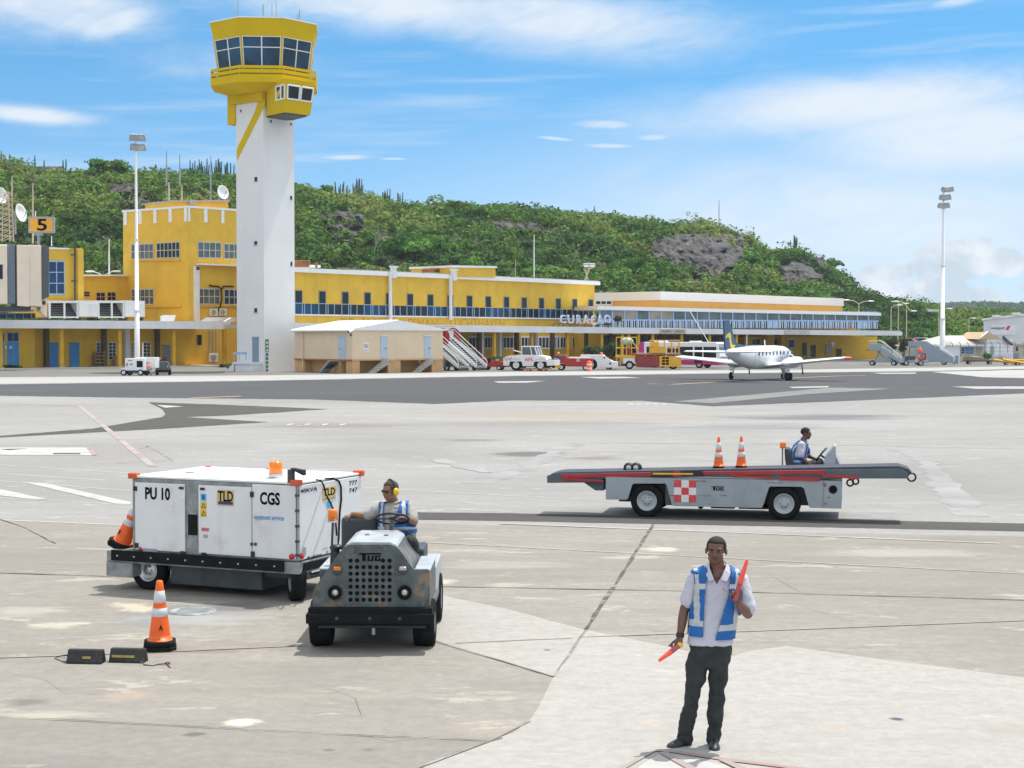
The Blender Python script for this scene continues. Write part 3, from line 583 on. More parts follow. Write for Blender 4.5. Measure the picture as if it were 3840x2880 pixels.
# single trees one can tell apart
def tree(c, r, h, m, label, name='broad_tree', n=900, size=.3, lobes=9, cat='tree', bare=False, group=None):
    t = thing(name, label, cat, c, 0, group); b = MB(); rr = random.Random(int(c[0] * 31 + c[1])); top = max(.4, h - r[2] * .9)
    b.tube([(0, 0, -.4), (.05 * h, 0, top * .55), (0, .03 * h, top)], [.055 * h + .03, .04 * h + .02, .025 * h + .015], TRK, 7); q = []
    for k in range(lobes):
        a = rr.uniform(0, 6.28); w = rr.uniform(.15, .72); p = Vector((math.cos(a) * r[0] * w, math.sin(a) * r[1] * w, top + r[2] * rr.uniform(-.25, .65)))
        b.tube([(0, .02 * h, top * rr.uniform(.6, .95)), p * .6 + Vector((0, 0, top * .35)), p], [.022 * h, .014 * h, .006 * h], TRK, 5)
        f = rr.uniform(.38, .62); q.append(clump(p, (r[0] * f, r[1] * f, r[2] * f), n // lobes, size, .4, .35))
    b.build('trunk', t); o = leaf_obj('crown', q, m, t); return t
for (x, y, rx, rz, m, lab, sz) in (
    (880, 560, 10.5, 5.5, GREEN, 'broad bright green tree on the slope, bare pale branches showing at its left edge', .42), (960, 545, 8, 4.5, GREEN, 'mid green rounded tree just right of the broad bright one on the slope', .4), (1010, 585, 7, 3.6, GREEN, 'light green low tree above the yellow roof hut of the long hall', .4),
    (240, 378, 5.6, 3.6, GREEN, 'vivid green domed bush on the skyline left of the tall light pole', .36), (985, 452, 3.0, 2.4, SCRUB, 'small rounded bush standing up on the skyline above the middle of the hill', .3), (1790, 575, 4.5, 3.4, GREEN, 'green bush at the steep right shoulder of the hill', .34),
    (1390, 590, 5.2, 3.2, GREEN, 'dense dark green tree at the left foot of the big rock face', .36), (1630, 580, 6, 4, GREEN, 'deep green tree in the gap between the two rock faces', .38), (840, 585, 4.2, 2.6, OLIVE, 'dull olive bush above the long roof, first drainpipe below it', .34), (1130, 590, 4.0, 2.4, GREEN, 'fresh green bush right of the roof hut beside the thin white mast', .34),
    (700, 425, 3.6, 2.6, GREEN, 'bright green bush on the ridge immediately right of the control tower', .32)):
    p, t = hill_at(x * 1.736, y * 1.736 + rz * 6); tree((p.x, p.y, p.z - .3), (rx, rx * .8, rz), rz * 1.35, m, lab, 'hill_tree', int(900 + rx * 180), sz, 11)
# a dead, bare branch tree on the broad tree's left flank and one on the right ridge
def dead(u, v, h, label, seed):
    p, t_ = hill_at(u, v); rr = random.Random(seed); b = MB(); m = M('bleached_wood', (.34, .31, .28), .9, var=.2, sc=1)
    def br(a, d, l, r, k):
        e = a + d * l; b.tube([a, (a + e) / 2 + Vector((rr.uniform(-.1, .1) * l, rr.uniform(-.1, .1) * l, 0)), e], [r, r * .8, r * .55], m, 5)
        if k:
            for _ in range(3 if k > 1 else 2): br(e, (d + Vector((rr.uniform(-.8, .8), rr.uniform(-.6, .6), rr.uniform(-.1, .5)))).normalized(), l * .68, r * .55, k - 1)
    br(Vector((p.x, p.y - 4, p.z)), Vector((.15, 0, 1)).normalized(), h * .4, h * .03, 3); tag(b.build('dead_tree'), label, 'dead tree')
dead(*dd(812, 560), 6.5, 'bare pale forked dead tree in front of the broad bright green tree', 3); dead(*dd(1862, 640), 4.5, 'small bare dead tree on the low right end of the hill', 8)
# columnar cacti on the skyline
CAC = M('cactus_skin', (.075, .105, .075), .85, var=.2, sc=1)
def cactus(u, h, n, label, seed, down=0):
    rr = random.Random(seed); p = hill_pt(u, .97); v = ridge(u) + down; p.y -= 3; p.z = CH + (HV - v) * p.y / CF - .3; h *= 1.15; b = MB()
    for k in range(n):
        a = rr.uniform(0, 6.28); w = rr.uniform(.1, .3) * h * min(1, n / 7); x, y = math.cos(a) * w, math.sin(a) * w; l = h * rr.uniform(.5, 1); z0 = -.6
        b.tube([(x * .35, y * .35, z0 - 1), (x * .8, y * .8, l * .25), (x, y, l * .45), (x * 1.08, y * 1.08, l)], [.20, .19, .19, .12], CAC, 6)
    o = b.build('candelabra_cactus'); o.location = p; tag(o, label, 'cactus', 'tall cacti along the ridge')
for k, (x, h, n, lab) in enumerate(((6, 3.4, 9, 'thick clump of cactus at the very left edge of the ridge'), (30, 3., 2, 'two thin cactus stems beside the leftmost clump'), (86, 4.4, 1, 'single tall cactus spike above the left rocks'), (106, 3., 1, 'lone short cactus spike left of the vivid green bush'),
    (150, 2.6, 4, 'low cactus group just left of the vivid green skyline bush'), (345, 2.6, 6, 'short cactus group right of the tall light pole'), (425, 4., 9, 'wide bushy cactus clump between the roof antennas'), (448, 4.6, 12, 'dense cactus clump behind the white roof dish'), (478, 5., 14, 'largest cactus thicket against the left side of the tower'),
    (500, 4.2, 10, 'cactus thicket half hidden by the left edge of the tower'), (735, 4., 10, 'row of close cactus stems on the ridge right of the tower'), (752, 3.4, 8, 'short stubby cactus group next to the tallest ridge cactus'), (775, 5.4, 12, 'tallest cactus group on the ridge right of the tower'), (800, 2.6, 5, 'small cactus group after the tallest group'),
    (828, 2.8, 3, 'three thin cactus stems mid ridge'), (840, 3.8, 8, 'leaning cactus group fifth along the ridge from the tower'), (868, 3.2, 6, 'last cactus group before the ridge turns grassy'), (905, 2.6, 1, 'one thin cactus stem above the pale grassy slope'), (1285, 3.2, 4, 'isolated four stem cactus far right on the long ridge'), (1708, 4.2, 7, 'spiky cactus on the small knob of the right hand ridge'))):
    cactus(x * 1.736, h, n, lab, k + 1)
# ================================================================== TERMINAL
def window(pl, par, u0, u1, t0, b0, t1, b1, cols, rows, fm=WHM, gm=GLS, off=0., pln=0., fw=.07, name='window', dep=.08):
    """a window unit on the wall: glass pane, frame and glazing bars, as one part"""
    b = MB(); s0, s1 = pl.s(u0, 1250, pln), pl.s(u1, 1250, pln); za, zb, zc, zd = pl.z(u0, b0, pln), pl.z(u0, t0, pln), pl.z(u1, b1, pln), pl.z(u1, t1, pln)
    f = lambda s: (s - s0) / (s1 - s0); lo = lambda s: za + (zc - za) * f(s); hi = lambda s: zb + (zd - zb) * f(s)
    pl.raw(b, gm, s0, s1, zb, za, zd, zc, off - .12, off + .02)
    for k in range(cols + 1):
        c = s0 + (s1 - s0) * k / cols; w = fw if k in (0, cols) else fw * .6; a, e = max(s0 - fw * .2, c - w / 2), min(s1 + fw * .2, c + w / 2); pl.raw(b, fm, a, e, hi(a), lo(a), hi(e), lo(e), off + .022, off + dep)
    for k in range(rows + 1):
        w = fw if k in (0, rows) else fw * .6; q = k / rows; r0, r1 = za + (zb - za) * q, zc + (zd - zc) * q; pl.raw(b, fm, s0, s1, r0 + w / 2, r0 - w / 2, r1 + w / 2, r1 - w / 2, off + .024, off + dep - .006)
    return b.build(name, par)
def part(name, par, f, bevel=0): b = MB(); f(b); return b.build(name, par, bevel)
AIRC = lambda par, c, n, nm='air_conditioner': None
def acunit(label, pt, n, w=1., h=.75):
    t = thing('air_conditioner', label, 'air conditioner', pt, math.atan2(n.y, n.x) + R(90), 'outdoor air conditioner units')
    b = MB(); b.box(-w / 2, w / 2, -.2, .2, 0, h, WHM); b.box(-.3, -.2, -.18, .18, -.1, 0, GRY); b.box(.2, .3, -.18, .18, -.1, 0, GRY); b.build('casing', t, .03)
    b = MB(); b.lathe([(h * .40, -.01), (h * .40, -.03), (h * .34, -.035), (.01, -.02)], (-.12 * w, -.2, h * .5), 'y', GRY, 20)
    for k in range(-3, 4): b.box(-.12 * w - h * .36, -.12 * w + h * .36, -.243, -.238, h * .5 + k * .09 - .008, h * .5 + k * .09 + .008, WHM)
    b.build('fan_grille', t); return t
# ---- left wing: ground floor wall under the long white canopy, upper floor and set-back
CFL = PL(0, 178, 860, 200); lw = thing('terminal_wing', 'low yellow terminal wing with blue doors under the long white canopy at the far left', 'building', CFL.at(0, 0, -6))
lw_o = lw.location.copy()
def rel(par):                            # parts are drawn in world terms, then sit under their thing
    for ch in par.children: ch.matrix_parent_inverse = Matrix.Translation(-Vector(par.location))
b = MB(); sW0, sW1 = CFL.s(-90, 1250, -6), CFL.s(884, 1250, -6); CFL.raw(b, YEL, sW0, sW1, 5.2, 0, 5.2, 0, -12, -6); CFL.slab(b, YEL, -90, 130, 1228, 1384, 1228, 1384, -6, -4.2, -4.2); b.build('wall', lw)
for (x0, x1, y0, y1, kind, lab) in ((130, 340, 480, 1110, 'd', 'double blue door with glass above'), (40, 78, 480, 1060, 'w', None)):
    u0, u1 = x0 / 4.916, x1 / 4.916; v0, v1 = 1150 + y0 / 4.916, 1150 + y1 / 4.916; vm = 1150 + 645 / 4.916
    window(CFL, lw, u0, u1, v0, vm, v0, vm, 2 if kind == 'd' else 1, 1, LBL, GLB, -4.2, -4.2)
    b = MB(); CFL.slab(b, BLU, u0, u1, vm + 1, v1, vm + 1, v1, -4.2, -4.12, -4.2); um = (u0 + u1) / 2; CFL.slab(b, LBL, um - .6, um + .6, vm + 1, v1, vm + 1, v1, -4.12, -4.08, -4.2); CFL.slab(b, LBL, u0, u0 + 1, vm + 1, v1, vm + 1, v1, -4.12, -4.08, -4.2); CFL.slab(b, WHM, u0 + 8, u0 + 15, vm + 16, vm + 26, vm + 16, vm + 26, -4.12, -4.10, -4.2); b.build('door', lw)
for (x0, x1) in ((900, 1065), (1280, 1450)):
    b = MB(); u0, u1 = x0 / 4.916, x1 / 4.916; CFL.slab(b, BLU, u0, u1, 1284, 1380, 1284, 1380, -6, -5.93, -6); CFL.slab(b, GRD, u0 - 1.2, u0, 1283, 1380, 1283, 1380, -6, -5.9, -6); CFL.slab(b, GRD, u1, u1 + 1.2, 1283, 1380, 1283, 1380, -6, -5.9, -6); CFL.slab(b, SIL, u1 - 5, u1 - 3.4, 1331, 1333, 1331, 1333, -5.93, -5.86, -6); b.build('door', lw)
for x0, x1 in ((360, 388), (406, 434), (492, 505), (535, 563), (578, 592)): window(CFL, lw, x0, x1, 1284, 1349, 1284, 1349, 2, 5, WHM, GLS, -6, -6, .10)
b = MB(); CFL.slab(b, GRD, 609, 638, 1293, 1379, 1293, 1379, -6, -5.9, -6); b.build('door', lw)
b = MB(); CFL.slab(b, GLS, 738, 755, 1256, 1294, 1256, 1294, -6, -5.9, -6); CFL.slab(b, GRY, 736.5, 738, 1255, 1295, 1255, 1295, -6, -5.86, -6); b.build('window', lw)
b = MB(); CFL.slab(b, WHF, 461, 478, 1232, 1375, 1232, 1375, -6, -5.4, -6); b.build('pilaster', lw)
b = MB(); CFL.slab(b, YEL, 695, 790, 1366, 1380, 1366, 1380, -6, -5, -6); b.build('plinth', lw)
for u in (785, 797, 810): part('pipe', lw, lambda b: b.cyl(CFL.pt(u, 1236, -5.8), CFL.at(CFL.s(u, 1250, -5.8), .3, -5.8), .07, GRY, 8))
# upper floor box left, with tall window
b = MB(); CFL.slab(b, YEL, 160, 309, 934, 1190, 934, 1190, -14, -6.5, -6.5); b.build('wall', lw)
b = MB(); CFL.slab(b, WHM, 170, 262, 926, 934, 931, 936, -14.1, -6.35, -6.5); CFL.slab(b, YEL, 262, 310, 931, 934.5, 931, 934.5, -14.1, -6.4, -6.5); b.build('roof_edge', lw)
b = MB(); CFL.slab(b, YEL, 287, 309, 934, 1170, 934, 1170, -6.5, -6.1, -6.5); b.build('pilaster', lw)
window(CFL, lw, 183, 243, 980, 1103, 980, 1103, 2, 3, LBL, GLB, -6.5, -6.5, .16)
part('downpipe', lw, lambda b: (b.cyl(CFL.pt(281, 885, -6), CFL.pt(281, 1160, -6), .12, DGR, 8), b.cyl(CFL.pt(266, 955, -6), CFL.pt(284, 955, -6), .1, DGR, 6), b.cyl(CFL.pt(268, 1053, -6), CFL.pt(288, 1053, -6), .1, DGR, 6)))
# set-back with curved roof edge
SB = PL(309, 205, 520, 214); b = MB(); SB.slab(b, YEL, 300, 480, 1036, 1190, 1036, 1190, -8, 0); b.build('wall', lw)
b = MB(); SB.slab(b, WHM, 305, 480, 1030, 1036, 1030, 1036, -8.2, .5); b.build('roof_edge', lw)
for x0, x1, y0, y1, c in ((548, 588, 1035, 1070, 1), (630, 688, 1042, 1098, 2), (703, 758, 1040, 1096, 2)):
    (u0, v0), (u1, v1) = zA(x0, y0), zA(x1, y1); window(SB, lw, u0, u1, v0, v1, v0, v1, c, 2, BEO, GLS, 0, 0, .1)
rel(lw)
# ---- canopy (three lengths), each with its columns as parts
def canopy(pl, label, u0, u1, t0, b0, t1, b1, depth, cols, name='canopy', fascia=WHF):
    o = pl.at(pl.s(u0), 0); t = thing(name, label, 'canopy', o)
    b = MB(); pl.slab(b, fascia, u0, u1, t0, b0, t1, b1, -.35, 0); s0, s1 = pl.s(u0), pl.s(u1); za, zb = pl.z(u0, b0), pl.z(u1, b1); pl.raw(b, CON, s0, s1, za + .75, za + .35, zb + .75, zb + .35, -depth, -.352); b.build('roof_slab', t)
    for u, off, w, m in cols:
        b = MB(); s = pl.s(u, 1250, off); zt = za + (zb - za) * (s - s0) / (s1 - s0) + .36; pl.raw(b, m, s - w / 2, s + w / 2, zt, .0, zt, .0, off - w, off)
        if off > -1: pl.raw(b, CON, s - w * .8, s + w * .8, .25, 0, .25, 0, off - w * 1.3, off + w * .3)
        b.build('column', t)
    rel(t); return t
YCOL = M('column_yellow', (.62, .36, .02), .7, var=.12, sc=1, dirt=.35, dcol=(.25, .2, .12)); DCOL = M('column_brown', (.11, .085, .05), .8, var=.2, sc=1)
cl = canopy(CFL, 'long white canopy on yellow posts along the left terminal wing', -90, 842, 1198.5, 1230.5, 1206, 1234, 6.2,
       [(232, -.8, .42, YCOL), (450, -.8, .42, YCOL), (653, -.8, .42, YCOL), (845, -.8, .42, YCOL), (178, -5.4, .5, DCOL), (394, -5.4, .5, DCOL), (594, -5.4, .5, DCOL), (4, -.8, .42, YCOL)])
b = MB(); CFL.slab(b, WHF, 842, 868, 1206, 1234, 1191, 1208, -.35, 0); CFL.slab(b, WHF, 868, 886, 1191, 1208, 1191, 1206, -.35, 0)
b.hexa([CFL.pt(750, 1206, -1.2), CFL.pt(842, 1206, -1.2), CFL.pt(868, 1192, -1.2), CFL.pt(775, 1192, -1.2), CFL.pt(750, 1204, -1), CFL.pt(842, 1204, -1), CFL.pt(868, 1190, -1), CFL.pt(775, 1190, -1)], WHF); k = b.build('folded_end', cl); k.matrix_parent_inverse = Matrix.Translation(-Vector(cl.location))
# ---- office block
OL = PL(464, 212.3, 708, 205); OR = PL(708, 205, 885, 210); OR = PL(708, 205, 960, 212.2)
ob = thing('office_block', 'tall yellow office block with white parapet teeth, left of the control tower', 'building', OR.at(0, 0))
zt = OR.z(708, 776); 
def obj_wall(b):
    s0, s1 = OL.s(464), OL.s(708); r0, r1 = 0, OR.s(960); p = [OL.at(s0, 0), OL.at(s1, 0), OR.at(r1, 0), OR.at(r1, 0) - OR.n * 14]; p.append(OL.at(s0, 0) + OR.d * 6)
    q = [OL.at(s0, 0), OL.at(s1, 0), OR.at(r1, 0), OR.at(r1, 0, -18), OL.at(s0, 0) + (OR.at(r1, 0, -18) - OR.at(0, 0, -18))]
    b.prism([(a.x, a.y) for a in (q[0], q[1], q[2], q[2] - (q[1] - q[0]))], 'z', 0, zt - .9, YEL)
part('wall', ob, obj_wall)
hp = zt - OR.z(708, 830)
b = MB()
def strip(pl, m, sa, sb, z1, z0, o0, o1): pl.raw(b, m, sa, sb, z1, z0, z1, z0, o0, o1)
LL, LR = OL.s(464), OL.s(708); RR = OR.s(960)
strip(OL, YEL, LL, LR, zt - .12, zt - .9, -.4, -.003); strip(OR, YEL, .4, RR, zt - .12, zt - .9, -.4, -.003); b.build('parapet', ob)
b = MB(); strip(OL, WHM, LL - .1, LR + .1, zt + .15, zt - .12, -.6, .12); strip(OR, WHM, .125, RR, zt + .15, zt - .12, -.6, .12); b.build('coping', ob)
for (x0, x1) in ((818, 838), (915, 935), (1012, 1032), (1112, 1132), (1213, 1231)):
    b = MB(); sa, sb = OL.s(x0 / 1.746), OL.s(x1 / 1.746); strip(OL, WHM, sa, sb, zt - .121, zt - hp, 0, .10); b.build('parapet_tooth', ob)
for (x0, x1) in ((1231, 1248), (1338, 1360), (1452, 1470), (1560, 1580)):
    b = MB(); sa, sb = max(.0, OR.s(x0 / 1.746)), OR.s(x1 / 1.746); strip(OR, WHM, sa, sb, zt - .121, zt - hp, 0, .10); b.build('parapet_tooth', ob)
WFR = M('window_frame_cream', (.55, .50, .40), .7, var=.1)
for pl, x0, x1, ya, yb, yc, yd, c, g in ((OL, 865, 1010, 727, 824, 722, 822, 5, GLG), (OL, 1030, 1182, 718, 818, 710, 814, 6, GLS), (OL, 865, 1010, 1021, 1120, 1019, 1120, 5, GLG), (OR, 1297, 1450, 711, 816, 716, 818, 4, GLG), (OR, 1467, 1600, 722, 822, 726, 824, 4, GLG), (OR, 1297, 1440, 1017, 1118, 1019, 1119, 4, GLG), (OR, 1467, 1600, 1021, 1121, 1024, 1122, 4, GLB)):
    f = lambda y: 500 + y / 1.746; window(pl, ob, x0 / 1.746, x1 / 1.746, f(ya), f(yb), f(yc), f(yd), c, 2 if pl is OR else 2, WFR, g, 0, 0, .16)
for pl, x0, x1, y, in ((OL, 855, 1190, 826), (OR, 1284, 1600, 826), (OL, 950, 1190, 1130), (OR, 1284, 1600, 1126)):
    b = MB(); f = 500 + y / 1.746; pl.slab(b, YEL, x0 / 1.746, x1 / 1.746, f, f + 5, f - (2 if pl is OL else -1), f + 4, -.05, .28); b.build('sill', ob)
b = MB(); OR.slab(b, WHM, zA(1283, 0)[0], 925, 989, 994, 997, 1002, -.05, 1.4); b.build('ledge', ob)
b = MB(); OR.slab(b, WHF, 726, 741, 998, 1206, 998, 1206, 0, .55); OR.slab(b, DGR, 728, 740, 1000, 1013, 1000, 1013, .56, .58); b.build('duct', ob)
part('cable_run', ob, lambda b: (b.tube([OR.pt(785, 1070, .15), OR.pt(800, 1073, .2), OR.pt(818, 1074, .25), OR.pt(829, 1082, .25), OR.pt(832, 1120, .25), OR.pt(826, 1150, .25), OR.pt(818, 1166, .25)], .10, BLK, 7), b.tube([OR.pt(832, 1085, .25), OR.pt(838, 1074, .25), OR.pt(856, 1073, .2), OR.pt(876, 1074, .15)], .09, BLK, 7)))
b = MB(); OR.slab(b, YEL, 640, 858, 757, 790, 757, 790, -10, -4, -4); OR.slab(b, CON, 638, 860, 752, 758, 750, 758, -10.2, -3.8, -4); OR.slab(b, CON, 706, 728, 750, 772, 750, 772, -3.9, -3.3, -4); b.build('roof_hut', ob)
rel(ob)
acunit('left one of the pair of white air conditioners on the office block wall', OR.pt(801, 1184, .35), OR.n, 1.05, .9); acunit('right one of the pair of white air conditioners on the office block wall', OR.pt(835, 1183, .35), OR.n, 1.05, .9)
acunit('white air conditioner standing low under the canopy beside the tower', CFL.at(CFL.s(800, 1250, -5.2), .5, -5.2), CFL.n, 1.2, 1.1)
# ---- rooftop cooling units on the left canopy roof
def cooler(u0, u1, u2, label):
    pl = CFL; t = thing('rooftop_cooler', label, 'cooling unit', pl.at(pl.s(u0, 1250, -3), 5, -3)); z = 1198
    b = MB(); pl.slab(b, WHM, u0, u1, 1127, 1136, 1128, 1136, -5.5, -3, -3)
    for u in (u0, (u0 + u1) / 2, u1 - 6): pl.slab(b, WHM, u, u + 5, 1136, 1194, 1136, 1194, -3.2, -3, -3)
    pl.slab(b, WHM, u0, u1, 1186, 1191, 1187, 1192, -3.2, -3.003, -3); b.build('frame', t)
    for k in (0, 1):
        a = u0 + 5 + (u1 - u0) / 2 * k; e = u0 + (u1 - u0) / 2 * (k + 1) - 2; b = MB()
        p = [pl.pt(a, 1188, -3.3), pl.pt(e, 1188, -3.3), pl.pt(e, 1137, -5.0), pl.pt(a, 1137, -5.0)]; q = [x - pl.n * .1 for x in p]; b.hexa(p + q, DGR)
        for j in range(6): c = j / 6; x0 = p[0].lerp(p[3], c); x1 = p[1].lerp(p[2], c); b.tube([x0 + pl.n * .03, x1 + pl.n * .03], .03, GRY, 4)
        b.build('coil', t)
    b = MB(); pl.slab(b, WHM, u1, u2, 1127, 1187, 1129, 1188, -5.4, -2.9, -3); pl.slab(b, WHF, u1 + (u2 - u1) * .55, u2 - 2, 1138, 1186, 1139, 1186, -2.9, -2.86, -3); b.build('cabinet', t, .05)
    b = MB()
    for u in (u0 + 4, u1 + 8, u2 - 6): pl.slab(b, DGR, u, u + 4, 1190, 1202, 1190, 1202, -5, -3.1, -3)
    b.build('stand', t); rel(t)
cooler(186, 296, 366, 'left white rooftop cooling unit with two dark sloping coils, above the blue doors'); cooler(369, 468, 542, 'right white rooftop cooling unit, beside the yellow office block')
b = MB(); CFL.slab(b, WHM, 602, 652, 1185, 1205, 1181, 1205, -2.6, -2.5, -2.5); b.hexa([CFL.pt(602, 1205, -2.4), CFL.pt(652, 1205, -2.4), CFL.pt(652, 1204, -4), CFL.pt(602, 1204, -4), CFL.pt(608, 1183, -2.5), CFL.pt(660, 1182, -2.5), CFL.pt(660, 1182, -4), CFL.pt(608, 1182, -4)], WHM)
tag(b.build('roof_hatch'), 'white slanted hatch box on the canopy roof in front of the office block', 'roof hatch')
# ---- jet bridge at the left edge
jb = thing('jet_bridge', 'cream passenger boarding bridge with dark bellows cut off by the left edge', 'jet bridge', P(60, 1300, 172)); JC = M('cream_panel', (.86, .73, .58), .6, var=.05, sc=.5, streak=.25, scol=(.4, .25, .15), dsc=.4); JB = PL(-60, 170, 183, 173)
b = MB(); JB.slab(b, JC, -90, 30, 916, 1140, 917, 1141, -4, 0); b.build('tunnel', jb, .1); b = MB(); JB.slab(b, GLS, 0, 12, 992, 1046, 992, 1046, 0, .05); JB.slab(b, JC, -2, 14, 988, 992, 988, 992, 0, .12); b.build('window', jb)
b = MB()
for k in range(7): JB.slab(b, GRD if k % 2 else GRY, 31 + k * 4.4, 31 + (k + 1) * 4.4, 914, 1138, 914, 1138, -3.6, -.45 + .16 * (k % 2))
b.build('bellows', jb); b = MB()
for (ua, ub, o) in ((62, 66, -.1), (66, 112, 0.05), (112, 157, -.05)): JB.slab(b, JC if ua > 62 else DGR, ua, ub, 918, 1147, 920, 1150, -4, o)
JB.slab(b, JC, 157, 160, 922, 1165, 924, 1168, -4, -.2); b.build('cab', jb, .12); b = MB(); p = [JB.pt(158, 1124, -.1), JB.pt(184, 1113, -1.5), JB.pt(184, 926, -1.5), JB.pt(158, 922, -.1)]; b.hexa(p + [x - JB.n * 2 for x in p], DGR); b.build('canopy_hood', jb)
b = MB(); JB.slab(b, DGR, -60, 120, 1148, 1168, 1148, 1164, -3.5, -.6); JB.slab(b, GRY, -60, 135, 1164, 1172, 1160, 1168, -3, -1); JB.slab(b, JC, 157, 182, 1116, 1168, 1120, 1190, -2.5, -.7); JB.slab(b, DGR, 163, 176, 1128, 1142, 1128, 1142, -.7, -.6); b.build('undercarriage', jb)
b = MB(); JB.slab(b, GLB, -60, 158, 1174, 1192, 1174, 1192, -4.4, -4)
for u in range(-50, 170, 32): JB.slab(b, GRY, u, u + 3, 1172, 1192, 1172, 1192, -4, -3.9)
JB.slab(b, GRY, -60, 158, 1172, 1174.5, 1172, 1174.5, -4, -3.88); b.build('lower_windows', jb); rel(jb)
# ---- gate sign 5
f = Fr(P(141, 1270, 176), 0); gs = thing('gate_sign', 'yellow gate sign with a black 5 on a grey post above the boarding bridge', 'sign', f.o)
q = lambda x, y, d=0: f.on('y', d, *zA(x, y)); a, e = q(185, 652), q(353, 546); b = MB(); b.box(a.x, e.x, 0, .5, a.z, e.z, GRY); b.build('frame', gs, .03)
b = MB(); b.box(a.x + .18, e.x - .18, -.02, .03, a.z + .18, e.z - .18, M('sign_yellow', (.80, .38, .02), .5, var=.05)); b.build('panel', gs); c = q(243, 638); d = q(308, 560); text('5', INK, gs, (c.x, -.03, c.z), (1, 0, 0), (0, 0, 1), d.x - c.x, d.z - c.z, .02, 'numeral', .02)
b = MB(); c = q(248, 652); d = q(250, 775); b.cyl((c.x, .3, d.z - 1), (c.x, .3, c.z + .1), .16, GRY, 10); b.box(c.x - .5, c.x + .5, .15, .45, c.z - .25, c.z + .02, GRY); b.build('post', gs)
# ---- aerials, dishes, masts
def mast(label, u, v0, v1, Y, r, name='antenna_mast', cat='antenna', m=WHM, r2=None, group='thin roof aerials'):
    b = MB(); p, q = P(u, v1, Y), P(u, v0, Y); b.tube([p, p.lerp(q, .5), q], [r, r, r2 or r * .6], m, 6); return tag(b.build(name), label, cat, group)
CRM = M('cream_pole', (.55, .47, .33), .7, var=.1)
for lab, x, y0, y1, Y, r, m in (('tall thin aerial left of the three on the office block roof', 1090, 118, 345, 214, .11, GRY), ('tall thin aerial in the middle of the office block roof', 1177, 138, 345, 214, .11, GRY), ('tall thin aerial on the right of the office block roof', 1380, 150, 440, 214, .10, GRY),
        ('cream pole stub under the left roof aerial', 1106, 320, 470, 214.3, .15, CRM), ('cream pole stub under the middle roof aerial', 1190, 340, 440, 214.3, .13, CRM), ('white pole on the low roof between the wing and the office block', 715, 690, 925, 212, .11, WHM), ('rusty aerial rod behind the gate sign', 215, 325, 720, 195, .10, CRM),
        ('rusty rod standing on top of the lattice mast', 78, 280, 400, 196, .09, CRM), ('short white aerial above the gate sign', 232, 505, 548, 194, .07, WHM), ('small white pipe on the wing roof edge', 338, 672, 738, 193, .06, WHM)):
    mast(lab, *[zA(x, 0)[0], zA(0, y0)[1], zA(0, y1)[1]], Y, r, m=m)
lm = thing('lattice_mast', 'rusty cream lattice mast at the far left above the boarding bridge', 'lattice mast', P(26, 1270, 196)); f = Fr(lm.location, 0); b = MB(); za, zb = f.on('y', 0, 26, 905).z, f.on('y', 0, 26, 723).z; w = .7
for sx in (-1, 1):
    for sy in (-1, 1): b.cyl((sx * w, sy * w, za), (sx * w * .8, sy * w, zb), .08, CRM, 6)
n = 9
for k in range(n):
    z0, z1 = za + (zb - za) * k / n, za + (zb - za) * (k + 1) / n
    for sy in (-1, 1): b.cyl((-w, sy * w, z0), (w, sy * w, z1), .045, CRM, 5); b.cyl((-w, sy * w, z1), (w, sy * w, z1), .045, CRM, 5)
    for sx in (-1, 1): b.cyl((sx * w, -w, z1), (sx * w, w, z0), .045, CRM, 5)
b.build('frame', lm)
def dish(label, u, v, Y, rad, yaw, tilt=12):
    t = thing('satellite_dish', label, 'satellite dish', P(u, v, Y), yaw, 'white satellite dishes'); q = Quaternion((0, 1, 0), R(-tilt)); b = MB(); pr = [(rad * k / 7, (k / 7) ** 2 * rad * .3) for k in range(8)]; pr[0] = (.01, 0)
    b.lathe(pr + [(rad * .97, rad * .3 - .06)] + [(rad * k / 7 * .98 + .005, (k / 7) ** 2 * rad * .3 - .05) for k in range(6, -1, -1)], (0, 0, 0), 'x', WHM, 26); o = b.build('reflector', t); o.rotation_euler = (0, R(-tilt), 0)
    b = MB(); b.cyl((0, 0, 0), (-.5, 0, -.1), .15, GRY, 8); b.cyl((-.5, 0, .3), (-.5, 0, -2.5), .12, GRY, 8); b.build('mount', t); b = MB(); b.cyl((rad * .9, 0, rad * .1), (rad * .3, 0, -rad * .85), .04, GRY, 5); b.ell((rad * .9, 0, rad * .1), (.14, .14, .14), GRY, 8); b.build('feed_arm', t)
dish('white dish on the office block roof beside the tower', *zA(1452, 390), 214, .98, R(-38)); dish('white dish seen almost edge on above the gate sign', *zA(124, 525), 195, 1.14, R(-16)); dish('white dish half cut by the left picture edge', *zA(-4, 412), 196, 1.05, R(-30))
# ================================================================== CONTROL TOWER
TF = Fr((-26.135, 170.03), math.atan2(.768, .64)); tw = thing('control_tower', 'tall white airport control tower with yellow glazed cab and balcony', 'control tower', TF.o, TF.rz)
h = 2.15; TWH = M('tower_white', (.74, .735, .73), .7, var=.03, sc=.3, streak=.12, scol=(.4, .4, .42), dsc=.4)
b = MB(); b.box(-h, h, -h, h, 0, 28.6, TWH); b.build('shaft', tw)
def octa(a, z, rot=0):
    r = a / math.cos(R(22.5)); return [Vector((r * math.cos(R(22.5 + 45 * k) + rot), r * math.sin(R(22.5 + 45 * k) + rot), z)) for k in range(8)]
b = MB(); b.loft([octa(3.1, 29.0), octa(5.3, 29.72), octa(5.45, 29.72), octa(5.45, 30.52), octa(5.32, 30.52), octa(5.32, 30.1), octa(3, 30.1)], YELT, True, False); b.build('balcony', tw)
b = MB()
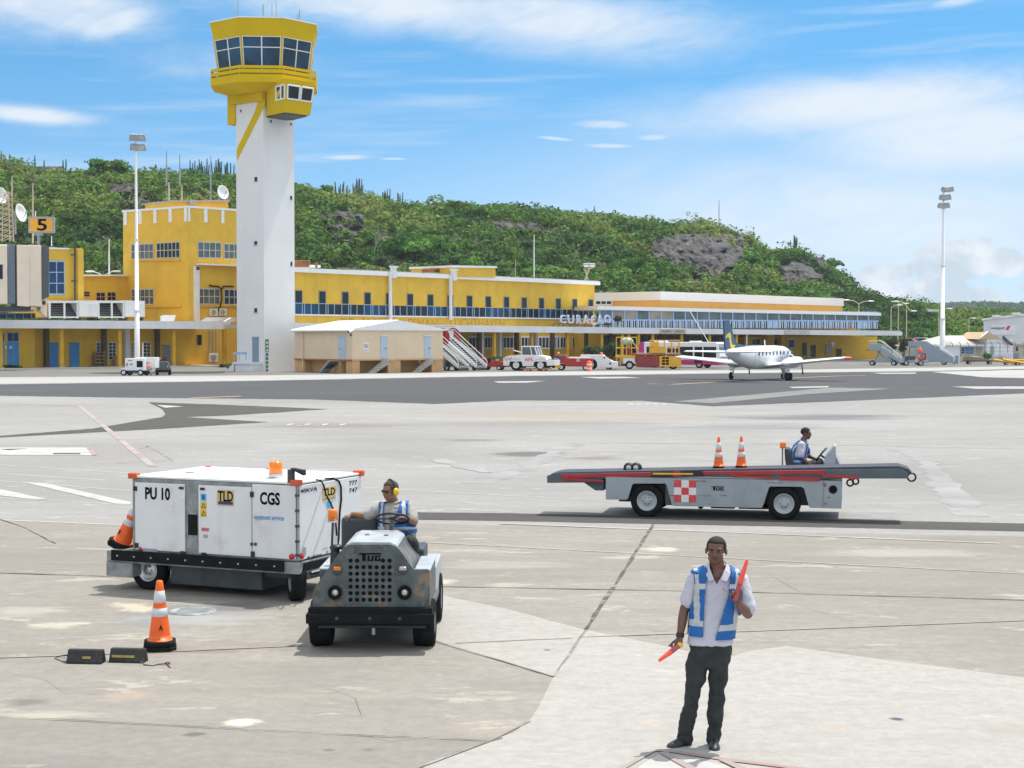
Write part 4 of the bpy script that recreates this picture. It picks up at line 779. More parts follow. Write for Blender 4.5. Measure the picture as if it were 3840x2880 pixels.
for z0, z1 in ((30.66, 31.02), (31.14, 31.42)): b.loft([octa(5.32, z0), octa(5.45, z0), octa(5.45, z1), octa(5.32, z1), octa(5.32, z0)], YELT, False, False)
for p in octa(5.38, 30.5):
    b.cyl(p, p + Vector((0, 0, .9)), .07, YELT, 6)
b.build('balcony_rail', tw)
b = MB(); b.box(-2.5, 2.35, -2.35, 2.5, 28.15, 29.3, YELT); b.box(-2.3, -.2, 2.16, 3.35, 26.1, 29.5, YELT); b.build('corbel', tw)
b = MB(); b.loft([octa(4.55, 30.1), octa(4.72, 31.2), octa(4.5, 31.2)], YELT, False, False); b.build('cab_sill', tw)
b = MB(); b.loft([octa(4.5, 30.1), octa(5.08, 34.45)], GLS, True, False)
cabg = b; cabg.mats[0] = M('cab_glass', (.012, .05, .10), .06, var=.6, sc=.35, spec=.3); cabg.build('cab_glazing', tw)
lo, hi_ = octa(4.52, 30.1), octa(5.10, 34.5)
for k in range(8):
    b = MB(); b.tube([lo[k], hi_[k]], .10, YELT, 6); b.build('cab_corner_post', tw)
    b = MB(); k2 = (k + 1) % 8; m0, m1 = (lo[k] + lo[k2]) / 2, (hi_[k] + hi_[k2]) / 2; b.tube([m0, m1], .07, WHM, 6)
    t = (33.35 - 30.1) / 4.4; b.tube([lo[k].lerp(hi_[k], t), lo[k2].lerp(hi_[k2], t)], .055, WHM, 6); b.tube([lo[k].lerp(hi_[k], .985), lo[k2].lerp(hi_[k2], .985)], .06, WHM, 6)
    for e in (.035, .965):
        c0, c1 = lo[k].lerp(lo[k2], e), hi_[k].lerp(hi_[k2], e); b.tube([c0, c1], .045, WHM, 6)
    b.build('cab_mullion', tw)
b = MB(); b.loft([octa(5.0, 34.44), octa(5.14, 34.44), octa(5.5, 36.3), octa(5.3, 36.36), octa(.2, 36.3)], YELT, True, False); b.build('roof_band', tw)
b = MB(); b.loft([octa(5.42, 36.24), octa(5.56, 36.24), octa(5.56, 36.36), octa(5.42, 36.36), octa(5.42, 36.24)], WHM, False, False); b.build('roof_trim', tw)
# annex with its windows
def tl(u, Y, z): p = P(u, 400, Y); p.z = z; return TF.i @ p
zb0, zb1 = 26.6, 29.9
lowr = [tl(1000, 167.1, zb0), tl(1070, 164.2, zb0), tl(1163, 166.6, zb0), tl(1108, 169.4, zb0), Vector((0, 0, zb0))]; upr = [tl(1000, 166.6, zb1), tl(1072, 163.4, zb1), tl(1184, 166.4, zb1), tl(1120, 169.6, zb1), Vector((0, 0, zb1))]
b = MB(); b.loft([lowr, upr], YELT, True, False); b.build('annex', tw)
b = MB(); b.loft([[p.lerp(Vector((0, 0, zb0)), .04) + Vector((0, 0, -.02)) for p in lowr], [p.lerp(Vector((0, 0, zb0)), .10) + Vector((0, 0, -.14)) for p in lowr]], DGR, True, False); b.build('annex_soffit', tw)
def awin(a0, a1, c0, c1, e0, e1, z0, z1):
    t0, t1 = (z0 - zb0) / (zb1 - zb0), (z1 - zb0) / (zb1 - zb0); f = lambda e, t: a0.lerp(a1, e).lerp(c0.lerp(c1, e), t); p = [f(e0, t0), f(e1, t0), f(e1, t1), f(e0, t1)]; n = (p[1] - p[0]).cross(p[3] - p[0]).normalized()
    b = MB(); b.hexa([x - n * .1 for x in p] + [x + n * .02 for x in p], GLS)
    for i in range(4): b.tube([p[i] + n * .04, p[(i + 1) % 4] + n * .04], .09, WHM, 6)
    b.build('annex_window', tw)
for e0, e1 in ((.52, .76), (.78, .96)): awin(lowr[0], lowr[1], upr[0], upr[1], e0, e1, 27.95, 29.3)
for e0, e1 in ((.06, .48), (.54, .95)): awin(lowr[1], lowr[2], upr[1], upr[2], e0, e1, 27.95, 29.3)
# yellow stripe running down the left face
q = lambda x, y: TF.on('x', -h - .01, *zT(x, y)); p = [q(497, 882), q(556, 882), q(552, 940), q(306, 1425), q(306, 1325), q(470, 985)]
b = MB(); b.prism([(a.y, a.z) for a in p], 'x', -h - .05, -h + .02, YELT); b.build('yellow_stripe', tw)
def small(ax, val, x0, x1, y0, y1, zf, name='slit_window'):
    a, e = TF.on(ax, val, *zf(x0, y1)), TF.on(ax, val, *zf(x1, y0)); b = MB(); s = 1 if val > 0 else -1
    if ax == 'x': b.box(val - .02, val + .1, min(a.y, e.y), max(a.y, e.y), a.z, e.z, GLS); b.box(val - .06, val - .021, min(a.y, e.y) - .05, max(a.y, e.y) + .05, a.z - .1, a.z, GRY)
    else: b.box(min(a.x, e.x), max(a.x, e.x), val - .02, val + .1, a.z, e.z, GLS); b.box(min(a.x, e.x) - .05, max(a.x, e.x) + .05, val - .06, val - .021, a.z - .1, a.z, GRY)
    b.build(name, tw)
for y in (1573, ): small('x', -h, 462, 486, y, y + 38, zT)
small('x', -h, 378, 404, 10, 42, z3); small('x', -h, 378, 404, 628, 665, z3); small('x', -h, 334, 345, 975, 992, zT); small('y', -h, 711, 727, 200, 235, z3); small('y', -h, 600, 612, 1068, 1086, zT); small('y', -h, 778, 790, 1093, 1108, zT); a = zr(0, 0, 1)
small('y', -h, 1088, 1095, 735, 747, a)
# foot: door, landing, stair, blue rail, green sign
def tq(x, y): return TF.on('x', -h, *z3(x, y))
a, e = tq(362, 1100), tq(418, 882); y0, y1 = min(a.y, e.y), max(a.y, e.y); b = MB(); b.box(-h - .05, -h + .05, y0, y1, 1.0, 3.55, GRD); b.box(-h - .08, -h - .051, y0 - .08, y1 + .08, 3.55, 3.65, GRY); b.build('door', tw); zl = 1.0
b = MB(); b.box(-h - 1.5, -h - .003, y0 - .5, y1 + 1.4, zl - .22, zl, WHF); b.box(-h - 1.35, -h - .004, y0 - .4, y1 + 1.2, 0, zl - .222, WHF)
for k in range(5): b.box(-h - 1.4, -h - .2, y1 + 1.4 + k * .28, y1 + 1.68 + k * .28, 0, zl - .2 * (k + 1) + .02, WHF)
b.build('landing', tw); b = MB()
for yy in (y0 + .4, y1 + .5, y1 + 1.3): b.cyl((-h - 1.4, yy, zl), (-h - 1.4, yy, zl + 1.0), .04, LBL, 6)
b.box(-h - 1.44, -h - 1.36, y0 + .3, y1 + 1.4, zl + .8, zl + 1.05, LBL); b.build('railing', tw)
a, e = TF.on('y', -h, *z3(480, 1080)), TF.on('y', -h, *z3(508, 915)); b = MB(); GSN = M('green_sign', (.03, .20, .10), .5, var=.1); b.box(a.x, e.x, -h - .04, -h + .01, e.z - 1.3, e.z, GSN)
for k in range(6): b.box(a.x + .05, a.x + .35, -h - .04, -h + .01, e.z - 1.75 - k * .42, e.z - 1.45 - k * .42, GSN)
for k in range(3): b.box(a.x + .1, e.x - .1, -h - .05, -h - .041, e.z - .45 - k * .4, e.z - .25 - k * .4, WHM)
b.build('sign_panel', tw)
for lab, x, y0, y1, off in (('tallest whip aerial at the left of the tower cab roof', 313, -20, 150, -3), ('short thick aerial next to the tallest whip on the cab roof', 280, 95, 150, -3), ('stout aerial in the middle of the tower cab roof', 538, 35, 145, 0), ('thin aerial just right of the stout one on the cab roof', 616, 28, 142, 0), ('thin pale aerial second right of the stout one on the cab roof', 654, 10, 142, 1), ('stout short aerial at the right of the cab roof', 862, 90, 158, 1), ('dark stub aerial at the right end of the cab roof', 843, 128, 165, 0)):
    mast(lab, zT(x, 0)[0], y0 / 2.371, y1 / 2.371 + 6, 170 + off, .04 if 'thin' in lab or 'whip' in lab else .07, m=GRY, group='aerials on the tower cab roof')
# ================================================================== LONG HALL
FH = PL(1106, 200, 2229, 248); lh = thing('terminal_hall', 'long yellow terminal hall with a ribbon of dark windows right of the tower', 'building', FH.at(0, 0))
s0, s1 = FH.s(1000), FH.s(2229); zr0 = FH.z(1106, 1022); 
b = MB(); FH.raw(b, YEL, s0, s0 + 16, 11.75, 0, 11.75, 0, -4, 0); FH.raw(b, YEL, s0 + 16, s1, 11.75, 0, 11.75, 0, -16, 0); b.build('wall', lh)
b = MB(); FH.raw(b, WHM, s0, s0 + 16, 12.30, 11.752, 12.30, 11.752, -4.5, .45); FH.raw(b, WHM, s0 + 16, s1 + .9, 12.30, 11.752, 12.30, 11.752, -16.5, .45); FH.raw(b, CON, s0 + 16, s1 + .9, 12.42, 12.301, 12.42, 12.301, -16.5, .25); b.build('roof_edge', lh)
US_ = [1107, 1193, 1278, 1359, 1440, 1518, 1595, 1669, 1742, 1814, 1884, 1952, 2018, 2081, 2145, 2206]; sa, sz = FH.s(US_[0]), FH.s(US_[-1]); step = (sz - sa) / 15
zs, zb, zm, ztop = 6.55, 6.42, 7.85, 9.42; HFR = M('window_frame_grey', (.20, .22, .23), .6, var=.1)
for k in range(16):
    a = sa + step * k; b = MB(); FH.raw(b, GLS, a, a + 1.15, ztop, zm + .06, ztop, zm + .06, -.1, .02)
    for x in (a - .05, a + 1.1): FH.raw(b, HFR, x, x + .1, ztop, zm + .06, ztop, zm + .06, .021, .07)
    FH.raw(b, HFR, a - .05, a + 1.2, ztop + .1, ztop, ztop + .1, ztop, .0, .08); b.build('upper_window', lh)
    b = MB(); e = min(a + step, s1 - .15); gg = GLS if k % 3 else GLB; FH.raw(b, gg, a - .12, e - .12, zm, zs, zm, zs, -.1, .022)
    for j, x in enumerate((-.12, 1.12, 1.5, 2.62)):
        if a + x < s1 - .2: FH.raw(b, LBL, a + x, a + x + .09, zm, zs, zm, zs, .023, .09)
    FH.raw(b, LBL, a - .10, a + 1.2, zm + .09, zm, zm + .09, zm, .0, .085); b.build('ribbon_window', lh)
b = MB(); FH.raw(b, WHF, s0, s1, zs - .02, zs - .20, zs - .02, zs - .20, .0, .22); b.build('sill', lh)
for x in range(18):
    b = MB(); a = sa - 2 + x * step * .92; FH.raw(b, YEL, a, a + .06, 11.7, 9.6, 11.7, 9.6, 0, .03)
    if a < s1 - 1: b.build('wall_rib', lh)
for u in (1464, 1690):
    part('downpipe', lh, lambda b: (b.cyl(FH.pt(u, 1200, .55), FH.at(FH.s(u, 1250, .55), 12.3, .55), .24, WHF, 10), FH.raw(b, WHF, FH.s(u) - .4, FH.s(u) + .4, 12.9, 11.5, 12.9, 11.5, .4, .8), FH.raw(b, WHM, FH.s(u) - .55, FH.s(u) + .55, 13.1, 12.9, 13.1, 12.9, .3, .95)))
b = MB(); RH = PL(1697, 222, 1860, 229); RH.slab(b, YEL, 1697, 1858, 1003, 1040, 1003, 1040, -8, 0); b.build('roof_hut', lh); b = MB(); RH.slab(b, WHM, 1694, 1860, 995, 1003, 998, 1005, -8.2, .2); b.build('roof_hut_edge', lh)
# ground floor glazing behind the canopy
for x0, x1 in ((470, 640), (730, 890), (1038, 1270), (1340, 1510), (1630, 1860), (1920, 2100)):
    (u0, v0), (u1, v1) = y6(x0, 590), y6(x1, 780); window(FH, lh, u0, u1, v0, v1, v0, v1, 3 if x1 - x0 < 200 else 4, 1, WHF, GLS, 0, 0, .22)
for x0, x1 in ((-90, 90), (180, 400), (420, 560)): (u0, v0), (u1, v1) = y7(x0, 255), y7(x1, 430); window(FH, lh, u0, u1, v0, v1, v0, v1, 4, 1, WHF, GLB, 0, 0, .2)
# faded lettering ghosted on the yellow wall
GHO = M('faded_lettering', (.54, .30, .03), .8, var=.1)
for s, ua, ub in (('DR. ALBERT PLESMAN', 1280, 1640), ("LUCHTHAVEN", 1690, 1892)):
    p0, p1 = FH.pt(ua, 1226, .012), FH.pt(ub, 1226, .012); text(s, GHO, lh, p0, FH.d, (0, 0, 1), (p1 - p0).length, 1.15, .012, 'faded_lettering')
rel(lh)
# rooftop bits
RST = M('rusty_steel', (.36, .13, .035), .8, var=.3, sc=1.2, dirt=.5)
def rbox(label, pl, u0, u1, v0, v1, off, name='rusty_roof_unit'):
    t = thing(name, label, 'roof unit', pl.pt((u0 + u1) / 2, v1, off)); b = MB(); pl.slab(b, RST, u0, u1, v0, v1 - 3, v0, v1 - 3, off - 2.2, off, off); b.build('casing', t, .06); b = MB(); pl.slab(b, WHF, u0 + 2, u1 - 2, v1 - 3, v1 + 3, v1 - 3, v1 + 3, off - 2, off - .2, off); b.build('base', t); b = MB()
    for k in range(5): pl.slab(b, DGR, u0 + 3, u1 - 3, v0 + 3 + k * (v1 - v0 - 8) / 5, v0 + 4 + k * (v1 - v0 - 8) / 5, v0 + 3 + k * (v1 - v0 - 8) / 5, v0 + 4 + k * (v1 - v0 - 8) / 5, off, off + .03, off)
    b.build('louvre', t); rel(t)
rbox('rusty orange roof unit right beside the tower on the long hall', FH, 1112, 1165, 976, 1005, -3); rbox('smaller rusty roof unit between the two drainpipes', FH, 1625, 1676, 1008, 1024, -2)
b = MB(); FH.slab(b, WHM, 1160, 1203, 993, 1003, 994, 1004, -4.5, -3, -3); FH.slab(b, RST, 1184, 1188, 982, 1005, 982, 1005, -3, -2.8, -3); tag(b.build('roof_vent'), 'low white vent box next to the rusty unit by the tower', 'roof vent')
mast('slim white mast with a small box on the long hall roof', 2003, 880, 1040, 236, .10, m=WHM); mast('thin short rusty rod on the long hall roof', 1933, 972, 1034, 232, .06, m=CRM)
fl = thing('roof_floodlight', 'twin floodlights on a crossed cream trestle at the right end of the long hall roof', 'floodlight', FH.pt(2200, 1050, -2)); b = MB(); q = lambda u, v: FH.pt(u, v, -2)
for a, e in (((2192, 1050), (2210, 1010)), ((2206, 1050), (2192, 1010)), ((2199, 1050), (2201, 1012))): b.cyl(q(*a), q(*e), .09, CRM, 6)
b.cyl(q(2188, 1010), (q(2220, 1006)), .07, CRM, 6); b.build('trestle', fl)
for u in (2198, 2221):
    b = MB(); p = q(u, 997); b.T = Matrix.Translation(p) @ Matrix.Rotation(R(-25 if u < 2210 else 20), 4, 'Z') @ Matrix.Rotation(R(20), 4, 'X'); b.hexa([(-.4, .2, -.3), (.4, .2, -.3), (.4, .5, -.25), (-.4, .5, -.25), (-.55, -.1, .35), (.55, -.1, .35), (.45, .5, .3), (-.45, .5, .3)], GRY); b.box(-.4, .4, -.02, .06, -.22, .28, WHM); b.T = None; b.build('lamp', fl)
rel(fl)
# canopy in front of the hall
CFM = PL(1106, 188, 2147, 226)
cm_cols = [(y6(x, 0)[0], -.6, .38, YCOL) for x in (915, 1535, 2125)] + [(y6(x, 0)[0], -5., .5, DCOL) for x in (675, 1295, 1885)] + [(y6(x, 0)[0], -5.3, .45, WHF) for x in (712, 1010, 1605)]
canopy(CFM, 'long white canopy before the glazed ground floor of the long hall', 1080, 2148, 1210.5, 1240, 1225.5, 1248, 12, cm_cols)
CFR = PL(2147, 226, 3384, 246)
cr_cols = [(y7(x, 0)[0], -.6, .36, YCOL) for x in (635, 945, 1040, 1190, 1405, 1840)] + [(y7(x, 0)[0], -4.5, .45, DCOL) for x in (405, 780, 1530)] + [(zr(2500, 1180, 2.765)(x, 0)[0], -.6, .3, YCOL) for x in (450, 730)] + [(2801, -.3, .14, WHM)]
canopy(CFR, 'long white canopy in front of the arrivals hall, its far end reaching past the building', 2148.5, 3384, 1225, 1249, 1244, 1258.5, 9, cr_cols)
# CURACAO letters on their stand
cs = thing('name_sign', 'large pale blue letters spelling CURACAO standing on the canopy roof', 'sign', CFM.pt(2190, 1226, -1)); LET = M('pale_letter_paint', (.50, .58, .80), .5, var=.06)
PLX = PL(2060, 226, 2300, 234)
for ch, x0, x1 in (('C', 1225, 1278), ('U', 1297, 1352), ('R', 1378, 1420), ('A', 1437, 1490), ('Ç', 1510, 1555), ('A', 1567, 1620), ('O', 1632, 1690)):
    y0, y1 = (690, 768) if ch != 'Ç' else (694, 800)
    (u0, v0), (u1, v1) = z4(x0, y0), z4(x1, y1 + (x0 - 1225) * .022); p, e = PLX.pt(u0, v1, 0), PLX.pt(u1, v0, 0); text(ch, LET, cs, p, PLX.d, (0, 0, 1), PLX.s(u1) - PLX.s(u0), e.z - p.z, .22, 'letter', .006)
b = MB(); q = lambda x, y, o=-.5: PLX.pt(*z4(x, y), o)
b.tube([q(1175, 765), q(1690, 782)], .07, DGR, 5)
for x in (1175, 1215, 1260, 1320, 1395, 1460, 1530, 1590, 1660): b.cyl(q(x, 768), q(x - (15 if x < 1200 else 0), 800), .06, DGR, 5)
b.build('stand', cs); rel(cs)
# ================================================================== ARRIVALS HALL
ah = thing('arrivals_hall', 'arrivals hall with white roof block and blue framed upper glazing', 'building', CFR.at(0, 0, -9)); UB = PL(2240, 236, 3294, 253)
b = MB(); UB.raw(b, YEL, UB.s(2236), UB.s(3290), 5.5, 0, 5.5, 0, -16, -6); b.build('wall', ah)
b = MB(); UB.slab(b, YEL, 2790, 3290, 1262, 1362, 1262, 1362, -5.9, -3, -3); b.build('wall', ah)
ARY = M('arrivals_ochre', (.70, .40, .10), .8, var=.06, sc=.5)
b = MB(); TB = PL(2477, 252, 3163, 266); TL_ = PL(2228, 262, 2477, 252)
TB.slab(b, WHM, 2477, 3163, 1093, 1126, 1119, 1148, -12, 0); TB.slab(b, ARY, 2477, 3160, 1126.5, 1160, 1148.5, 1180, -12, -.1); TL_.slab(b, WHM, 2226, 2477, 1098, 1130, 1093, 1126, -3, 0); TL_.slab(b, ARY, 2226, 2477, 1130.5, 1160, 1126.5, 1160, -3, -.1); b.build('roof_block', ah)
b = MB(); TL_.slab(b, WHM, 2232, 2298, 1126, 1146, 1126, 1146, 0, .3)
for k in range(3): TL_.slab(b, GLS, 2240 + k * 20, 2256 + k * 20, 1130, 1140, 1130, 1140, .3, .33)
b.build('louvre', ah)
b = MB(); UB.slab(b, WHM, 2236, 3297, 1147, 1161, 1173, 1184, -9, .5); b.build('eave', ah)
NB = 24; ss = [UB.s(2246) + (UB.s(3294) - UB.s(2246)) * k / NB for k in range(NB + 1)]; zt_, zm1, zm0, zb_ = UB.z(2700, 1168), UB.z(2700, 1199), UB.z(2700, 1204), UB.z(2700, 1231)
CTN = M('curtained_glass', (.30, .27, .22), .3, var=.2, sc=.5)
for k in range(NB):
    a, e = ss[k], ss[k + 1]; b = MB(); UB.raw(b, CTN if k in (1, 2, 4, 5) else GLG, a, e, zt_, zm1, zt_, zm1, -.1, 0); UB.raw(b, LBL, a, e, zm1, zm0, zm1, zm0, -.1, .12); UB.raw(b, LBL, a, a + .16, zt_, zb_, zt_, zb_, .003, .14); UB.raw(b, LBL, a, e, zt_ + .12, zt_, zt_ + .12, zt_, -.1, .1); b.build('upper_glazing', ah)
    b = MB(); w = (e - a) / 6
    UB.raw(b, LBL if k in (14, 22) else (GLS if rnd.random() < .75 else GLG), a, e, zm0, zb_, zm0, zb_, -.1, .0)
    for j in range(6): UB.raw(b, LBL if j % 3 == 0 else WHF, a + j * w, a + j * w + (.30 if j % 3 == 0 else .10), zm0, zb_, zm0, zb_, .002, .11)
    b.build('lower_glazing', ah)
# ground floor openings
for x0, x1, y0, y1 in ((880, 970, 250, 310), (1110, 1178, 248, 320), (1258, 1328, 255, 345)):
    (u0, v0), (u1, v1) = zr(2500, 1180, 2.765)(x0, y0), zr(2500, 1180, 2.765)(x1, y1); window(UB, ah, u0, u1, v0, v1, v0, v1, 1, 1, WHF, GLS, -3, -3, .12)
for x0, x1, y0, y1 in ((1405, 1452, 290, 425), (1492, 1545, 315, 440), (1760, 1812, 355, 460)):
    (u0, v0), (u1, v1) = zr(2500, 1180, 2.765)(x0, y0), zr(2500, 1180, 2.765)(x1, y1); b = MB(); UB.slab(b, DGR, u0, u1, v0, v1, v0, v1, -3, -2.92, -3); UB.slab(b, CON, u0 - 1, u1 + 1, v0 - 1.5, v0, v0 - 1.5, v0, -3, -2.85, -3); b.build('door', ah)
b = MB(); UB.slab(b, CON, 3095, 3117, 1290, 1330, 1290, 1330, -3, -2.8, -3); UB.slab(b, WHM, 3116, 3130, 1282, 1300, 1282, 1300, -3, -2.9, -3); b.build('meter_box', ah)
for u0, u1 in ((2877, 2902), (2930, 2952)):
    b = MB(); UB.slab(b, YCOL, u0, u1, 1252, 1362, 1252, 1362, -2.99, -1.6, -1.6); b.build('pier', ah)
for u in range(2260, 2780, 34): window(UB, ah, u, u + 28, 1258, 1335, 1258, 1335, 2, 2, DCOL, GLS, -6, -6, .12)
rel(ah)
for s, x0, x1 in (('TRANSITO', 1505, 1712), ('ARRIVALS', 1722, 1890)):
    (u0, v0), (u1, v1) = y7(x0, 133), y7(x1, 205); o = thing('hanging_sign', 'cream sign reading %s on the canopy edge' % s, 'sign', CFR.pt(u0, v1, .05)); b = MB(); CFR.slab(b, M('sign_cream', (.52, .50, .44), .6, var=.05), u0, u1, v0, v1, v0 + 1, v1 + .5, .01, .25); b.build('panel', o)
    p, e = CFR.pt(u0 + 5, v1 - 4, .255), CFR.pt(u1 - 4, v0 + 5, .255); text(s, M('sign_grey_ink', (.10, .10, .09), .6), o, p, CFR.d, (0, 0, 1), CFR.s(u1 - 4) - CFR.s(u0 + 5), e.z - p.z, .02, 'lettering', .0); rel(o)
b = MB(); CFR.slab(b, M('sign_grey', (.50, .50, .51), .7), 2940, 3036, 1238, 1254, 1239, 1255, .01, .12); tag(b.build('blank_sign'), 'blank grey weathered sign board on the canopy edge right of the aircraft fin', 'sign')
# plants
def bush(label, u, v, Y, r, m, name='potted_shrub', cat='shrub', n=700, size=.13):
    p = P(u, v, Y); t = thing(name, label, cat, p, 0, None); b = MB()
    for k in range(5): a = k * 1.25; b.tube([(0, 0, -.1), (math.cos(a) * r[0] * .3, math.sin(a) * r[1] * .3, r[2] * .8), (math.cos(a) * r[0] * .5, math.sin(a) * r[1] * .5, r[2] * 1.5)], [.05, .04, .02], TRK, 5)
    b.build('stem', t); leaf_obj('foliage', [clump((rnd.uniform(-.4, .4) * r[0], rnd.uniform(-.4, .4) * r[1], r[2] * rnd.uniform(.7, 1.3)), (r[0] * .7, r[1] * .7, r[2] * .8), n // 5, size, .2, .4) for k in range(5)], m, t)
gd = lambda Y: HV + CH * CF / Y
bush('left dark green shrub under the canopy behind the white tractor', 2222, gd(219), 219, (1.5, 1.2, 1.4), DARKL); bush('right taller dark green shrub under the canopy behind the beacons of the low tractor', 2276, gd(221), 221, (1.7, 1.3, 1.7), DARKL)
bush('trailing green plant growing on the canopy roof beside the last sign letter', 2316, 1222, 229, (.7, .6, .85), OLIVE, 'roof_plant', 'plant', 500, .11); bush('small green weed on the canopy roof below the last letters', 2280, 1226, 228, (.8, .5, .35), OLIVE, 'roof_plant', 'plant', 250, .09)
bush('bright green shrub at the front of the bus', 2702, gd(214), 214, (.8, .8, .85), GREEN); bush('low weeds at the foot of the blue double door', 22, gd(183), 183, (2.2, .5, .25), DARKL, 'weeds', 'weeds', 500, .09); bush('dark weeds beside the tower steps', 860, gd(178), 178, (1.3, .7, .4), DARKL, 'weeds', 'weeds', 500, .09)
# pallets leaning by the wall, old cone, kerb
t = thing('wooden_pallets', 'stack of broken wooden pallets leaning on the yellow wall by the white windows', 'pallets', CFL.at(CFL.s(375, 1250, -5), 0, -5)); WD = M('old_wood', (.30, .21, .12), .9, var=.3, sc=2)
for k in range(3):
    b = MB(); q = lambda s_, z, o: CFL.at(CFL.s(375, 1250, -5) + s_, z, -5 + o)
    for j in range(5): z = .05 + j * .42; CFL.raw(b, WD, CFL.s(375, 1250, -5) - .7, CFL.s(375, 1250, -5) + .7, z + .14, z, z + .14, z, -5 - .28 * k, -4.93 - .28 * k)
    for s_ in (-.65, 0, .65): CFL.raw(b, WD, CFL.s(375, 1250, -5) + s_ - .05, CFL.s(375, 1250, -5) + s_ + .05, 2.0 - k * .2, 0, 2.0 - k * .2, 0, -5.13 - .28 * k, -5.002 - .28 * k)
    b.build('pallet', t)
rel(t); b = MB(); CFL.slab(b, WD, 424, 436, 1332, 1380, 1334, 1380, -5.6, -5.45, -5.5); tag(b.build('leaning_board'), 'brown board leaning on the wall under the canopy beside the second white window', 'board')
b = MB(); CFL.raw(b, CON, CFL.s(-60), CFL.s(860), .12, -.1, .12, -.1, -6, .8); struct(b.build('canopy_walk'))
b = MB(); CFM.raw(b, CON, CFM.s(1080), CFM.s(2147), .12, -.1, .12, -.1, -11, .3); struct(b.build('canopy_walk')); b = MB(); CFR.raw(b, CON, CFR.s(2149), CFR.s(3384), .12, -.1, .12, -.1, -9, .3); struct(b.build('canopy_walk'))
# ================================================================== STILTED CABIN
BC = P(1321, HV, 159); BC.z = 0; BF = Fr((BC.x, BC.y), math.atan2(7.0, 8.83)); sh = thing('equipment_cabin', 'beige cabin on ochre piers with white gabled roof beside the tower', 'cabin', BF.o, BF.rz)
LX = BF.on('y', 0, 1661, 1300).x; LY = BF.on('x', 0, 1105, 1300).y; zf, ze = 1.40, 4.28
b = MB(); b.box(0, LX, 0, LY, zf, ze, BEI); b.build('wall', sh)
b = MB(); b.box(-.08, LX + .08, -.08, LY + .08, zf - .14, zf - .002, BEO)
for k in range(int(LY / .3)): b.box(-.12, -.081, k * .3, k * .3 + .15, zf - .18, zf - .02, RST)
b.build('floor_edge', sh)
for x0, x1, y0, y1 in ((0, .9, .0, 1.2), (LX * .38, LX * .38 + 1.6, 0, 1.2), (LX - 1.9, LX, 0, 1.2), (.0, .9, 2.2, 3.4), (0, .9, LY - 2, LY), (2, LX - 1, LY - 1.2, LY)):
    b = MB(); b.box(x0 + .02, x1 - .02, y0 + .02, y1 - .02, 0, zf - .141, BEO); b.build('pier', sh)
b = MB(); b.box(1.3, LX - 2, 1.6, 1.8, 0, zf - .15, BEO); b.box(.95, 1.15, 1.3, LY - 2.1, 0, zf - .15, BEO); b.build('skirt_wall', sh)
xr, zp = LX * .49, ze + 1.05
b = MB(); b.prism([(-.35, ze), (LX + .35, ze), (LX + .35, ze + .12), (xr, zp), (-.35, ze + .12)], 'y', -.25, LY + .2, WHM)
for k in range(int((LY + .4) / .22)): b.cyl((-.36, -.2 + k * .22, ze + .12), (xr, -.2 + k * .22, zp + .01), .035, WHM, 4)
b.build('roof', sh); b = MB(); b.cyl((-.42, -.25, ze - .02), (-.42, LY + .2, ze - .02), .09, WHF, 8); b.cyl((-.16, LY * .83, ze), (-.16, LY * .83, .2), .06, BEI, 8); b.build('gutter', sh)
def bdoor(ax, x0, x1, y0, y1):
    a, e = BF.on(ax, 0, *z3(x0, y1)), BF.on(ax, 0, *z3(x1, y0)); b = MB(); z1 = e.z
    if ax == 'y': b.box(a.x, e.x, -.06, .02, zf, z1, M('pale_blue_door', (.42, .53, .62), .6, var=.05)); b.box(a.x - .1, e.x + .1, -.16, -.0, z1 + .01, z1 + .09, WHM); o = b.build('door', sh); b = MB(); b.box(e.x - .25, e.x - .15, -.12, -.062, zf + 1, zf + 1.12, DGR); b.build('handle', o)
    else:
        ya, yb = min(a.y, e.y), max(a.y, e.y); b.box(-.06, .02, ya, yb, zf, z1, _M['pale_blue_door']); o = b.build('door', sh); b = MB(); b.box(-.12, -.062, yb - .3, yb - .2, zf + 1, zf + 1.12, DGR); b.build('handle', o)
    return a, e
d1 = bdoor('y', 1540, 1600, 885, 1100); d2 = bdoor('y', 1943, 2002, 888, 1100); d3 = bdoor('x', 1158, 1222, 882, 1100)
for d in (d1, d2):
    b = MB(); xe = d[1].x
    for k in range(7): b.box(xe - .55 - (k + 1) * .29, xe - .55 - k * .29, -1.25, -.15, max(0, zf - .2 * (k + 1) - .12), zf - .2 * (k + 1) + .06, CON)
    b.box(xe - .55, xe + .05, -1.3, -.1, zf - .16, zf - .02, CON); b.box(xe - .5, xe, -.9, -.3, 0, zf - .17, BEO)
    p = [(xe - .5, zf - .18), (xe - .5, zf - .45), (xe - 2.5, 0), (xe - 2.2, 0)]; b.prism(p, 'y', -1.2, -.2, CON); b.build('stair', sh)
b = MB(); yb = max(d3[0].y, d3[1].y)
for k in range(7): b.box(-1.2, -.12, yb + k * .29, yb + (k + 1) * .29, max(0, zf - .2 * (k + 1) - .12), zf - .2 * (k + 1) + .06, CON)
b.prism([(yb, zf - .2), (yb, zf - .5), (yb + 2.0, 0), (yb + 2.3, 0)], 'x', -1.1, -.2, DGR); b.build('stair', sh)
a, e = BF.on('y', 0, *z3(1383, 1028)), BF.on('y', 0, *z3(1428, 945)); t = thing('no_smoking_sign', 'white no smoking sign with a red ring on the beige cabin wall', 'sign', BF.m @ Vector((a.x, -.03, a.z)), BF.rz); w, hh = e.x - a.x, e.z - a.z
b = MB(); b.box(0, w, -.02, .02, 0, hh, WHM); b.build('panel', t); b = MB(); c = (w / 2, -.03, hh * .62); r = w * .38
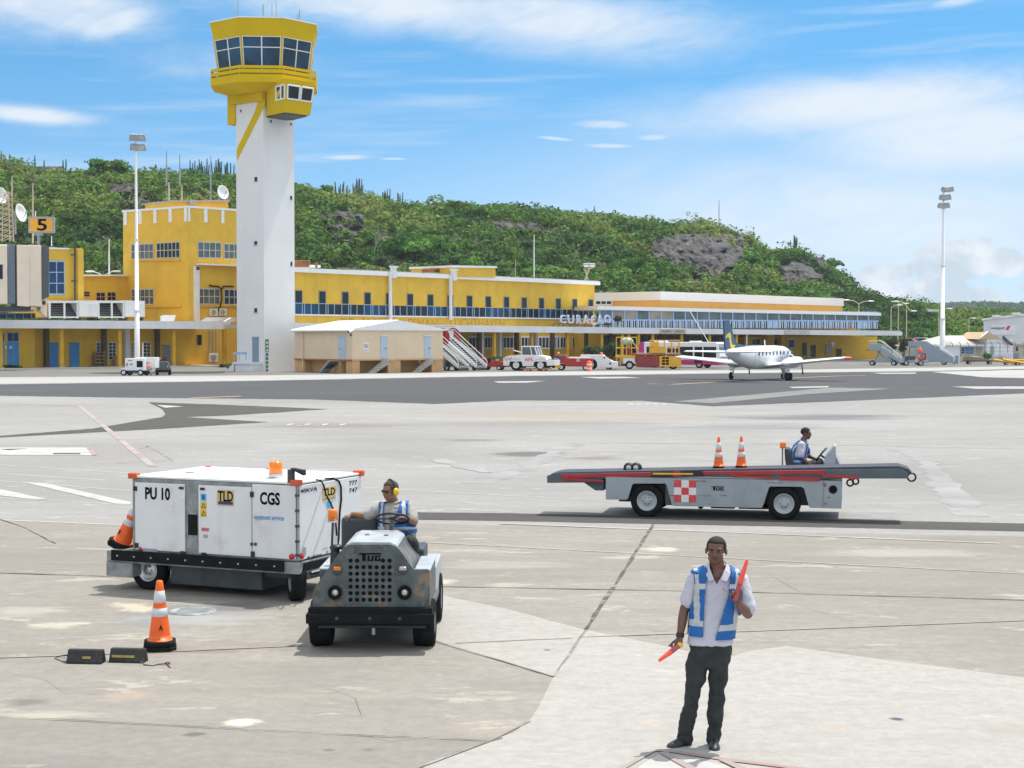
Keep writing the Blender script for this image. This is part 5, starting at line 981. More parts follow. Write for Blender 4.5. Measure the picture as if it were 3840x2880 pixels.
b.loft([[Vector((c[0] + rr_ * math.cos(x), c[1] + dy, c[2] + rr_ * math.sin(x))) for x in [k * 6.2832 / 24 for k in range(24)]] for rr_, dy in ((r, 0), (r, -.01), (r * .8, -.01), (r * .8, 0))], REL, False); b.hexa([(c[0] - r * .6 + i, c[1] - j, c[2] + r * .6 + i * .9 - 0) if 0 else (0, 0, 0) for i in (0, .05) for j in (0, .01) for k in (0, 1)], REL) if 0 else None
b.tube([(c[0] - r * .62, -.035, c[2] + r * .62), (c[0] + r * .62, -.035, c[2] - r * .62)], r * .09, REL, 6); b.build('red_ring', t)
b = MB(); b.cyl((c[0] - r * .55, -.026, c[2] - .02), (c[0] + r * .5, -.026, c[2] - .02), r * .09, INK, 6); b.box(w * .15, w * .85, -.024, -.02, hh * .08, hh * .14, GRY); b.box(w * .15, w * .7, -.024, -.02, hh * .18, hh * .23, GRY); b.build('pictogram', t)
a = BF.on('y', -.3, *z3(1250, 842)); t = thing('security_camera', 'white security camera under the cabin eave at its corner', 'security camera', BF.m @ Vector((-.3, -.3, a.z)), BF.rz); b = MB(); b.cyl((-.45, -.2, -.05), (.15, -.05, .12), .14, WHM, 12); b.build('housing', t); b = MB(); b.cyl((-.455, -.2, -.052), (-.49, -.21, -.06), .11, BLP, 12); b.build('lens', t); b = MB(); b.cyl((-.1, -.1, .05), (.31, .31, -.1), .04, GRY, 6); b.ell((-.1, -.05, -.35), (.12, .12, .14), DGR, 10); b.build('bracket', t)
# ================================================================== LIGHT POLES
def flood(u, v0, vb, Y, heads, label, sw=.25):
    o = P(u, HV, Y); t = thing('floodlight_mast', label, 'floodlight mast', (o.x, o.y, 0)); f = Fr(o, 0); f.o.z = 0; f = Fr((o.x, o.y), 0); zt = f.on('y', 0, u, v0).z; b = MB(); zs = [0, zt * .25, zt * .25, zt * .55, zt * .55, zt]; rs_ = [sw * 1.15, sw, sw * .85, sw * .75, sw * .6, sw * .42]
    b.tube([(0, 0, z + (i % 2) * -.01) for i, z in enumerate(zs)], rs_, WHM, 12)
    for z, r in ((zt * .25, sw * 1.1), (zt * .55, sw * .9)): b.cyl((0, 0, z - .12), (0, 0, z + .12), r, WHM, 12)
    b.build('pole', t)
    for hx, hv, dz, ry in heads:
        p = f.on('y', -.3, hx, hv); b = MB(); b.T = Matrix.Translation((p.x, -.35, p.z)) @ Matrix.Rotation(ry, 4, 'Z') @ Matrix.Rotation(R(35), 4, 'X'); b.hexa([(-.28, .25, -.3), (.28, .25, -.3), (.28, .3, .25), (-.28, .3, .25), (-.48, -.2, -.36), (.48, -.2, -.36), (.48, -.15, .4), (-.48, -.15, .4)], GRY); b.box(-.42, .42, -.235, -.2, -.3, .33, M('lamp_glass', (.5, .53, .56), .15, .2, var=.1)); b.T = None; b.build('lamp_head', t, .03)
        b = MB(); b.cyl((0, 0, p.z - .25), (p.x, -.2, p.z - .25), .05, GRY, 6); b.build('bracket', t)
    return t
flood(514, 500, 1390, 174, [(zA(875, 25)[0], zA(0, 25)[1], 0, .4), (zA(932, 28)[0], zA(0, 28)[1], 0, -.4), (zA(880, 88)[0], zA(0, 88)[1], 0, .4), (zA(933, 92)[0], zA(0, 92)[1], 0, -.4)], 'white floodlight mast with four lamps at the left, in front of the yellow block', .27)
flood(3534, 700, 1370, 230, [(z6(x, 0)[0], z6(0, y)[1], 0, a) for x, y, a in ((912, 122, .5), (940, 125, 0.), (965, 120, -.6), (895, 186, .5), (920, 188, 0.), (945, 184, -.6), (884, 250, .5), (908, 252, 0.), (935, 248, -.6))], 'tall grey floodlight mast with three tiers of lamps at the right', .36)
def lamp(u, v0, Y, arms, label, r=.09, cat='street lamp'):
    o = P(u, HV, Y); f = Fr((o.x, o.y), 0); t = thing('street_lamp', label, cat, (o.x, o.y, 0), 0, 'street lamps behind the arrivals hall'); zt = f.on('y', 0, u, v0).z; b = MB(); b.tube([(0, 0, 0), (0, 0, zt * .5), (0, 0, zt)], [r * 1.4, r * 1.1, r * .8], CRM, 8); b.build('pole', t)
    for du, dv in arms:
        e = f.on('y', 0, u + du, v0 + dv); b = MB(); b.tube([(0, 0, zt - .1), (e.x * .5, 0, zt + (e.z - zt) * .8), (e.x, 0, e.z)], .06, CRM, 6); b.build('arm', t); b = MB(); s = 1 if du > 0 else -1; b.ell((e.x + s * .35, 0, e.z), (.62, .2, .11), WHM, 12); b.build('lamp_head', t)
lamp(3220, 1137, 262, [(-38, -12), (38, -8)], 'double armed street lamp rising behind the right end of the arrivals hall'); lamp(3341, 1152, 285, [(25, -8)], 'short curved street lamp, first one right of the arrivals hall'); lamp(3368, 1135, 292, [(-8, -4), (22, 3)], 'tall cream street lamp, second one right of the arrivals hall'); lamp(3399, 1144, 276, [(-30, -14), (20, 22)], 'thick cream street lamp next to the red parked car'); lamp(3520, 1165, 300, [(35, -8)], 'leaning cream street lamp just left of the tall floodlight mast'); lamp(3633, 1195, 330, [(12, -2)], 'thin distant street lamp left of the white hangar')
for k, (x, lab) in enumerate(((610, 'left white street lamp on the low roof of the set back wing'), (740, 'right white street lamp on the low roof of the set back wing'))):
    u, v = zA(x, 905); o = P(u, v, 216); t = thing('roof_lamp', lab, 'street lamp', o); b = MB(); b.tube([(1.6 if k == 0 else -1.6, 0, -1.2), (.9 if k == 0 else -.9, 0, -.3), (0, 0, 0)], .06, WHM, 6); b.build('arm', t); b = MB(); b.ell((-.4 if k == 0 else .4, 0, .02), (.7, .2, .12), WHM, 12); b.build('lamp_head', t)
# ================================================================== GROUND POWER CART
GALV = M('galvanised_steel', (.26, .28, .28), .55, .35, var=.25, sc=6, dirt=.3, dcol=(.10, .10, .09), dsc=4)
PNL = M('white_panel', (.70, .70, .71), .4, var=.05, sc=1.5, dirt=.45, dcol=(.50, .48, .44), dsc=2.2, dth=.55, streak=.2, scol=(.40, .36, .30))
PRT = M('cream_roof', (.80, .79, .74), .5, var=.05, sc=2, dirt=.3, dcol=(.6, .54, .4), dsc=1.5)
z1 = zr(350, 1700, 2.765); z2 = zr(950, 1700, 2.073)
def stick(f, ax, val, par, zf, x0, y0, x1, y1, m, name='sticker', t=.004, bevel=0):
    """a flat piece fixed on the local plane ax = val, its corners read off the frame"""
    a, e = f.on(ax, val, *zf(x0, y1)), f.on(ax, val, *zf(x1, y0)); b = MB(); s = -1 if val < 0 else 1
    lo, hi = (val, val + s * t) if s > 0 else (val - t, val)
    if ax == 'y': b.box(min(a.x, e.x), max(a.x, e.x), lo, hi, a.z, e.z, m)
    else: b.box(lo, hi, min(a.y, e.y), max(a.y, e.y), a.z, e.z, m)
    return b.build(name, par, bevel)
def word(s, f, ax, val, par, zf, x0, y0, x1, y1, m, bold=0., name='lettering', fit=True, sh=0):
    s0 = -1 if val < 0 else 1; a, e = f.on(ax, val, *zf(x0, y1)), f.on(ax, val, *zf(x1, y0)); r = Vector((e.x - a.x, e.y - a.y, 0)); r = Vector((math.copysign(1, r.x), 0, 0)) if ax == 'y' else Vector((0, math.copysign(1, r.y), 0))
    w = abs(e.x - a.x) if ax == 'y' else abs(e.y - a.y); return text(s, m, par, a, r, (0, 0, 1), w, e.z - a.z, .003, name, bold, sh)
GF = Fr((-3.62, 22.03), R(-24)); gp = thing('ground_power_cart', 'white ground power cart on wheels with orange corner lamps, PU 10 stencilled on its door', 'power cart', GF.o, GF.rz)
gx, gy, gz0, gz1 = 1.28, .835, .545, 1.555
b = MB(); b.box(-1.76, 1.31, -.87, .87, .385, .54, GALV); b.box(-1.76, -1.32, -.88, .88, .19, .384, GALV); b.box(-1.7, 1.28, -.6, -.52, .28, .384, DGR); b.box(-1.7, 1.28, .52, .6, .28, .384, DGR); b.build('deck', gp, .008)
b = MB(); b.box(-1.66, 1.10, -.905, -.872, .41, .555, BLK)
for k in range(10): b.cyl((-1.55 + k * .28, -.906, .48), (-1.55 + k * .28, -.912, .48), .012, SIL, 6)
b.build('bumper_strip', gp, .01); b = MB(); b.box(1.312, 1.33, -.75, .75, .41, .52, BLK); b.build('bumper_strip', gp, .006)
b = MB(); b.box(-gx - .065, gx, -gy, gy, gz0, gz1, GALV); b.build('housing', gp, .012); b = MB(); b.box(-gx - .08, gx + .015, -gy - .015, gy + .015, gz1 + .001, gz1 + .028, PRT); b.box(-.7, .9, -.5, .5, gz1 + .029, gz1 + .04, PRT)
b.cyl((-.85, -.2, gz1 + .03), (-.85, -.2, gz1 + .045), .06, GRY, 12); b.build('roof', gp, .008)
SD = -gy - .002
for x0, y0, x1, y1 in ((441, 308, 958, 1040), (1098, 342, 1648, 1090), (1655, 345, 2108, 1120)):
    a, e = GF.on('y', SD, *z1(x0, 700)), GF.on('y', SD, *z1(x1, 700)); b = MB(); b.box(a.x, min(e.x, gx - .012), SD - .02, SD, gz0 + .03, gz1 - (.06 if x0 < 1600 else .015), PNL); b.build('door', gp, .008)
DR = -gy - .0235
for x0, y0, x1, y1 in ((890, 348, 938, 370), (905, 1015, 950, 1038), (1110, 357, 1156, 380), (1122, 1030, 1170, 1055), (1628, 398, 1664, 452), (1636, 1018, 1674, 1072), (418, 342, 454, 388), (430, 930, 468, 978)): stick(GF, 'y', DR, gp, z1, x0, y0, x1, y1, BLP, 'hinge', .014, .003)
for x in (1645, 1684):
    p = GF.on('y', DR, *z1(x, 940)); b = MB(); b.lathe([(.001, 0), (.022, -.004), (.022, -.012), (.001, -.014)], p, 'y', DGR, 12); b.build('latch', gp)
stick(GF, 'y', -gy - .001, gp, z1, 985, 637, 1080, 845, BLK, 'vent', .01, .01)
word('PU 10', GF, 'y', DR, gp, z1, 538, 360, 795, 476, INK, .03)
YST = M('sticker_yellow', (.75, .50, .03), .5); GST = M('sticker_gold', (.62, .46, .20), .5); BST = M('sticker_blue', (.10, .45, .80), .5); NVY = M('navy_ink', (.03, .05, .12), .5, var=0); BLI = M('blue_ink', (.12, .30, .62), .6, var=0)
stick(GF, 'y', DR, gp, z1, 1284, 385, 1456, 540, GST); o = word('TLD', GF, 'y', DR - .0045, gp, z1, 1293, 395, 1448, 495, INK, .02); stick(GF, 'y', DR - .0045, gp, z1, 1296, 503, 1446, 528, NVY, 'sticker', .002)
stick(GF, 'y', DR, gp, z1, 1112, 420, 1170, 490, BST); word('I', GF, 'y', DR - .0045, gp, z1, 1130, 432, 1152, 478, NVY, .03)
for y in (505, 585):
    stick(GF, 'y', DR, gp, z1, 1112, y, 1172, y + 70, YST); p = [GF.on('y', DR - .005, *z1(*q)) for q in ((1122, y + 58), (1164, y + 58), (1143, y + 12))]; b = MB()
    for i in range(3): b.tube([p[i], p[(i + 1) % 3]], .004, INK, 4)
    b.build('warning_mark', gp)
stick(GF, 'y', DR, gp, z1, 1122, 775, 1198, 804, M('sticker_red', (.55, .12, .14), .5)); stick(GF, 'y', DR, gp, z1, 1140, 845, 1186, 875, GRY); p = GF.on('y', DR, *z1(487, 990)); b = MB(); b.lathe([(.001, 0), (.028, -.002), (.024, -.008), (.001, -.012)], p, 'y', REL, 14); b.build('reflector', gp)
stick(GF, 'y', DR, gp, z1, 512, 992, 665, 1016, GRY, 'sticker', .001)
word('CGS', GF, 'y', DR, gp, z2, 52, 306, 206, 398, INK, .03); word('equipment services', GF, 'y', DR, gp, z2, 8, 487, 238, 524, BLI, .006)
b = MB(); b.box(gx + .002, gx + .02, -gy + .02, gy - .02, gz0 + .02, gz1 - .015, PNL); b.build('end_panel', gp, .008); EX = gx + .0215
word('140KVA', GF, 'x', EX, gp, z2, 352, 258, 496, 312, INK, .004); word('777', GF, 'x', EX, gp, z2, 745, 207, 806, 252, INK, .004); word('747', GF, 'x', EX, gp, z2, 745, 263, 808, 308, INK, .004); word('814050', GF, 'x', EX, gp, z2, 420, 778, 530, 824, INK, .004); word('MAX', GF, 'x', EX, gp, z2, 538, 728, 580, 744, GRY, 0)
stick(GF, 'x', EX, gp, z2, 538, 250, 641, 368, GST); word('TLD', GF, 'x', EX + .0045, gp, z2, 546, 262, 634, 334, INK, .02); stick(GF, 'x', EX + .0045, gp, z2, 546, 340, 634, 358, NVY, 'sticker', .002); stick(GF, 'x', EX, gp, z2, 573, 372, 610, 428, BST); stick(GF, 'x', EX, gp, z2, 383, 728, 410, 798, GRY, 'sticker', .002); stick(GF, 'x', EX, gp, z2, 565, 756, 582, 780, GRY, 'sticker', .002)
b = MB(); b.cyl((gx + .01, -gy - .005, gz0 + .02), (gx + .01, -gy - .005, gz1 - .02), .014, GRY, 6)
for z in (.62, .8, 1.0, 1.2, 1.4): b.box(gx - .02, gx + .03, -gy - .03, -gy + .01, z, z + .03, DGR)
b.build('hinge_rod', gp)
for yy, sx in ((-gy + .06, 0), (-gy - .03, -.05)):
    b = MB(); c = (gx + .022, yy, gz0 + .07) if sx == 0 else (gx - .07, -gy - .024, gz0 + .07); b.lathe([(.001, .0), (.04, .002), (.036, .02), (.001, .026)] if sx == 0 else [(.001, 0), (.04, -.002), (.036, -.02), (.001, -.026)], c, 'x' if sx == 0 else 'y', REL, 14); b.build('tail_lamp', gp)
OLP = M('orange_lamp_housing', (.60, .09, .02), .35, var=.1)
for x, y, s in ((-gx - .05, -gy + .02, 1), (gx - .02, -gy + .01, 1), (gx - .02, gy - .02, 1), (-gx + .05, gy - .05, .6), (-.2, gy - .03, .6)):
    b = MB(); s *= .85; b.box(x - .085 * s, x + .085 * s, y - .06 * s, y + .06 * s, gz1 - .045 * s + .02, gz1 + .05 * s + .02, OLP); b.build('corner_lamp', gp, .016)
b = MB(); b.lathe([(.001, 0), (.095, 0), (.095, .05), (.085, .055), (.001, .056)], (*GF.on('z', gz1 + .03, *z2(175, 192)).xy, gz1 + .04), 'z', SIL, 20); o = b.build('beacon', gp); p = GF.on('z', gz1 + .03, *z2(175, 192)); b = MB(); b.lathe([(.088, .096), (.092, .10), (.090, .225), (.080, .25), (.001, .253)], (p.x, p.y, gz1), 'z', AMB, 20); b.build('lens', o)
p = GF.on('z', gz1 + .03, *z2(294, 222)); b = MB(); b.cyl((p.x, p.y, gz1 + .02), (p.x, p.y, gz1 + .19), .05, DGR, 14); b.hexa([(p.x + .02, p.y - .05, gz1 + .2), (p.x + .19, p.y - .02, gz1 + .12), (p.x + .19, p.y + .06, gz1 + .12), (p.x + .02, p.y + .05, gz1 + .2), (p.x + .02, p.y - .05, gz1 + .215), (p.x + .19, p.y - .02, gz1 + .19), (p.x + .19, p.y + .06, gz1 + .19), (p.x + .02, p.y + .05, gz1 + .215)], BLP); b.build('exhaust', gp)
q = lambda x, y, o=.03: GF.on('x', gx + o, *z2(x, y)); b = MB(); c = GF.on('z', gz1 + .05, *z2(490, 205)); b.tube([c, GF.on('z', gz1 + .06, *z2(525, 212)), q(548, 248), q(565, 320), q(600, 385), q(622, 432), q(640, 520), q(650, 640)], .011, BLK, 6); b.build('cable', gp)
b = MB(); b.tube([GF.on('z', gz1 + .05, *z2(560, 198)), GF.on('z', gz1 + .07, *z2(620, 195)), q(665, 215), q(682, 260), q(684, 360), q(672, 460), q(668, 560), q(665, 660), q(655, 740, .12)], .013, BLK, 6); b.build('cable', gp)
for x, y in ((-1.2, -.62), (1.13, -.62), (-1.2, .62), (1.13, .62)): wheel(gp, x, y, .275, .20, -1 if y < 0 else 1, rim=GRY if x > 0 else SIL, rr=.56, steer=R(-50) if x > 0 else 0)
b = MB()
for x in (-1.2, 1.13): b.cyl((x, -.55, .275), (x, .55, .275), .04, DGR, 8)
b.box(-.85, .62, -.66, .62, .10, .384, DGR); b.build('underframe_tank', gp, .02); b = MB(); b.cyl((1.3, 0, .35), (2.0, 0, .40), .04, DGR, 8); b.build('drawbar', gp)
# ================================================================== TRAFFIC CONES
OCN = M('cone_orange', (.88, .13, .012), .45, var=.07, sc=6, dirt=.18, dcol=(.30, .08, .03), dsc=5)
WBD = M('cone_white_band', (.62, .63, .64), .4, var=.12, sc=10, dirt=.2, dcol=(.4, .38, .36), dsc=8)
def cone(loc, rz, label, h=.66, rb=.125, rt=.034, bands=((.40, .54), (.63, .83)), base=(.36, .055, 2), rot=None, par=None, letters=None):
    t = thing('traffic_cone', label, 'traffic cone', loc, rz, 'orange traffic cones'); 
    if rot: t.rotation_mode = 'QUATERNION'; t.rotation_quaternion = rot
    w, th, n = base; z = 0; b = MB()
    for k in range(n):
        s = w / 2 * (1 - .04 * k); c = s * .35; pl = [(-s + c, -s), (s - c, -s), (s, -s + c), (s, s - c), (s - c, s), (-s + c, s), (-s, s - c), (-s, -s + c)]; b.prism(pl, 'z', z, z + th, BLK); z += th + .002
    b.build('base', t, .015); f = lambda q: rb + (rt - rb) * q; ts = [0]; 
    for a, e in bands: ts += [a, e]
    ts.append(1.0); b = MB(); pr = [(f(q), z + q * h) for q in (0, .1, .25, bands[0][0])]; b.lathe([(rb * 1.12, z), (rb * 1.06, z + .012)] + pr + [(f(q), z + q * h) for q in (.5, .7, .9, .985)] + [(rt * .75, z + h), (rt * .5, z + h * .99), (.001, z + h * .98)], (0, 0, 0), 'z', OCN, 28); o = b.build('body', t)
    for a, e in bands:
        b = MB(); b.lathe([(f(a) + .001, z + a * h), (f(a) + .004, z + a * h + .002), (f(e) + .004, z + e * h - .002), (f(e) + .001, z + e * h)], (0, 0, 0), 'z', WBD, 28); b.build('reflective_band', t)
    return t, z
p = G(600, 2437); ct, cz = cone((p.x, p.y, 0), .2, 'lone orange traffic cone with two white bands standing beside the rubber chocks')
c = MB(); text('A', INK, ct, Vector((-.008, -.113, cz + .12)), (.97, -.2, 0), (0, .15, 1), .045, .062, .004, 'stencil', .02)
q = Quaternion((0, 0, 1), GF.rz) @ Quaternion((0, 1, 0), R(24)); p = GF.on('y', -.52, *z1(285, 975)); p = GF.m @ Vector((p.x, -.52, p.z)); t, cz = cone(p, 0, 'orange traffic cone leaning against the end of the white power cart', .64, .125, .034, ((.40, .54), (.63, .83)), (.34, .05, 2), q); text('S', INK, t, Vector((-.05, -.118, cz + .11)), (.95, -.25, 0), (0, .15, 1), .04, .06, .004, 'stencil', .02)
# ================================================================== CHOCKS
z9 = zr(150, 2150, 3.687); CHK = M('chock_rubber', (.016, .018, .018), .7, var=.35, sc=14, dirt=.35, dcol=(.08, .07, .05), dsc=6); ROPE = M('rope', (.16, .09, .11), .9, var=.3, sc=40); CYE = M('worn_yellow_stripe', (.28, .21, .05), .7, var=.3, sc=10, dirt=.7, dcol=(.02, .02, .02), dsc=9)
def chock(u, v, rz, label, rope, stripe):
    p = G(u, v); t = thing('wheel_chock', label, 'wheel chock', (p.x, p.y, 0), rz, 'black rubber chocks'); b = MB(); l = .19
    b.prism([(-.085, 0), (.085, 0), (.082, .03), (.03, .15), (-.03, .15), (-.082, .03)], 'x', -l, l, CHK); b.build('block', t, .012, 3)
    b = MB(); b.cyl((l + .001, 0, .06), (l + .006, 0, .06), .022, BLP, 12); b.build('rope_hole', t)
    b = MB(); a, e = stripe; n = Vector((0, -.92, .4)) * .004; b.hexa([Vector((a, -.069, .058)) + n, Vector((e, -.069, .058)) + n, Vector((e, -.058, .082)) + n, Vector((a, -.058, .082)) + n] + [Vector((a, -.069, .058)) - n, Vector((e, -.069, .058)) - n, Vector((e, -.058, .082)) - n, Vector((a, -.058, .082)) - n], CYE); b.build('stripe', t)
    b = MB(); i = t.matrix_basis.inverted(); f = Fr((p.x, p.y), rz); b.tube([f.on('z', zz, *z9(x, y)) for x, y, zz in rope], .008, ROPE, 6); o = b.build('rope', t)
    x, y, zz = rope[-2]; c = f.on('z', zz, *z9(x, y)); b = MB(); b.ell(c, (.022, .016, .015), ROPE, 8); b.ell(c + Vector((.02, .01, 0)), (.016, .018, .014), ROPE, 8); b.build('knot', o)
chock(*z9(640, 1240), R(-5), 'left black rubber wheel chock with a loop of rope lying on the slab', [(440, 1120, .06), (330, 1135, .03), (240, 1150, .01), (205, 1175, .008), (330, 1225, .008), (400, 1195, .02)], (-.02, .07))
chock(*z9(1225, 1225), R(-7), 'right black rubber wheel chock with knotted rope end, next to the lone cone', [(1390, 1215, .05), (1440, 1262, .012), (1560, 1280, .008), (1640, 1255, .012), (1720, 1250, .02), (1755, 1240, .02), (1800, 1305, .008)], (-.16, .09))
# ================================================================== TOW TRACTOR (foreground)
TGR = M('tractor_paint', (.080, .100, .104), .5, .1, var=.3, sc=5, dirt=.9, dcol=(.25, .175, .115), dsc=4.2, dth=.50)
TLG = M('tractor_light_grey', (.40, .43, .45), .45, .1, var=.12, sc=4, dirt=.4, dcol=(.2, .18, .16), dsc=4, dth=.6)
TG = Fr((-1.55, 17.92), R(-90.5)); tg = thing('tow_tractor', 'worn grey tow tractor with a perforated nose and black bumper, driver aboard', 'tow tractor', TG.o, TG.rz)
xf = .40; q = lambda x, y, X=xf: TG.on('x', X, *z2(x, y))
pl = [(.645, .44), (.65, .60), (.65, .895), (.63, .915), (.475, .915), (.455, .94), (.315, 1.135), (.27, 1.175), (.22, 1.19), (-.22, 1.19), (-.27, 1.175), (-.315, 1.135), (-.455, .94), (-.625, .70), (-.645, .62), (-.635, .44)]
b = MB(); b.prism(pl, 'x', xf - .05, xf, TGR)
for r in range(7):
    for c in range(7):
        if r == 0 and c in (2, 3, 4): continue
        p = q(756 + c * 50.5, 834 + r * 50.6); b.cyl((xf - .01, p.y, p.z), (xf + .003, p.y, p.z), .0235, INK, 14)
b.build('front_plate', tg, .004)
b = MB(); b.prism([(.60, .44), (.61, .62), (.43, .92), (.27, 1.14), (-.27, 1.14), (-.43, .92), (-.61, .62), (-.60, .44)], 'x', -.95, xf - .051, TGR)
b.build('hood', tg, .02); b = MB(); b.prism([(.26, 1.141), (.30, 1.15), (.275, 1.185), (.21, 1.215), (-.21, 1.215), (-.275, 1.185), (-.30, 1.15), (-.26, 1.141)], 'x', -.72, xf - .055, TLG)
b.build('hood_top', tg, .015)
for a, e in (((-.25, -.1), (-.05, .02)), ((-.2, .12), (.0, .05))):
    b = MB(); b.ell((a[0], a[1], 1.217), (.05, .03, .012), TGR, 8); b.build('latch', tg)
for x in (637, 1177):
    p = q(x, 1080); b = MB(); b.lathe([(.078, .0), (.078, .045), (.066, .05), (.060, .02), (.001, .018)], (xf, p.y, p.z), 'x', BLK, 22); o = b.build('headlight', tg); b = MB(); b.lathe([(.040, .0185), (.034, .026), (.02, .034), (.001, .037)], (xf, p.y, p.z), 'x', M('headlight_glass', (.55, .56, .52), .06, .6, var=.2, sc=30), 18); b.build('lens', o)
for x, m in ((655, 1), (1163, 0)):
    p = q(x, 908); b = MB(); b.lathe([(.052, .0), (.052, .02), (.046, .03), (.001, .034)], (xf, p.y, p.z), 'x', DGR, 18); o = b.build('indicator', tg); b = MB(); b.hexa([(xf + .02, p.y - .045, p.z), (xf + .034, p.y - .045, p.z), (xf + .034, p.y + .045, p.z), (xf + .02, p.y + .045, p.z), (xf + .02, p.y - .04, p.z + .045), (xf + .05, p.y - .03, p.z + .04), (xf + .05, p.y + .03, p.z + .04), (xf + .02, p.y + .04, p.z + .045)], AMB if m else SIL); b.build('lens', o, .006)
def tugword(par, f, ax, val, zf, x0, y0, x1, y1, s):
    """T with the long bar, then UG"""
    a, e = f.on(ax, val, *zf(x0, max(y0, y1))), f.on(ax, val, *zf(x1, min(y0, y1))); hh = e.z - a.z; r = (Vector((0, 1, 0)) * (1 if e.y > a.y else -1)) if ax == 'x' else Vector((1, 0, 0)); w = abs(e.y - a.y) if ax == 'x' else abs(e.x - a.x); b = MB(); up = Vector((0, 0, 1)); n = r.cross(up) * .004
    def bar(x, z, xx, zz): p = [a + r * w * x + up * hh * z, a + r * w * xx + up * hh * z, a + r * w * xx + up * hh * zz, a + r * w * x + up * hh * zz]; b.hexa([k - n for k in p] + [k + n for k in p], INK)
    bar(0, .82, 1, 1); bar(.14, 0, .30, .815); bar(.38, 0, .47, .68); bar(.57, 0, .66, .68); bar(.471, 0, .569, .16); bar(.72, 0, .81, .68); bar(.811, 0, .98, .16); bar(.811, .52, .98, .68); bar(.89, .161, .98, .36); b.build('lettering', par)
tugword(tg, TG, 'x', xf + .004, z2, 823, 837, 992, 776, 1)
b = MB(); zb1_, zb2_ = q(900, 1345, xf + .1).z, q(900, 1196, xf + .02).z; b.box(xf - .12, xf + .08, -.68, .68, zb1_, zb2_, BLK); b.box(xf - .1, xf + .12, -.70, .70, zb1_ + .03, zb2_ - .06, BLK)
for y in (-.36, 0, .33): b.cyl((xf + .12, y, zb1_ + .09), (xf + .127, y, zb1_ + .09), .02, DGR, 8)
b.build('front_bumper', tg, .025)
b = MB(); b.box(-2.05, xf - .13, -.60, .60, .24, .44, DGR); b.build('chassis', tg, .01)
for s in (-1, 1):
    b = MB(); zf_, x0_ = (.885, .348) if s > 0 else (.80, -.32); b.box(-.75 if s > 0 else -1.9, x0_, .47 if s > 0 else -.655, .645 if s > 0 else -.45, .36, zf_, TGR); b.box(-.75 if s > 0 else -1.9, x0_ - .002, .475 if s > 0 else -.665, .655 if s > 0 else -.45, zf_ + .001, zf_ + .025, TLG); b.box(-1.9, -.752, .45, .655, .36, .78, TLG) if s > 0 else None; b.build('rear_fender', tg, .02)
b = MB(); b.box(-2.12, -.96, -.36, .36, .5, .84, TGR); b.box(-.95, -.2, .63, .68, .44, .50, TGR); b.box(-.95, -.1, .30, .64, .441, .47, DGR); b.build('rear_deck', tg, .012)
a = TG.on('x', -1.25, *z2(682, 715)); e = TG.on('x', -1.25, *z2(962, 498)); b = MB(); b.box(-1.55, -1.25, a.y, e.y, .865, e.z, M('seat_vinyl', (.045, .055, .06), .5, var=.15)); b.build('seat_back', tg, .04)
b = MB(); b.box(-1.7, -1.05, .06, .50, .77, .955, _M['seat_vinyl']); b.build('seat', tg, .03)
p = TG.on('x', -.30, *z2(600, 735)); e = TG.on('x', -.30, *z2(618, 535)); b = MB(); b.cyl((p.x, p.y, .7), (e.x, e.y, e.z), .014, DGR, 8); o = b.build('beacon', tg); b = MB(); b.cyl((e.x, e.y, e.z), (e.x, e.y, e.z + .02), .062, SIL, 16); b.build('mount', o); b = MB(); b.lathe([(.001, .02), (.056, .022), (.054, .13), (.048, .148), (.001, .15)], e, 'z', AMB, 18); b.build('lens', o)
p = TG.on('x', -.55, *z2(645, 760)); b = MB(); b.lathe([(.06, -.30), (.06, -.02), (.04, 0), (.04, .02), (.075, .025), (.08, .05), (.05, .075), (.001, .08)], p, 'z', BLP, 18); b.box(p.x - .1, p.x + .1, p.y - .06, p.y + .10, p.z - .34, p.z - .1, BLP); b.build('air_filter', tg)
c0 = TG.on('x', -.78, *z2(1080, 508)); b = MB(); tq_ = Quaternion((0, 1, 0), R(-24)); ring = []
for k in range(33):
    a = k / 32 * 6.28318; ring.append(c0 + tq_ @ Vector((math.cos(a) * .195, math.sin(a) * .195, 0)))
b.tube(ring, .014, BLP, 8, False)
for a in (.5, 2.6, 4.71): b.tube([c0, c0 + tq_ @ Vector((math.cos(a) * .19, math.sin(a) * .19, 0))], .011, BLP, 6)
b.cyl(c0 + Vector((0, 0, -.02)), c0 + Vector((0, 0, .02)), .035, BLP, 12); b.build('steering_wheel', tg); b = MB(); b.tube([c0, c0 + Vector((.14, -.01, -.30))], [.028, .035], DGR, 10); b.build('steering_column', tg)
b = MB(); p = TG.on('x', -.4, *z2(1043, 1430)); b.cyl((.1, 0, .14), (.1, 0, .25), .02, SIL, 8); b.build('tow_pin', tg)
for x, y, s in ((0, -.585, -1), (0, .57, 1), (-1.55, -.56, -1), (-1.55, .56, 1)): wheel(tg, x, y, .265 if x == 0 else .30, .245, s, rim=SIL)
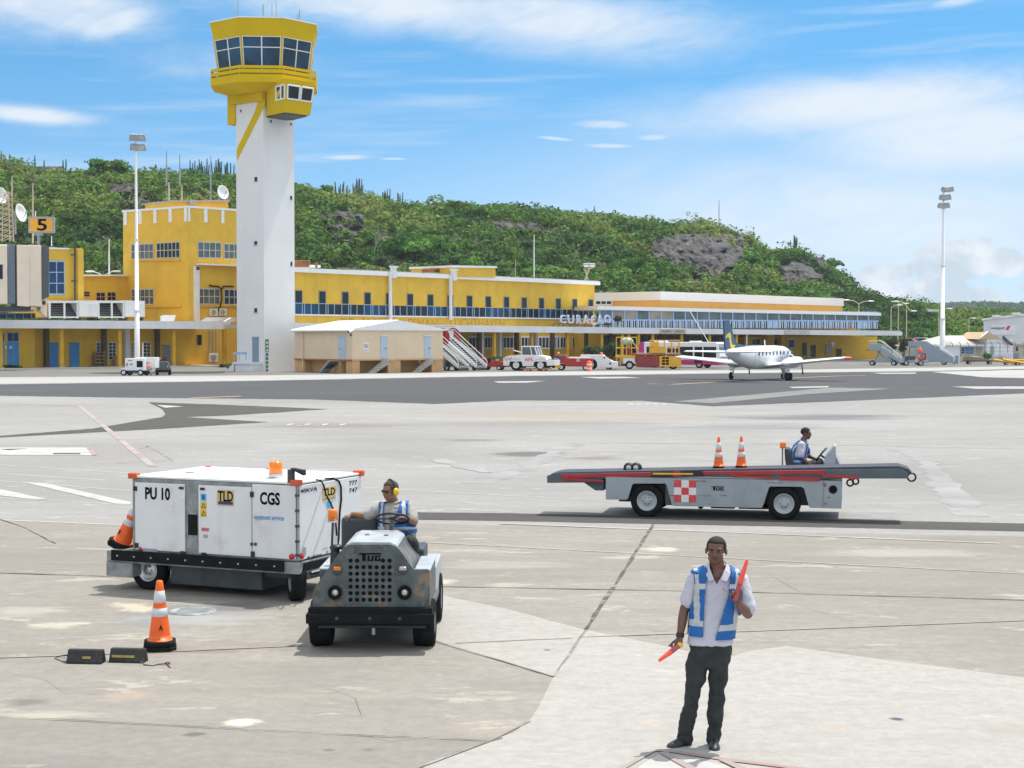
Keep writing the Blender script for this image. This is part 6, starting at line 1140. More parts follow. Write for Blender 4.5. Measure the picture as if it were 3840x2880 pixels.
# ================================================================== BELT LOADER
LGR = M('loader_grey', (.30, .34, .37), .5, .1, var=.08, sc=3, dirt=.45, dcol=(.30, .20, .13), dsc=2.4, dth=.66); LDG = M('loader_dark_grey', (.085, .11, .125), .55, var=.12, sc=3); BELT = M('conveyor_belt', (.05, .055, .075), .8, var=.2, sc=6); LRD = M('loader_red', (.38, .022, .026), .5, var=.12, sc=3, dirt=.2, dcol=(.2, .08, .06), dsc=3)
LF = Fr((4.07, 31.43), R(-12.15)); bl = thing('belt_loader', 'grey belt loader vehicle with red rails and a red and white checker panel', 'belt loader', LF.o, LF.rz)
zl3 = zr(2000, 1550, 2.95); zl4 = zr(2700, 1550, 2.95); sy = -.93; q3 = lambda x, y, Y=sy: LF.on('y', Y, *zl3(x, y)); q4 = lambda x, y, Y=sy: LF.on('y', Y, *zl4(x, y)); xz = lambda p: (p.x, p.z)
RSN = M('rust_stain', (.22, .13, .09), .8, var=.4, sc=12, dirt=.8, dcol=(.30, .33, .36), dsc=14, dth=.45)
def rust(b):
    for x, y, w, hh in ((1300, 905, .16, .012), (1560, 910, .2, .014), (1850, 750, .3, .018), (1900, 910, .22, .014), (2100, 912, .14, .01)):
        p = q3(x, y); b.ell((p.x, sy, p.z), (w * .5, .002, hh), RSN, 10)
    for x, y, w, hh in ((1160, 790, .03, .05), (1165, 1000, .04, .03), (1200, 930, .04, .02), (40, 910, .08, .012), (620, 770, .2, .010)): p = q4(x, y); b.ell((p.x, sy, p.z), (w, .002, hh), RSN, 10)
side = [q3(802, 702), q3(802, 955), q3(1030, 955), q3(1048, 935), q3(1092, 792), q3(1112, 776), q3(1458, 776), q3(1474, 792), q3(1532, 1010), q3(1545, 1026), q4(462, 1046), q4(486, 998), q4(540, 822), q4(556, 808), q4(898, 812), q4(930, 832), q4(984, 1030), q4(990, 1046), q4(1342, 1055), q4(1346, 748)]
b = MB(); b.prism([xz(p) for p in side], 'y', sy, sy + .05, LGR); rust(b); b.build('side_panel', bl, .006); b = MB(); b.prism([xz(p) for p in side], 'y', .88, .93, LGR); b.build('side_panel', bl, .006)
xa, xb = side[0].x, side[-1].x; b = MB(); b.box(xa, xb, sy + .051, .879, .66, .72, LDG); b.box(xb - .05, xb - .002, sy + .051, .879, .28, .659, LGR); b.box(xa + .002, xa + .05, sy + .051, .879, .36, .659, LGR); b.box(-1.9, 1.9, -.55, .55, .26, .655, DGR); b.box(-.95, .9, -.86, .86, .24, .655, DGR); b.build('chassis', bl)
b = MB(); b.box(-.1, .35, -.6, -.2, .17, .24, BLK); b.box(.45, 1.0, -.85, -.2, .2, .24, BLK); b.cyl((-.3, -.6, .2), (-.3, -.3, .2), .05, BLK, 8); b.build('sump', bl)
CW = M('checker_white', (.72, .72, .72), .5, var=.06, sc=8); CR = M('checker_red', (.62, .06, .06), .5, var=.1, sc=8)
b = MB(); a, e = q3(1556, 980), q3(1802, 742)
for i in range(3):
    for j in range(3):
        x0, x1 = a.x + (e.x - a.x) * i / 3, a.x + (e.x - a.x) * (i + 1) / 3; zz0, zz1 = a.z + (e.z - a.z) * j / 3, a.z + (e.z - a.z) * (j + 1) / 3; b.box(x0, x1, sy - .004, sy, zz0, zz1, CR if (i + j) % 2 == 0 else CW)
b.build('checker_panel', bl); tugword(bl, LF, 'y', sy - .004, zl3, 1970, 852, 2108, 810, 1)
p = q4(1250, 842); b = MB(); b.lathe([(.086, -.004), (.08, -.012), (.072, -.004), (.001, -.003)], (p.x, sy, p.z), 'y', LDG, 20); b.lathe([(.072, -.0045), (.001, -.005)], (p.x, sy, p.z), 'y', INK, 20); b.build('port', bl); b = MB(); p = q4(1143, 750); b.box(p.x - .004, p.x + .004, sy - .003, sy, .27, p.z, RST); b.build('seam', bl)
# conveyor
cy = -.90; beam = [q3(152, 690, cy), q3(235, 664, cy), q4(2005, 612, cy), q4(2078, 655, cy), q4(2088, 722, cy), q4(1560, 722, cy), q4(1400, 715, cy), q4(1100, 735, cy), q4(-300, 700, cy), q3(800, 720, cy), q3(640, 766, cy), q3(152, 770, cy)]
for Y0, Y1 in ((cy, cy + .05), (-.12, -.07)):
    b = MB(); b.prism([xz(p) for p in beam], 'y', Y0, Y1, LDG); b.build('conveyor_beam', bl, .006)
t0, t1 = q3(232, 655, cy), q4(2010, 588, cy); b = MB(); d = (t1 - t0); nn = 18; rings = []
prof = [(t0.x - .16, t0.z - .10), (t0.x - .05, t0.z - .02), (t0.x + .1, t0.z + .004), (t1.x - .05, t1.z + .004), (t1.x + .12, t1.z - .05), (t1.x + .20, t1.z - .14), (t1.x + .1, t1.z - .16), (t1.x - .1, t1.z - .05), (t0.x + .1, t0.z - .035), (t0.x - .1, t0.z - .16)]
b.prism(prof, 'y', cy + .02, -.10, BELT); b.build('conveyor_belt', bl)
def plate(pts, m, name, y0=-.905, y1=-.93): b = MB(); b.prism([xz(p) for p in pts], 'y', y1, y0, m); b.build(name, bl, .004)
Q3 = lambda x, y: q3(x, y, cy); Q4 = lambda x, y: q4(x, y, cy)
plate([Q3(312, 678), Q3(1310, 652), Q3(1312, 696), Q3(400, 712), Q3(378, 752), Q3(345, 755), Q3(330, 715), Q3(312, 710)], LRD, 'red_rail'); plate([Q3(1862, 642), Q4(1152, 628), Q4(1152, 668), Q4(1110, 690), Q4(1085, 668), Q4(200, 682), Q4(150, 700), Q4(120, 690), Q4(110, 672), Q3(1890, 680)], LRD, 'red_rail')
def barp(a, e, w, m, name, y=-.936):
    b = MB(); d = (e - a).normalized(); n = Vector((-d.z, 0, d.x)) * w; b.prism([xz(a + n), xz(e + n), xz(e - n), xz(a - n)], 'y', y - .02, y, m); b.build(name, bl)
barp(Q3(390, 725), Q3(780, 748), .02, LRD, 'scissor_bar'); barp(Q4(190, 690), Q4(590, 718), .02, LRD, 'scissor_bar'); barp(Q4(650, 718), Q4(1100, 728), .035, LRD, 'scissor_bar'); barp(Q4(1130, 682), Q4(1540, 714), .025, LRD, 'scissor_bar')
plate([Q3(1312, 640), Q3(1870, 628), Q3(1885, 700), Q3(1312, 705)], BLP, 'lift_box', -.90, -.945); barp(Q3(1325, 665), Q3(1770, 668), .016, YMP, 'yellow_stripe', -.947); b = MB(); p = Q3(1590, 675); b.box(p.x - .07, p.x + .07, -.955, -.946, p.z - .04, p.z + .07, LRD); b.build('bracket', bl)
b = MB()
for x in (1060, 1140):
    p = q3(x, 600, -.5); b.lathe([(.001, -.08), (.10, -.06), (.115, 0), (.10, .06), (.001, .08)], (p.x, -.5, p.z - .01), 'y', BLP, 16); b.lathe([(.05, -.085), (.04, -.09), (.001, -.092)], (p.x, -.5, p.z), 'y', SIL, 12)
p = q3(1100, 625, -.5); b.box(p.x - .3, p.x + .3, -.56, -.44, p.z - .07, p.z - .01, BLP); b.build('work_lamps', bl)
def hoop(p, r, name): 
    b = MB(); b.tube([p + Vector((math.cos(a), 0, math.sin(a))) * r for a in [k / 20 * 6.2832 for k in range(21)]], .018, BLP, 7, False); b.build(name, bl)
hoop(q4(2120, 706, -.6), .075, 'end_hoop'); hoop(q4(1440, 768, -.6), .06, 'rubber_loop'); hoop(q4(1500, 752, -.6), .055, 'rubber_loop')
b = MB(); p = q3(790, 760, -.5); b.prism([(p.x - .38, p.z + .02), (p.x + .02, p.z + .06), (p.x + .02, p.z - .14), (p.x - .14, p.z - .14)], 'y', -.8, -.2, LDG); b.build('hinge_bracket', bl)
# cab corner: floor, seat, dash, beacon
b = MB(); b.box(1.0, 2.25, -.02, .86, .721, .76, LGR); b.build('cab_floor', bl); SV = _M['seat_vinyl']; y0 = .15; a, e = LF.on('y', y0, *zl4(745, 590)), LF.on('y', y0, *zl4(800, 385)); sx0 = a.x; b = MB(); b.prism([(sx0 - .0, .80), (sx0 + .16, .80), (sx0 + .06, e.z - .06), (sx0 + .02, e.z), (sx0 - .06, e.z - .01), (sx0 - .05, 1.1)], 'y', .12, .62, SV); b.build('seat_back', bl, .03); b = MB(); b.box(sx0 + .1, sx0 + .6, .10, .64, .762, .90, SV); b.build('seat', bl, .03)
a, e, g = LF.on('y', .05, *zl4(1130, 590)), LF.on('y', .05, *zl4(1268, 358)), LF.on('y', .05, *zl4(1282, 590)); b = MB(); b.prism([(a.x, .80), (a.x + .05, e.z - .22), (e.x - .015, e.z), (e.x + .02, e.z - .01), (g.x, .80)], 'y', .05, .78, TLG); b.build('dash_panel', bl, .012); b = MB(); k = LF.on('y', .05, *zl4(1382, 590)); b.prism([(g.x + .003, .80), (g.x + .003, LF.on('y', .05, *zl4(1282, 480)).z), (k.x, .80)], 'y', .08, .75, LGR); b.build('fairing', bl, .006)
b = MB(); c0 = LF.on('y', .42, *zl4(1110, 460)); n = Quaternion((0, 1, 0), R(-52)); b.tube([c0 + n @ Vector((math.cos(t) * .17, math.sin(t) * .17, 0)) for t in [k / 24 * 6.2832 for k in range(25)]], .013, BLP, 7, False); b.tube([c0, c0 + Vector((.18, 0, -.12))], .02, BLP, 7); b.tube([c0 + n @ Vector((.17, 0, 0)), c0 + n @ Vector((-.17, 0, 0))], .01, BLP, 6); b.tube([c0, LF.on('y', .42, *zl4(1195, 378))], .012, GRY, 6); b.build('steering_wheel', bl)
p, e = LF.on('y', .3, *zl4(690, 592)), LF.on('y', .3, *zl4(697, 385)); b = MB(); b.cyl((p.x, .3, .76), (p.x, .3, e.z), .016, GRY, 8); o = b.build('beacon', bl); b = MB(); b.box(p.x - .05, p.x + .07, .23, .37, e.z, e.z + .12, AMB); b.build('lens', o, .02)
for x, y, s in ((-1.307, -.80, -1), (1.307, -.80, -1), (-1.307, .80, 1), (1.307, .80, 1)): wheel(bl, x, y, .318, .22, s, rim=TLG, rr=.60)
for x, lab in ((2050, 'left orange and white cone riding on the belt loader conveyor'), (235 + 2065, 'right orange and white cone riding on the belt loader conveyor')):
    p = LF.on('y', -.45, *zl3(x, 612)); zz = t0.z + (t1.z - t0.z) * (p.x - t0.x) / (t1.x - t0.x) + .006; cone(LF.m @ Vector((p.x, -.45, zz)), LF.rz, lab, .57, .10, .02, ((.30, .46), (.56, .80)), (.22, .03, 1))
# ================================================================== AIRCRAFT
AW = M('aircraft_white', (.80, .80, .81), .28, var=.02, sc=1); ABL = M('fin_blue', (.035, .085, .16), .35, var=.1); AYE = M('fin_yellow', (.75, .55, .04), .4, var=.05)
AF = Fr((20.65, 133.0), R(59)); ac = thing('propeller_aircraft', 'white twin engine propeller aircraft with a dark blue fin, taxiing away', 'aircraft', AF.o, AF.rz)
def oval(x, zc, ry, rz, n=28, e=2.3): return [Vector((x, math.copysign(abs(math.cos(a)) ** (2 / e), math.cos(a)) * ry, zc + math.copysign(abs(math.sin(a)) ** (2 / e), math.sin(a)) * rz)) for a in [2 * math.pi * k / n for k in range(n)]]
b = MB(); b.loft([oval(*s) for s in ((-7.3, 2.42, .05, .12), (-6.6, 2.33, .28, .32), (-5.2, 2.16, .55, .56), (-3.6, 2.00, .76, .80), (-2.2, 1.92, .85, .95), (0, 1.90, .86, .98), (3.2, 1.90, .86, .98), (4.6, 1.87, .84, .95), (5.4, 1.78, .78, .84), (6.0, 1.66, .66, .66), (6.7, 1.56, .50, .48), (7.3, 1.50, .28, .27), (7.62, 1.48, .05, .05))], AW); b.build('fuselage', ac)
FIN = [(-7.75, 4.90), (-6.65, 4.95), (-5.35, 3.25), (-4.8, 3.02), (-2.6, 2.86), (-3.2, 2.55), (-5.2, 2.5), (-7.0, 2.38), (-7.45, 2.7)]
b = MB(); b.prism(FIN, 'y', -.07, .07, ABL); b.build('fin', ac, .05)
for s in (-1, 1):
    b = MB(); SW = [(-7.42, 3.62), (-7.05, 3.82), (-6.55, 3.95), (-6.35, 3.75), (-6.30, 3.35), (-6.15, 3.02), (-5.8, 2.92), (-5.45, 2.98), (-5.65, 2.72), (-6.05, 2.62), (-6.45, 2.80), (-6.62, 3.2), (-6.72, 3.52), (-6.95, 3.60), (-7.38, 3.44)]; b.prism(SW, 'y', s * .071, s * .08, AYE); b.build('fin_emblem', ac)
def wing(s, y0, y1, x0, c0, x1, c1, zz0, zz1, th, m=AW, tip=None):
    b = MB(); rings = []
    for k in range(6):
        t = k / 5; y = y0 + (y1 - y0) * t; xl = x0 + (x1 - x0) * t; c = c0 + (c1 - c0) * t; z = zz0 + (zz1 - zz0) * t; h_ = th * c; rings.append([Vector((xl + c * px, s * y, z + h_ * pz)) for px, pz in ((.5, 0), (.44, .55), (.25, .9), (0, .8), (-.3, .35), (-.5, 0), (-.3, -.25), (0, -.45), (.3, -.45), (.45, -.3))])
    b.loft(rings, m); o = b.build('wing' if y1 > 5 else 'tailplane', ac)
    if tip: c = MB(); c.loft([[p + Vector((0, s * .002, 0)) for p in rings[-1]], [p.lerp(Vector((x1, s * y1, zz1)), .25) + Vector((0, s * .35, .01)) for p in rings[-1]], [p.lerp(Vector((x1, s * y1, zz1)), .8) + Vector((0, s * .45, .01)) for p in rings[-1]]], tip); c.build('wing_tip', o)
ARD = M('tip_red', (.65, .06, .12), .4)
for s in (1, -1): wing(s, .6, 7.3, .45, 2.35, .15, 1.35, 1.18, 1.86, .13, tip=ARD if s < 0 else AW); wing(s, .1, 3.75, -6.2, 1.8, -6.5, 1.05, 2.36, 2.42, .09)
for s in (1, -1):
    b = MB(); b.loft([oval(*q, 20, 2) for q in ((-1.3, 1.42, .08, .08), (-.6, 1.42, .36, .30), (.4, 1.45, .47, .44), (1.6, 1.50, .47, .47), (2.5, 1.55, .40, .40), (2.95, 1.57, .26, .26))], AW); b.T = None; o = b.build('engine_nacelle', ac); o.location = (0, s * 2.4, 0)
    b = MB(); b.loft([oval(*q, 16, 2) for q in ((2.96, 1.57, .20, .20), (3.2, 1.57, .13, .13), (3.4, 1.57, .02, .02))], SIL)
    for k in range(3):
        a = k * 2.094 + .4; d = Vector((0, math.cos(a), math.sin(a))); n = Vector((0, -math.sin(a), math.cos(a))); p0 = Vector((3.1, 0, 1.57)); b.hexa([p0 + d * .15 - n * .05, p0 + d * .15 + n * .05 + Vector((.05, 0, 0)), p0 + d * .15 + n * .05 + Vector((.07, 0, 0)), p0 + d * .15 - n * .05 + Vector((.02, 0, 0)), p0 + d * 1.15 - n * .07, p0 + d * 1.15 + n * .07 + Vector((.02, 0, 0)), p0 + d * 1.15 + n * .07 + Vector((.03, 0, 0)), p0 + d * 1.15 - n * .07 + Vector((.01, 0, 0))], DGR)
    c = b.build('propeller', o)
    b = MB(); b.cyl((.0, s * 2.47, .33), (.1, s * 2.42, 1.2), .07, SIL, 8); b.cyl((.3, s * 2.44, 1.1), (0, s * 2.47, .4), .04, SIL, 6); b.box(-.25, -.2, s * 2.47 - .2, s * 2.47 + .2, .75, 1.15, AW); b.build('gear_leg', ac); wheel(ac, 0, s * 2.47 + .14, .33, .2, s, rim=SIL); wheel(ac, 0, s * 2.47 - .14, .33, .2, -s, rim=SIL) if s < 0 else None
b = MB(); b.cyl((5.0, 0, .25), (5.0, 0, 1.1), .06, SIL, 8); b.cyl((4.5, 0, 1.1), (5.0, 0, .45), .04, SIL, 6); b.build('gear_leg', ac); wheel(ac, 5.0, .0, .25, .16, -1, rim=SIL)
for k in range(9):
    x = 3.9 - k * .78 if k else 4.05; b = MB(); w, h_ = (.13, .20)
    for s in (-1, 1): b.loft([[Vector((x + w * math.cos(a), s * (.862 - (.012 if j == 0 else 0) - .0), 2.28 + h_ * math.sin(a))) for a in [6.2832 * i / 14 for i in range(14)]] for j in (0, 1)], GLS, True, False)
    for s in (-1, 1):
        pass
    b.build('cabin_window', ac)
b = MB(); b.loft([oval(5.02, 2.34, .79, .36, 20), oval(5.45, 2.16, .745, .36, 20)], GLS, False); b.build('cockpit_window', ac)
for x, w, z0, z1_ in ((3.15, .42, 1.35, 2.72), (-2.7, .45, 1.3, 2.7)):
    b = MB(); p = [(x - w, z0), (x + w, z0), (x + w, z1_ - .1), (x + w - .1, z1_), (x - w + .1, z1_), (x - w, z1_ - .1)]
    for i in range(6): b.cyl((p[i][0], -.872, p[i][1]), (p[(i + 1) % 6][0], -.872, p[(i + 1) % 6][1]), .012, GRY, 4)
    b.build('door_outline', ac)
text('PJ-VIP', INK, ac, Vector((-4.9, -.70, 2.28)), (1, -.11, 0), (0, 0, 1), 1.25, .28, .01, 'registration', .02)
b = MB(); b.tube([(1.6, -.877, 1.75), (2.2, -.88, 1.95), (2.8, -.88, 1.8), (3.4, -.88, 2.05), (4.2, -.87, 1.95)], .02, M('script_blue', (.15, .25, .45), .5), 5); b.tube([(1.9, -.88, 1.6), (2.8, -.882, 1.62), (4.0, -.875, 1.6)], .012, _M['script_blue'], 5); b.build('airline_script', ac)
b = MB(); b.prism([(.9, 2.86), (1.05, 2.86), (.95, 3.35), (.82, 3.35)], 'y', -.03, .03, AW); b.build('blade_aerial', ac); b = MB(); b.prism([(3.2, 1.0), (3.9, 1.0), (4.1, .2), (3.9, .15)], 'y', -.95, -.5, AW); b.build('air_stair', ac)
# ================================================================== PARKED EQUIPMENT ALONG THE CANOPY
def veh(name, label, cat, u, v, rz, group=None):
    p = G(u, v); f = Fr((p.x, p.y), R(rz)); return thing(name, label, cat, f.o, f.rz, group), f
def rail(b, pts, r, m): b.tube(pts, r, m, 6)
# ---- passenger stairs
def stairs(u, v, rz, label, h, L, w, pm, rm, solid=False, disc=False, top=1.0, chassis=True, group=None):
    """mobile stairs; local +x runs down the flight, the foot at x = 0"""
    t, f = veh('passenger_stairs', label, 'passenger stairs', u, v, rz, group); n = 14; x = lambda s: -L * (1 - s); z = lambda s: .35 + (h - .35) * (1 - s)
    for s in (-1, 1):
        y0, y1 = (s * w / 2, s * w / 2 + s * .06); pl = [(0, .28), (0, .75), (-.15, .95), (-L, h + top), (-L - 1.5, h + top), (-L - 1.5, h - .25), (-L, h - .3)] if not solid else [(0, .28), (0, .75), (-.15, .95), (-L, h + top * .95), (-L - 2.2, h + top * .95), (-L - 2.2, h - .15), (-L - 1.4, h - .25), (-L - 1.0, .55), (-.6, .28)]
        if not solid: pl = [(0, .28), (0, .62), (-.1, .72), (-L, h + .32), (-L - .05, h - .25)]
        b = MB(); b.prism(pl, 'y', y0, y1, pm); b.build('side_panel', t, .01)
        b = MB(); o = .85; yy = s * (w / 2 + .03); rail(b, [(0, yy, .4), (.05, yy, 1.0), (-.35, yy, .35 + o + .2), (-L, yy, h + o + .25), (-L - 1.5, yy, h + o + .25)], .035, rm); rail(b, [(-.2, yy, .8), (-L, yy, h + .7)], .025, rm); b.build('handrail', t)
    b = MB()
    for k in range(n): xa = -L * (k + 1) / n; zz = .35 + (h - .35) * k / n; b.box(xa, xa + L / n * 1.15, -w / 2 + .01, w / 2 - .01, zz - .05, zz, GRY); b.box(xa + L / n * 1.1, xa + L / n * 1.13, -w / 2 + .01, w / 2 - .01, zz - .3, zz - .051, DGR)
    b.build('steps', t); b = MB(); b.box(-L - 1.9, -L, -w / 2 + .01, w / 2 - .01, h - .12, h, DGR); b.build('platform', t)
    for s in (-1, 1):
        if not solid: b = MB(); y0 = s * (w / 2 + .07); b.box(-L - 1.5, -L - .1, min(y0, y0 - s * .05), max(y0, y0 - s * .05), h - .1, h + top, pm); b.build('platform_panel', t, .06)
    if chassis:
        b = MB(); b.box(-L - 1.6, -.1, -w / 2 + .15, w / 2 - .15, .38, .55, GRY); b.box(-L - .5, -L * .45, -w / 2 + .2, w / 2 - .2, .56, 1.1, GRY); b.cyl((-L - .9, -w / 3, .5), (-L - .2, -w / 3, h - .2), .06, GRY, 6); b.cyl((-L - .9, w / 3, .5), (-L - .2, w / 3, h - .2), .06, GRY, 6); b.cyl((-L * .55, 0, .5), (-L - .6, 0, h - .2), .08, SIL, 8); b.build('chassis', t)
        for xx in (-L - 1.1, -L * .35):
            for s in (-1, 1): wheel(t, xx, s * (w / 2 - .1), .33, .2, s, rim=SIL)
    if disc:
        for s in (-1, 1):
            b = MB(); c = (-L - .25, h + .25); pl = [(c[0] + 1.15 * math.cos(a) * 1.0, c[1] + 1.05 * math.sin(a)) for a in [k / 26 * 6.2832 for k in range(26)]]; b.prism(pl, 'y', s * (w / 2 + .075), s * (w / 2 + .12), RED); b.build('red_panel', t)
        b = MB(); rail(b, [(-L - 1.5, -w / 2, h + 1.4), (-L + .2, -w / 2, h + 1.45), (-L + .2, w / 2, h + 1.45), (-L - 1.5, w / 2, h + 1.4)], .03, GRY); b.build('top_rail', t)
    return t
stairs(1738, 1391, -38, 'left set of white passenger stairs with red round panel, half behind the beige cabin', 3.25, 4.6, 1.7, WHM, WHM, disc=True, group='white passenger stairs behind the cabin'); stairs(1806, 1390, -38, 'right set of white passenger stairs with red round panel, next to the small red tractor', 3.35, 4.6, 1.7, WHM, WHM, disc=True, group='white passenger stairs behind the cabin')
STG = M('stair_grey', (.27, .34, .40), .55, .1, var=.06, sc=1)
stairs(3380, 1371, -20, 'left grey passenger stairs with raised platform in front of the arrivals hall end', 2.05, 2.5, 1.6, STG, WHM, top=.75, group='grey passenger stairs'); stairs(3578, 1368, -20, 'larger right grey passenger stairs with solid side, at the foot of the floodlight mast', 2.45, 3.6, 1.8, STG, WHM, solid=True, top=.7, group='grey passenger stairs')
# ---- small red tractor
t, f = veh('baggage_tractor', 'small red baggage tractor parked between the white stairs and the white tow truck', 'baggage tractor', 1848, 1388, -14)
b = MB(); b.prism([(-1.2, .35), (1.35, .35), (1.4, .75), (1.25, .95), (.3, 1.0), (.15, 1.05), (-.3, .72), (-.5, .72), (-.6, 1.25), (-1.15, 1.3), (-1.25, .9)], 'y', -.68, .68, RED); b.build('body', t, .04); b = MB(); b.box(-.35, .1, -.55, .55, .73, .85, BLK); b.box(-.5, -.36, -.55, .55, .86, 1.35, BLK); b.build('seat', t, .03)
b = MB(); b.tube([(.1, .2, 1.0), (-.08, .2, 1.3)], .025, BLK, 6); b.tube([Vector((-.08, .2, 1.3)) + Vector((math.cos(a) * .06, math.cos(a + 1.57) * .2, math.sin(a + 1.57) * .0 + math.cos(a) * .18)) for a in [k / 14 * 6.2832 for k in range(15)]], .02, BLK, 5); b.build('steering_wheel', t); b = MB(); b.box(1.38, 1.46, -.7, .7, .35, .55, BLK); b.box(.2, 1.0, -.5, .5, 1.02, 1.5, DGR); b.box(.5, .9, -.69, .69, 1.01, 1.25, YMP)
b.build('load', t); 
for x, y, s in ((-.75, -.6, -1), (.85, -.6, -1), (-.75, .6, 1), (.85, .6, 1)): wheel(t, x, y, .36 if x < 0 else .28, .22, s, rim=WHM)
# ---- big white tow truck
t, f = veh('aircraft_tow_truck', 'big white aircraft tow truck with red letters on its side', 'tow truck', 1990, 1390, -17); wy = 1.1
def arch(cx, r, n=12): return [(cx + r * math.cos(a), .62 + r * math.sin(a)) for a in [math.pi - k * math.pi / n for k in range(n + 1)]]
body = [(-2.75, .55)] + [(-2.05, .55)] + arch(-1.35, .74) + [(-.58, .5), (.62, .5)] + arch(1.38, .74) + [(2.15, .55), (2.95, .6), (3.0, 1.15), (2.1, 1.22), (1.9, 1.55), (.75, 1.72), (-1.0, 1.72), (-2.2, 1.60), (-2.75, 1.35)]
for s in (-1, 1): b = MB(); b.prism(body, 'y', s * wy - s * .06, s * wy, WHM); b.build('side_panel', t, .015)
b = MB(); b.box(-2.7, 2.9, -wy + .07, wy - .07, 1.0, 1.2, WHM); b.prism([(-2.74, .56), (2.94, .61), (2.99, 1.14), (2.09, 1.21), (1.89, 1.54), (.75, 1.71), (-1.0, 1.71), (-2.2, 1.59), (-2.74, 1.34), (-2.74, 1.25), (2.0, 1.19), (2.0, .95), (-2.7, .95)], 'y', -wy + .061, wy - .061, WHM) if 0 else None; b.box(-2.74, -1.0, -wy + .061, wy - .061, 1.21, 1.36, WHM); b.box(-1.0, .75, -wy + .061, wy - .061, 1.21, 1.715, WHM); b.prism([(.75, 1.21), (2.05, 1.21), (1.89, 1.54), (.75, 1.71)], 'y', -wy + .061, wy - .061, WHM); b.box(2.1, 2.99, -wy + .061, wy - .061, .6, 1.14, WHM); b.box(-2.7, 2.6, -.7, .7, .42, .99, DGR); b.build('deck', t)
cab = [(-.75, 1.715), (1.05, 1.715), (.75, 2.62), (.70, 2.68), (-.70, 2.68), (-.75, 2.62)]
b = MB(); b.prism([(-.68, 1.717), (.98, 1.717), (.70, 2.55), (-.68, 2.55)], 'y', -wy + .13, wy - .13, GLG); b.build('cab_glazing', t); b = MB(); b.box(-.8, .82, -wy + .05, wy - .05, 2.551, 2.66, WHM)
for s in (-1, 1):
    y = s * (wy - .12)
    for x0, x1 in ((-.70, -.70), (.42, .25), (1.0, .72)): b.tube([(x0, y, 1.717), (x1, y, 2.56)], .06, WHM, 6)
b.tube([(1.0, 0, 1.717), (.72, 0, 2.56)], .06, WHM, 6); b.box(-.76, -.69, -wy + .12, wy - .12, 1.717, 2.0, WHM); b.build('cab_frame', t)
for s, r_ in ((-1, (1, 0, 0)), (1, (-1, 0, 0))): text('AFS', M('sign_red', (.60, .03, .06), .5), t, Vector((-.35 if s < 0 else .55, s * (wy + .002), 1.02)), r_, (0, 0, 1), .9, .40, .01, 'lettering', .02)
b = MB()
for k in range(8): b.hexa([(3.0, -wy + .02 + k * .272, .32), (3.0, -wy + .156 + k * .272, .32), (3.06, -wy + .156 + k * .272, .32), (3.06, -wy + .02 + k * .272, .32), (3.0, -wy + .09 + k * .262, .58), (3.0, -wy + .22 + k * .262, .58), (3.06, -wy + .22 + k * .262, .58), (3.06, -wy + .09 + k * .262, .58)], YMP)
b.box(2.7, 2.998, -wy, wy, .32, .58, INK); b.build('striped_bumper', t); b = MB()
for i in range(5):
    for j in range(2):
        if (i + j) % 2 == 0: b.box(-2.6 + i * .16, -2.44 + i * .16, -wy - .005, -wy - .001, 1.28 - j * .14 - (i < 2) * .05, 1.40 - j * .14 - (i < 2) * .05, RED)
b.build('red_checks', t); b = MB(); b.box(2.2, 2.9, -.8, .8, 1.15, 1.32, GRY); b.cyl((2.75, -.95, 1.15), (2.75, -.95, 1.45), .08, BLK, 8); b.cyl((2.75, .95, 1.15), (2.75, .95, 1.45), .08, BLK, 8); b.build('nose_fittings', t); b = MB()
for x in (-2.1, -1.15): b.cyl((x, .5, 1.35), (x, .5, 2.2), .06, RED, 6)
b.cyl((-2.1, .5, 2.2), (-1.15, .5, 1.95), .05, WHM, 6); b.build('rear_frame', t)
for x in (-1.35, 1.38):
    for s in (-1, 1): wheel(t, x, s * (wy - .28), .62, .42, s, rim=WHM)
# pallet of tow bar bits in front of it
t, f = veh('tow_bar', 'rusty tow bar lying on the apron before the white tow truck', 'tow bar', 2010, 1392, -8); b = MB(); b.box(-1.7, 1.7, -.12, .12, .22, .34, RST); b.box(-1.2, -.2, -.5, .5, .18, .30, RST); b.box(.5, 1.3, -.4, .4, .15, .27, RST); b.build('bar', t, .02)
for x in (-.7, .9): wheel(t, x, -.45, .16, .1, -1); wheel(t, x, .45, .16, .1, 1)
# ---- red pickup style cart
t, f = veh('service_pickup', 'red service pickup with white checks and beacon behind the orange drum', 'pickup', 2155, 1389, -6)
b = MB(); b.prism([(-2.2, .45), (-1.85, .45), (-1.7, .8), (-1.15, .8), (-1.0, .45), (1.9, .42), (2.0, 1.3), (-2.3, 1.35)], 'y', -.85, .85, RED); b.build('body', t, .04); b = MB(); b.prism([(-2.25, 1.36), (-.75, 1.36), (-1.05, 1.72), (-1.95, 1.75)], 'y', -.75, .75, RED); b.prism([(-2.1, 1.40), (-1.0, 1.40), (-1.2, 1.66), (-1.9, 1.68)], 'y', -.76, .76, GLG); b.box(-.6, 1.6, -.78, .78, 1.31, 1.46, WHM); b.build('cab', t, .03)
o = MB(); o.lathe([(.14, 1.75), (.13, 1.95), (.06, 2.0), (.001, 2.0)], (-1.75, -.3, 0), 'z', AMB, 12); o.build('beacon', t); b = MB()
for i in range(3):
    for j in range(3):
        if (i + j) % 2: continue
        b.box(.25 + i * .11, .36 + i * .11, -.856, -.851, .98 + j * .11, 1.09 + j * .11, WHM)
b.build('white_checks', t)
for x in (-1.42, 1.25):
    for s in (-1, 1): wheel(t, x, s * .74, .36, .2, s, rim=WHM)
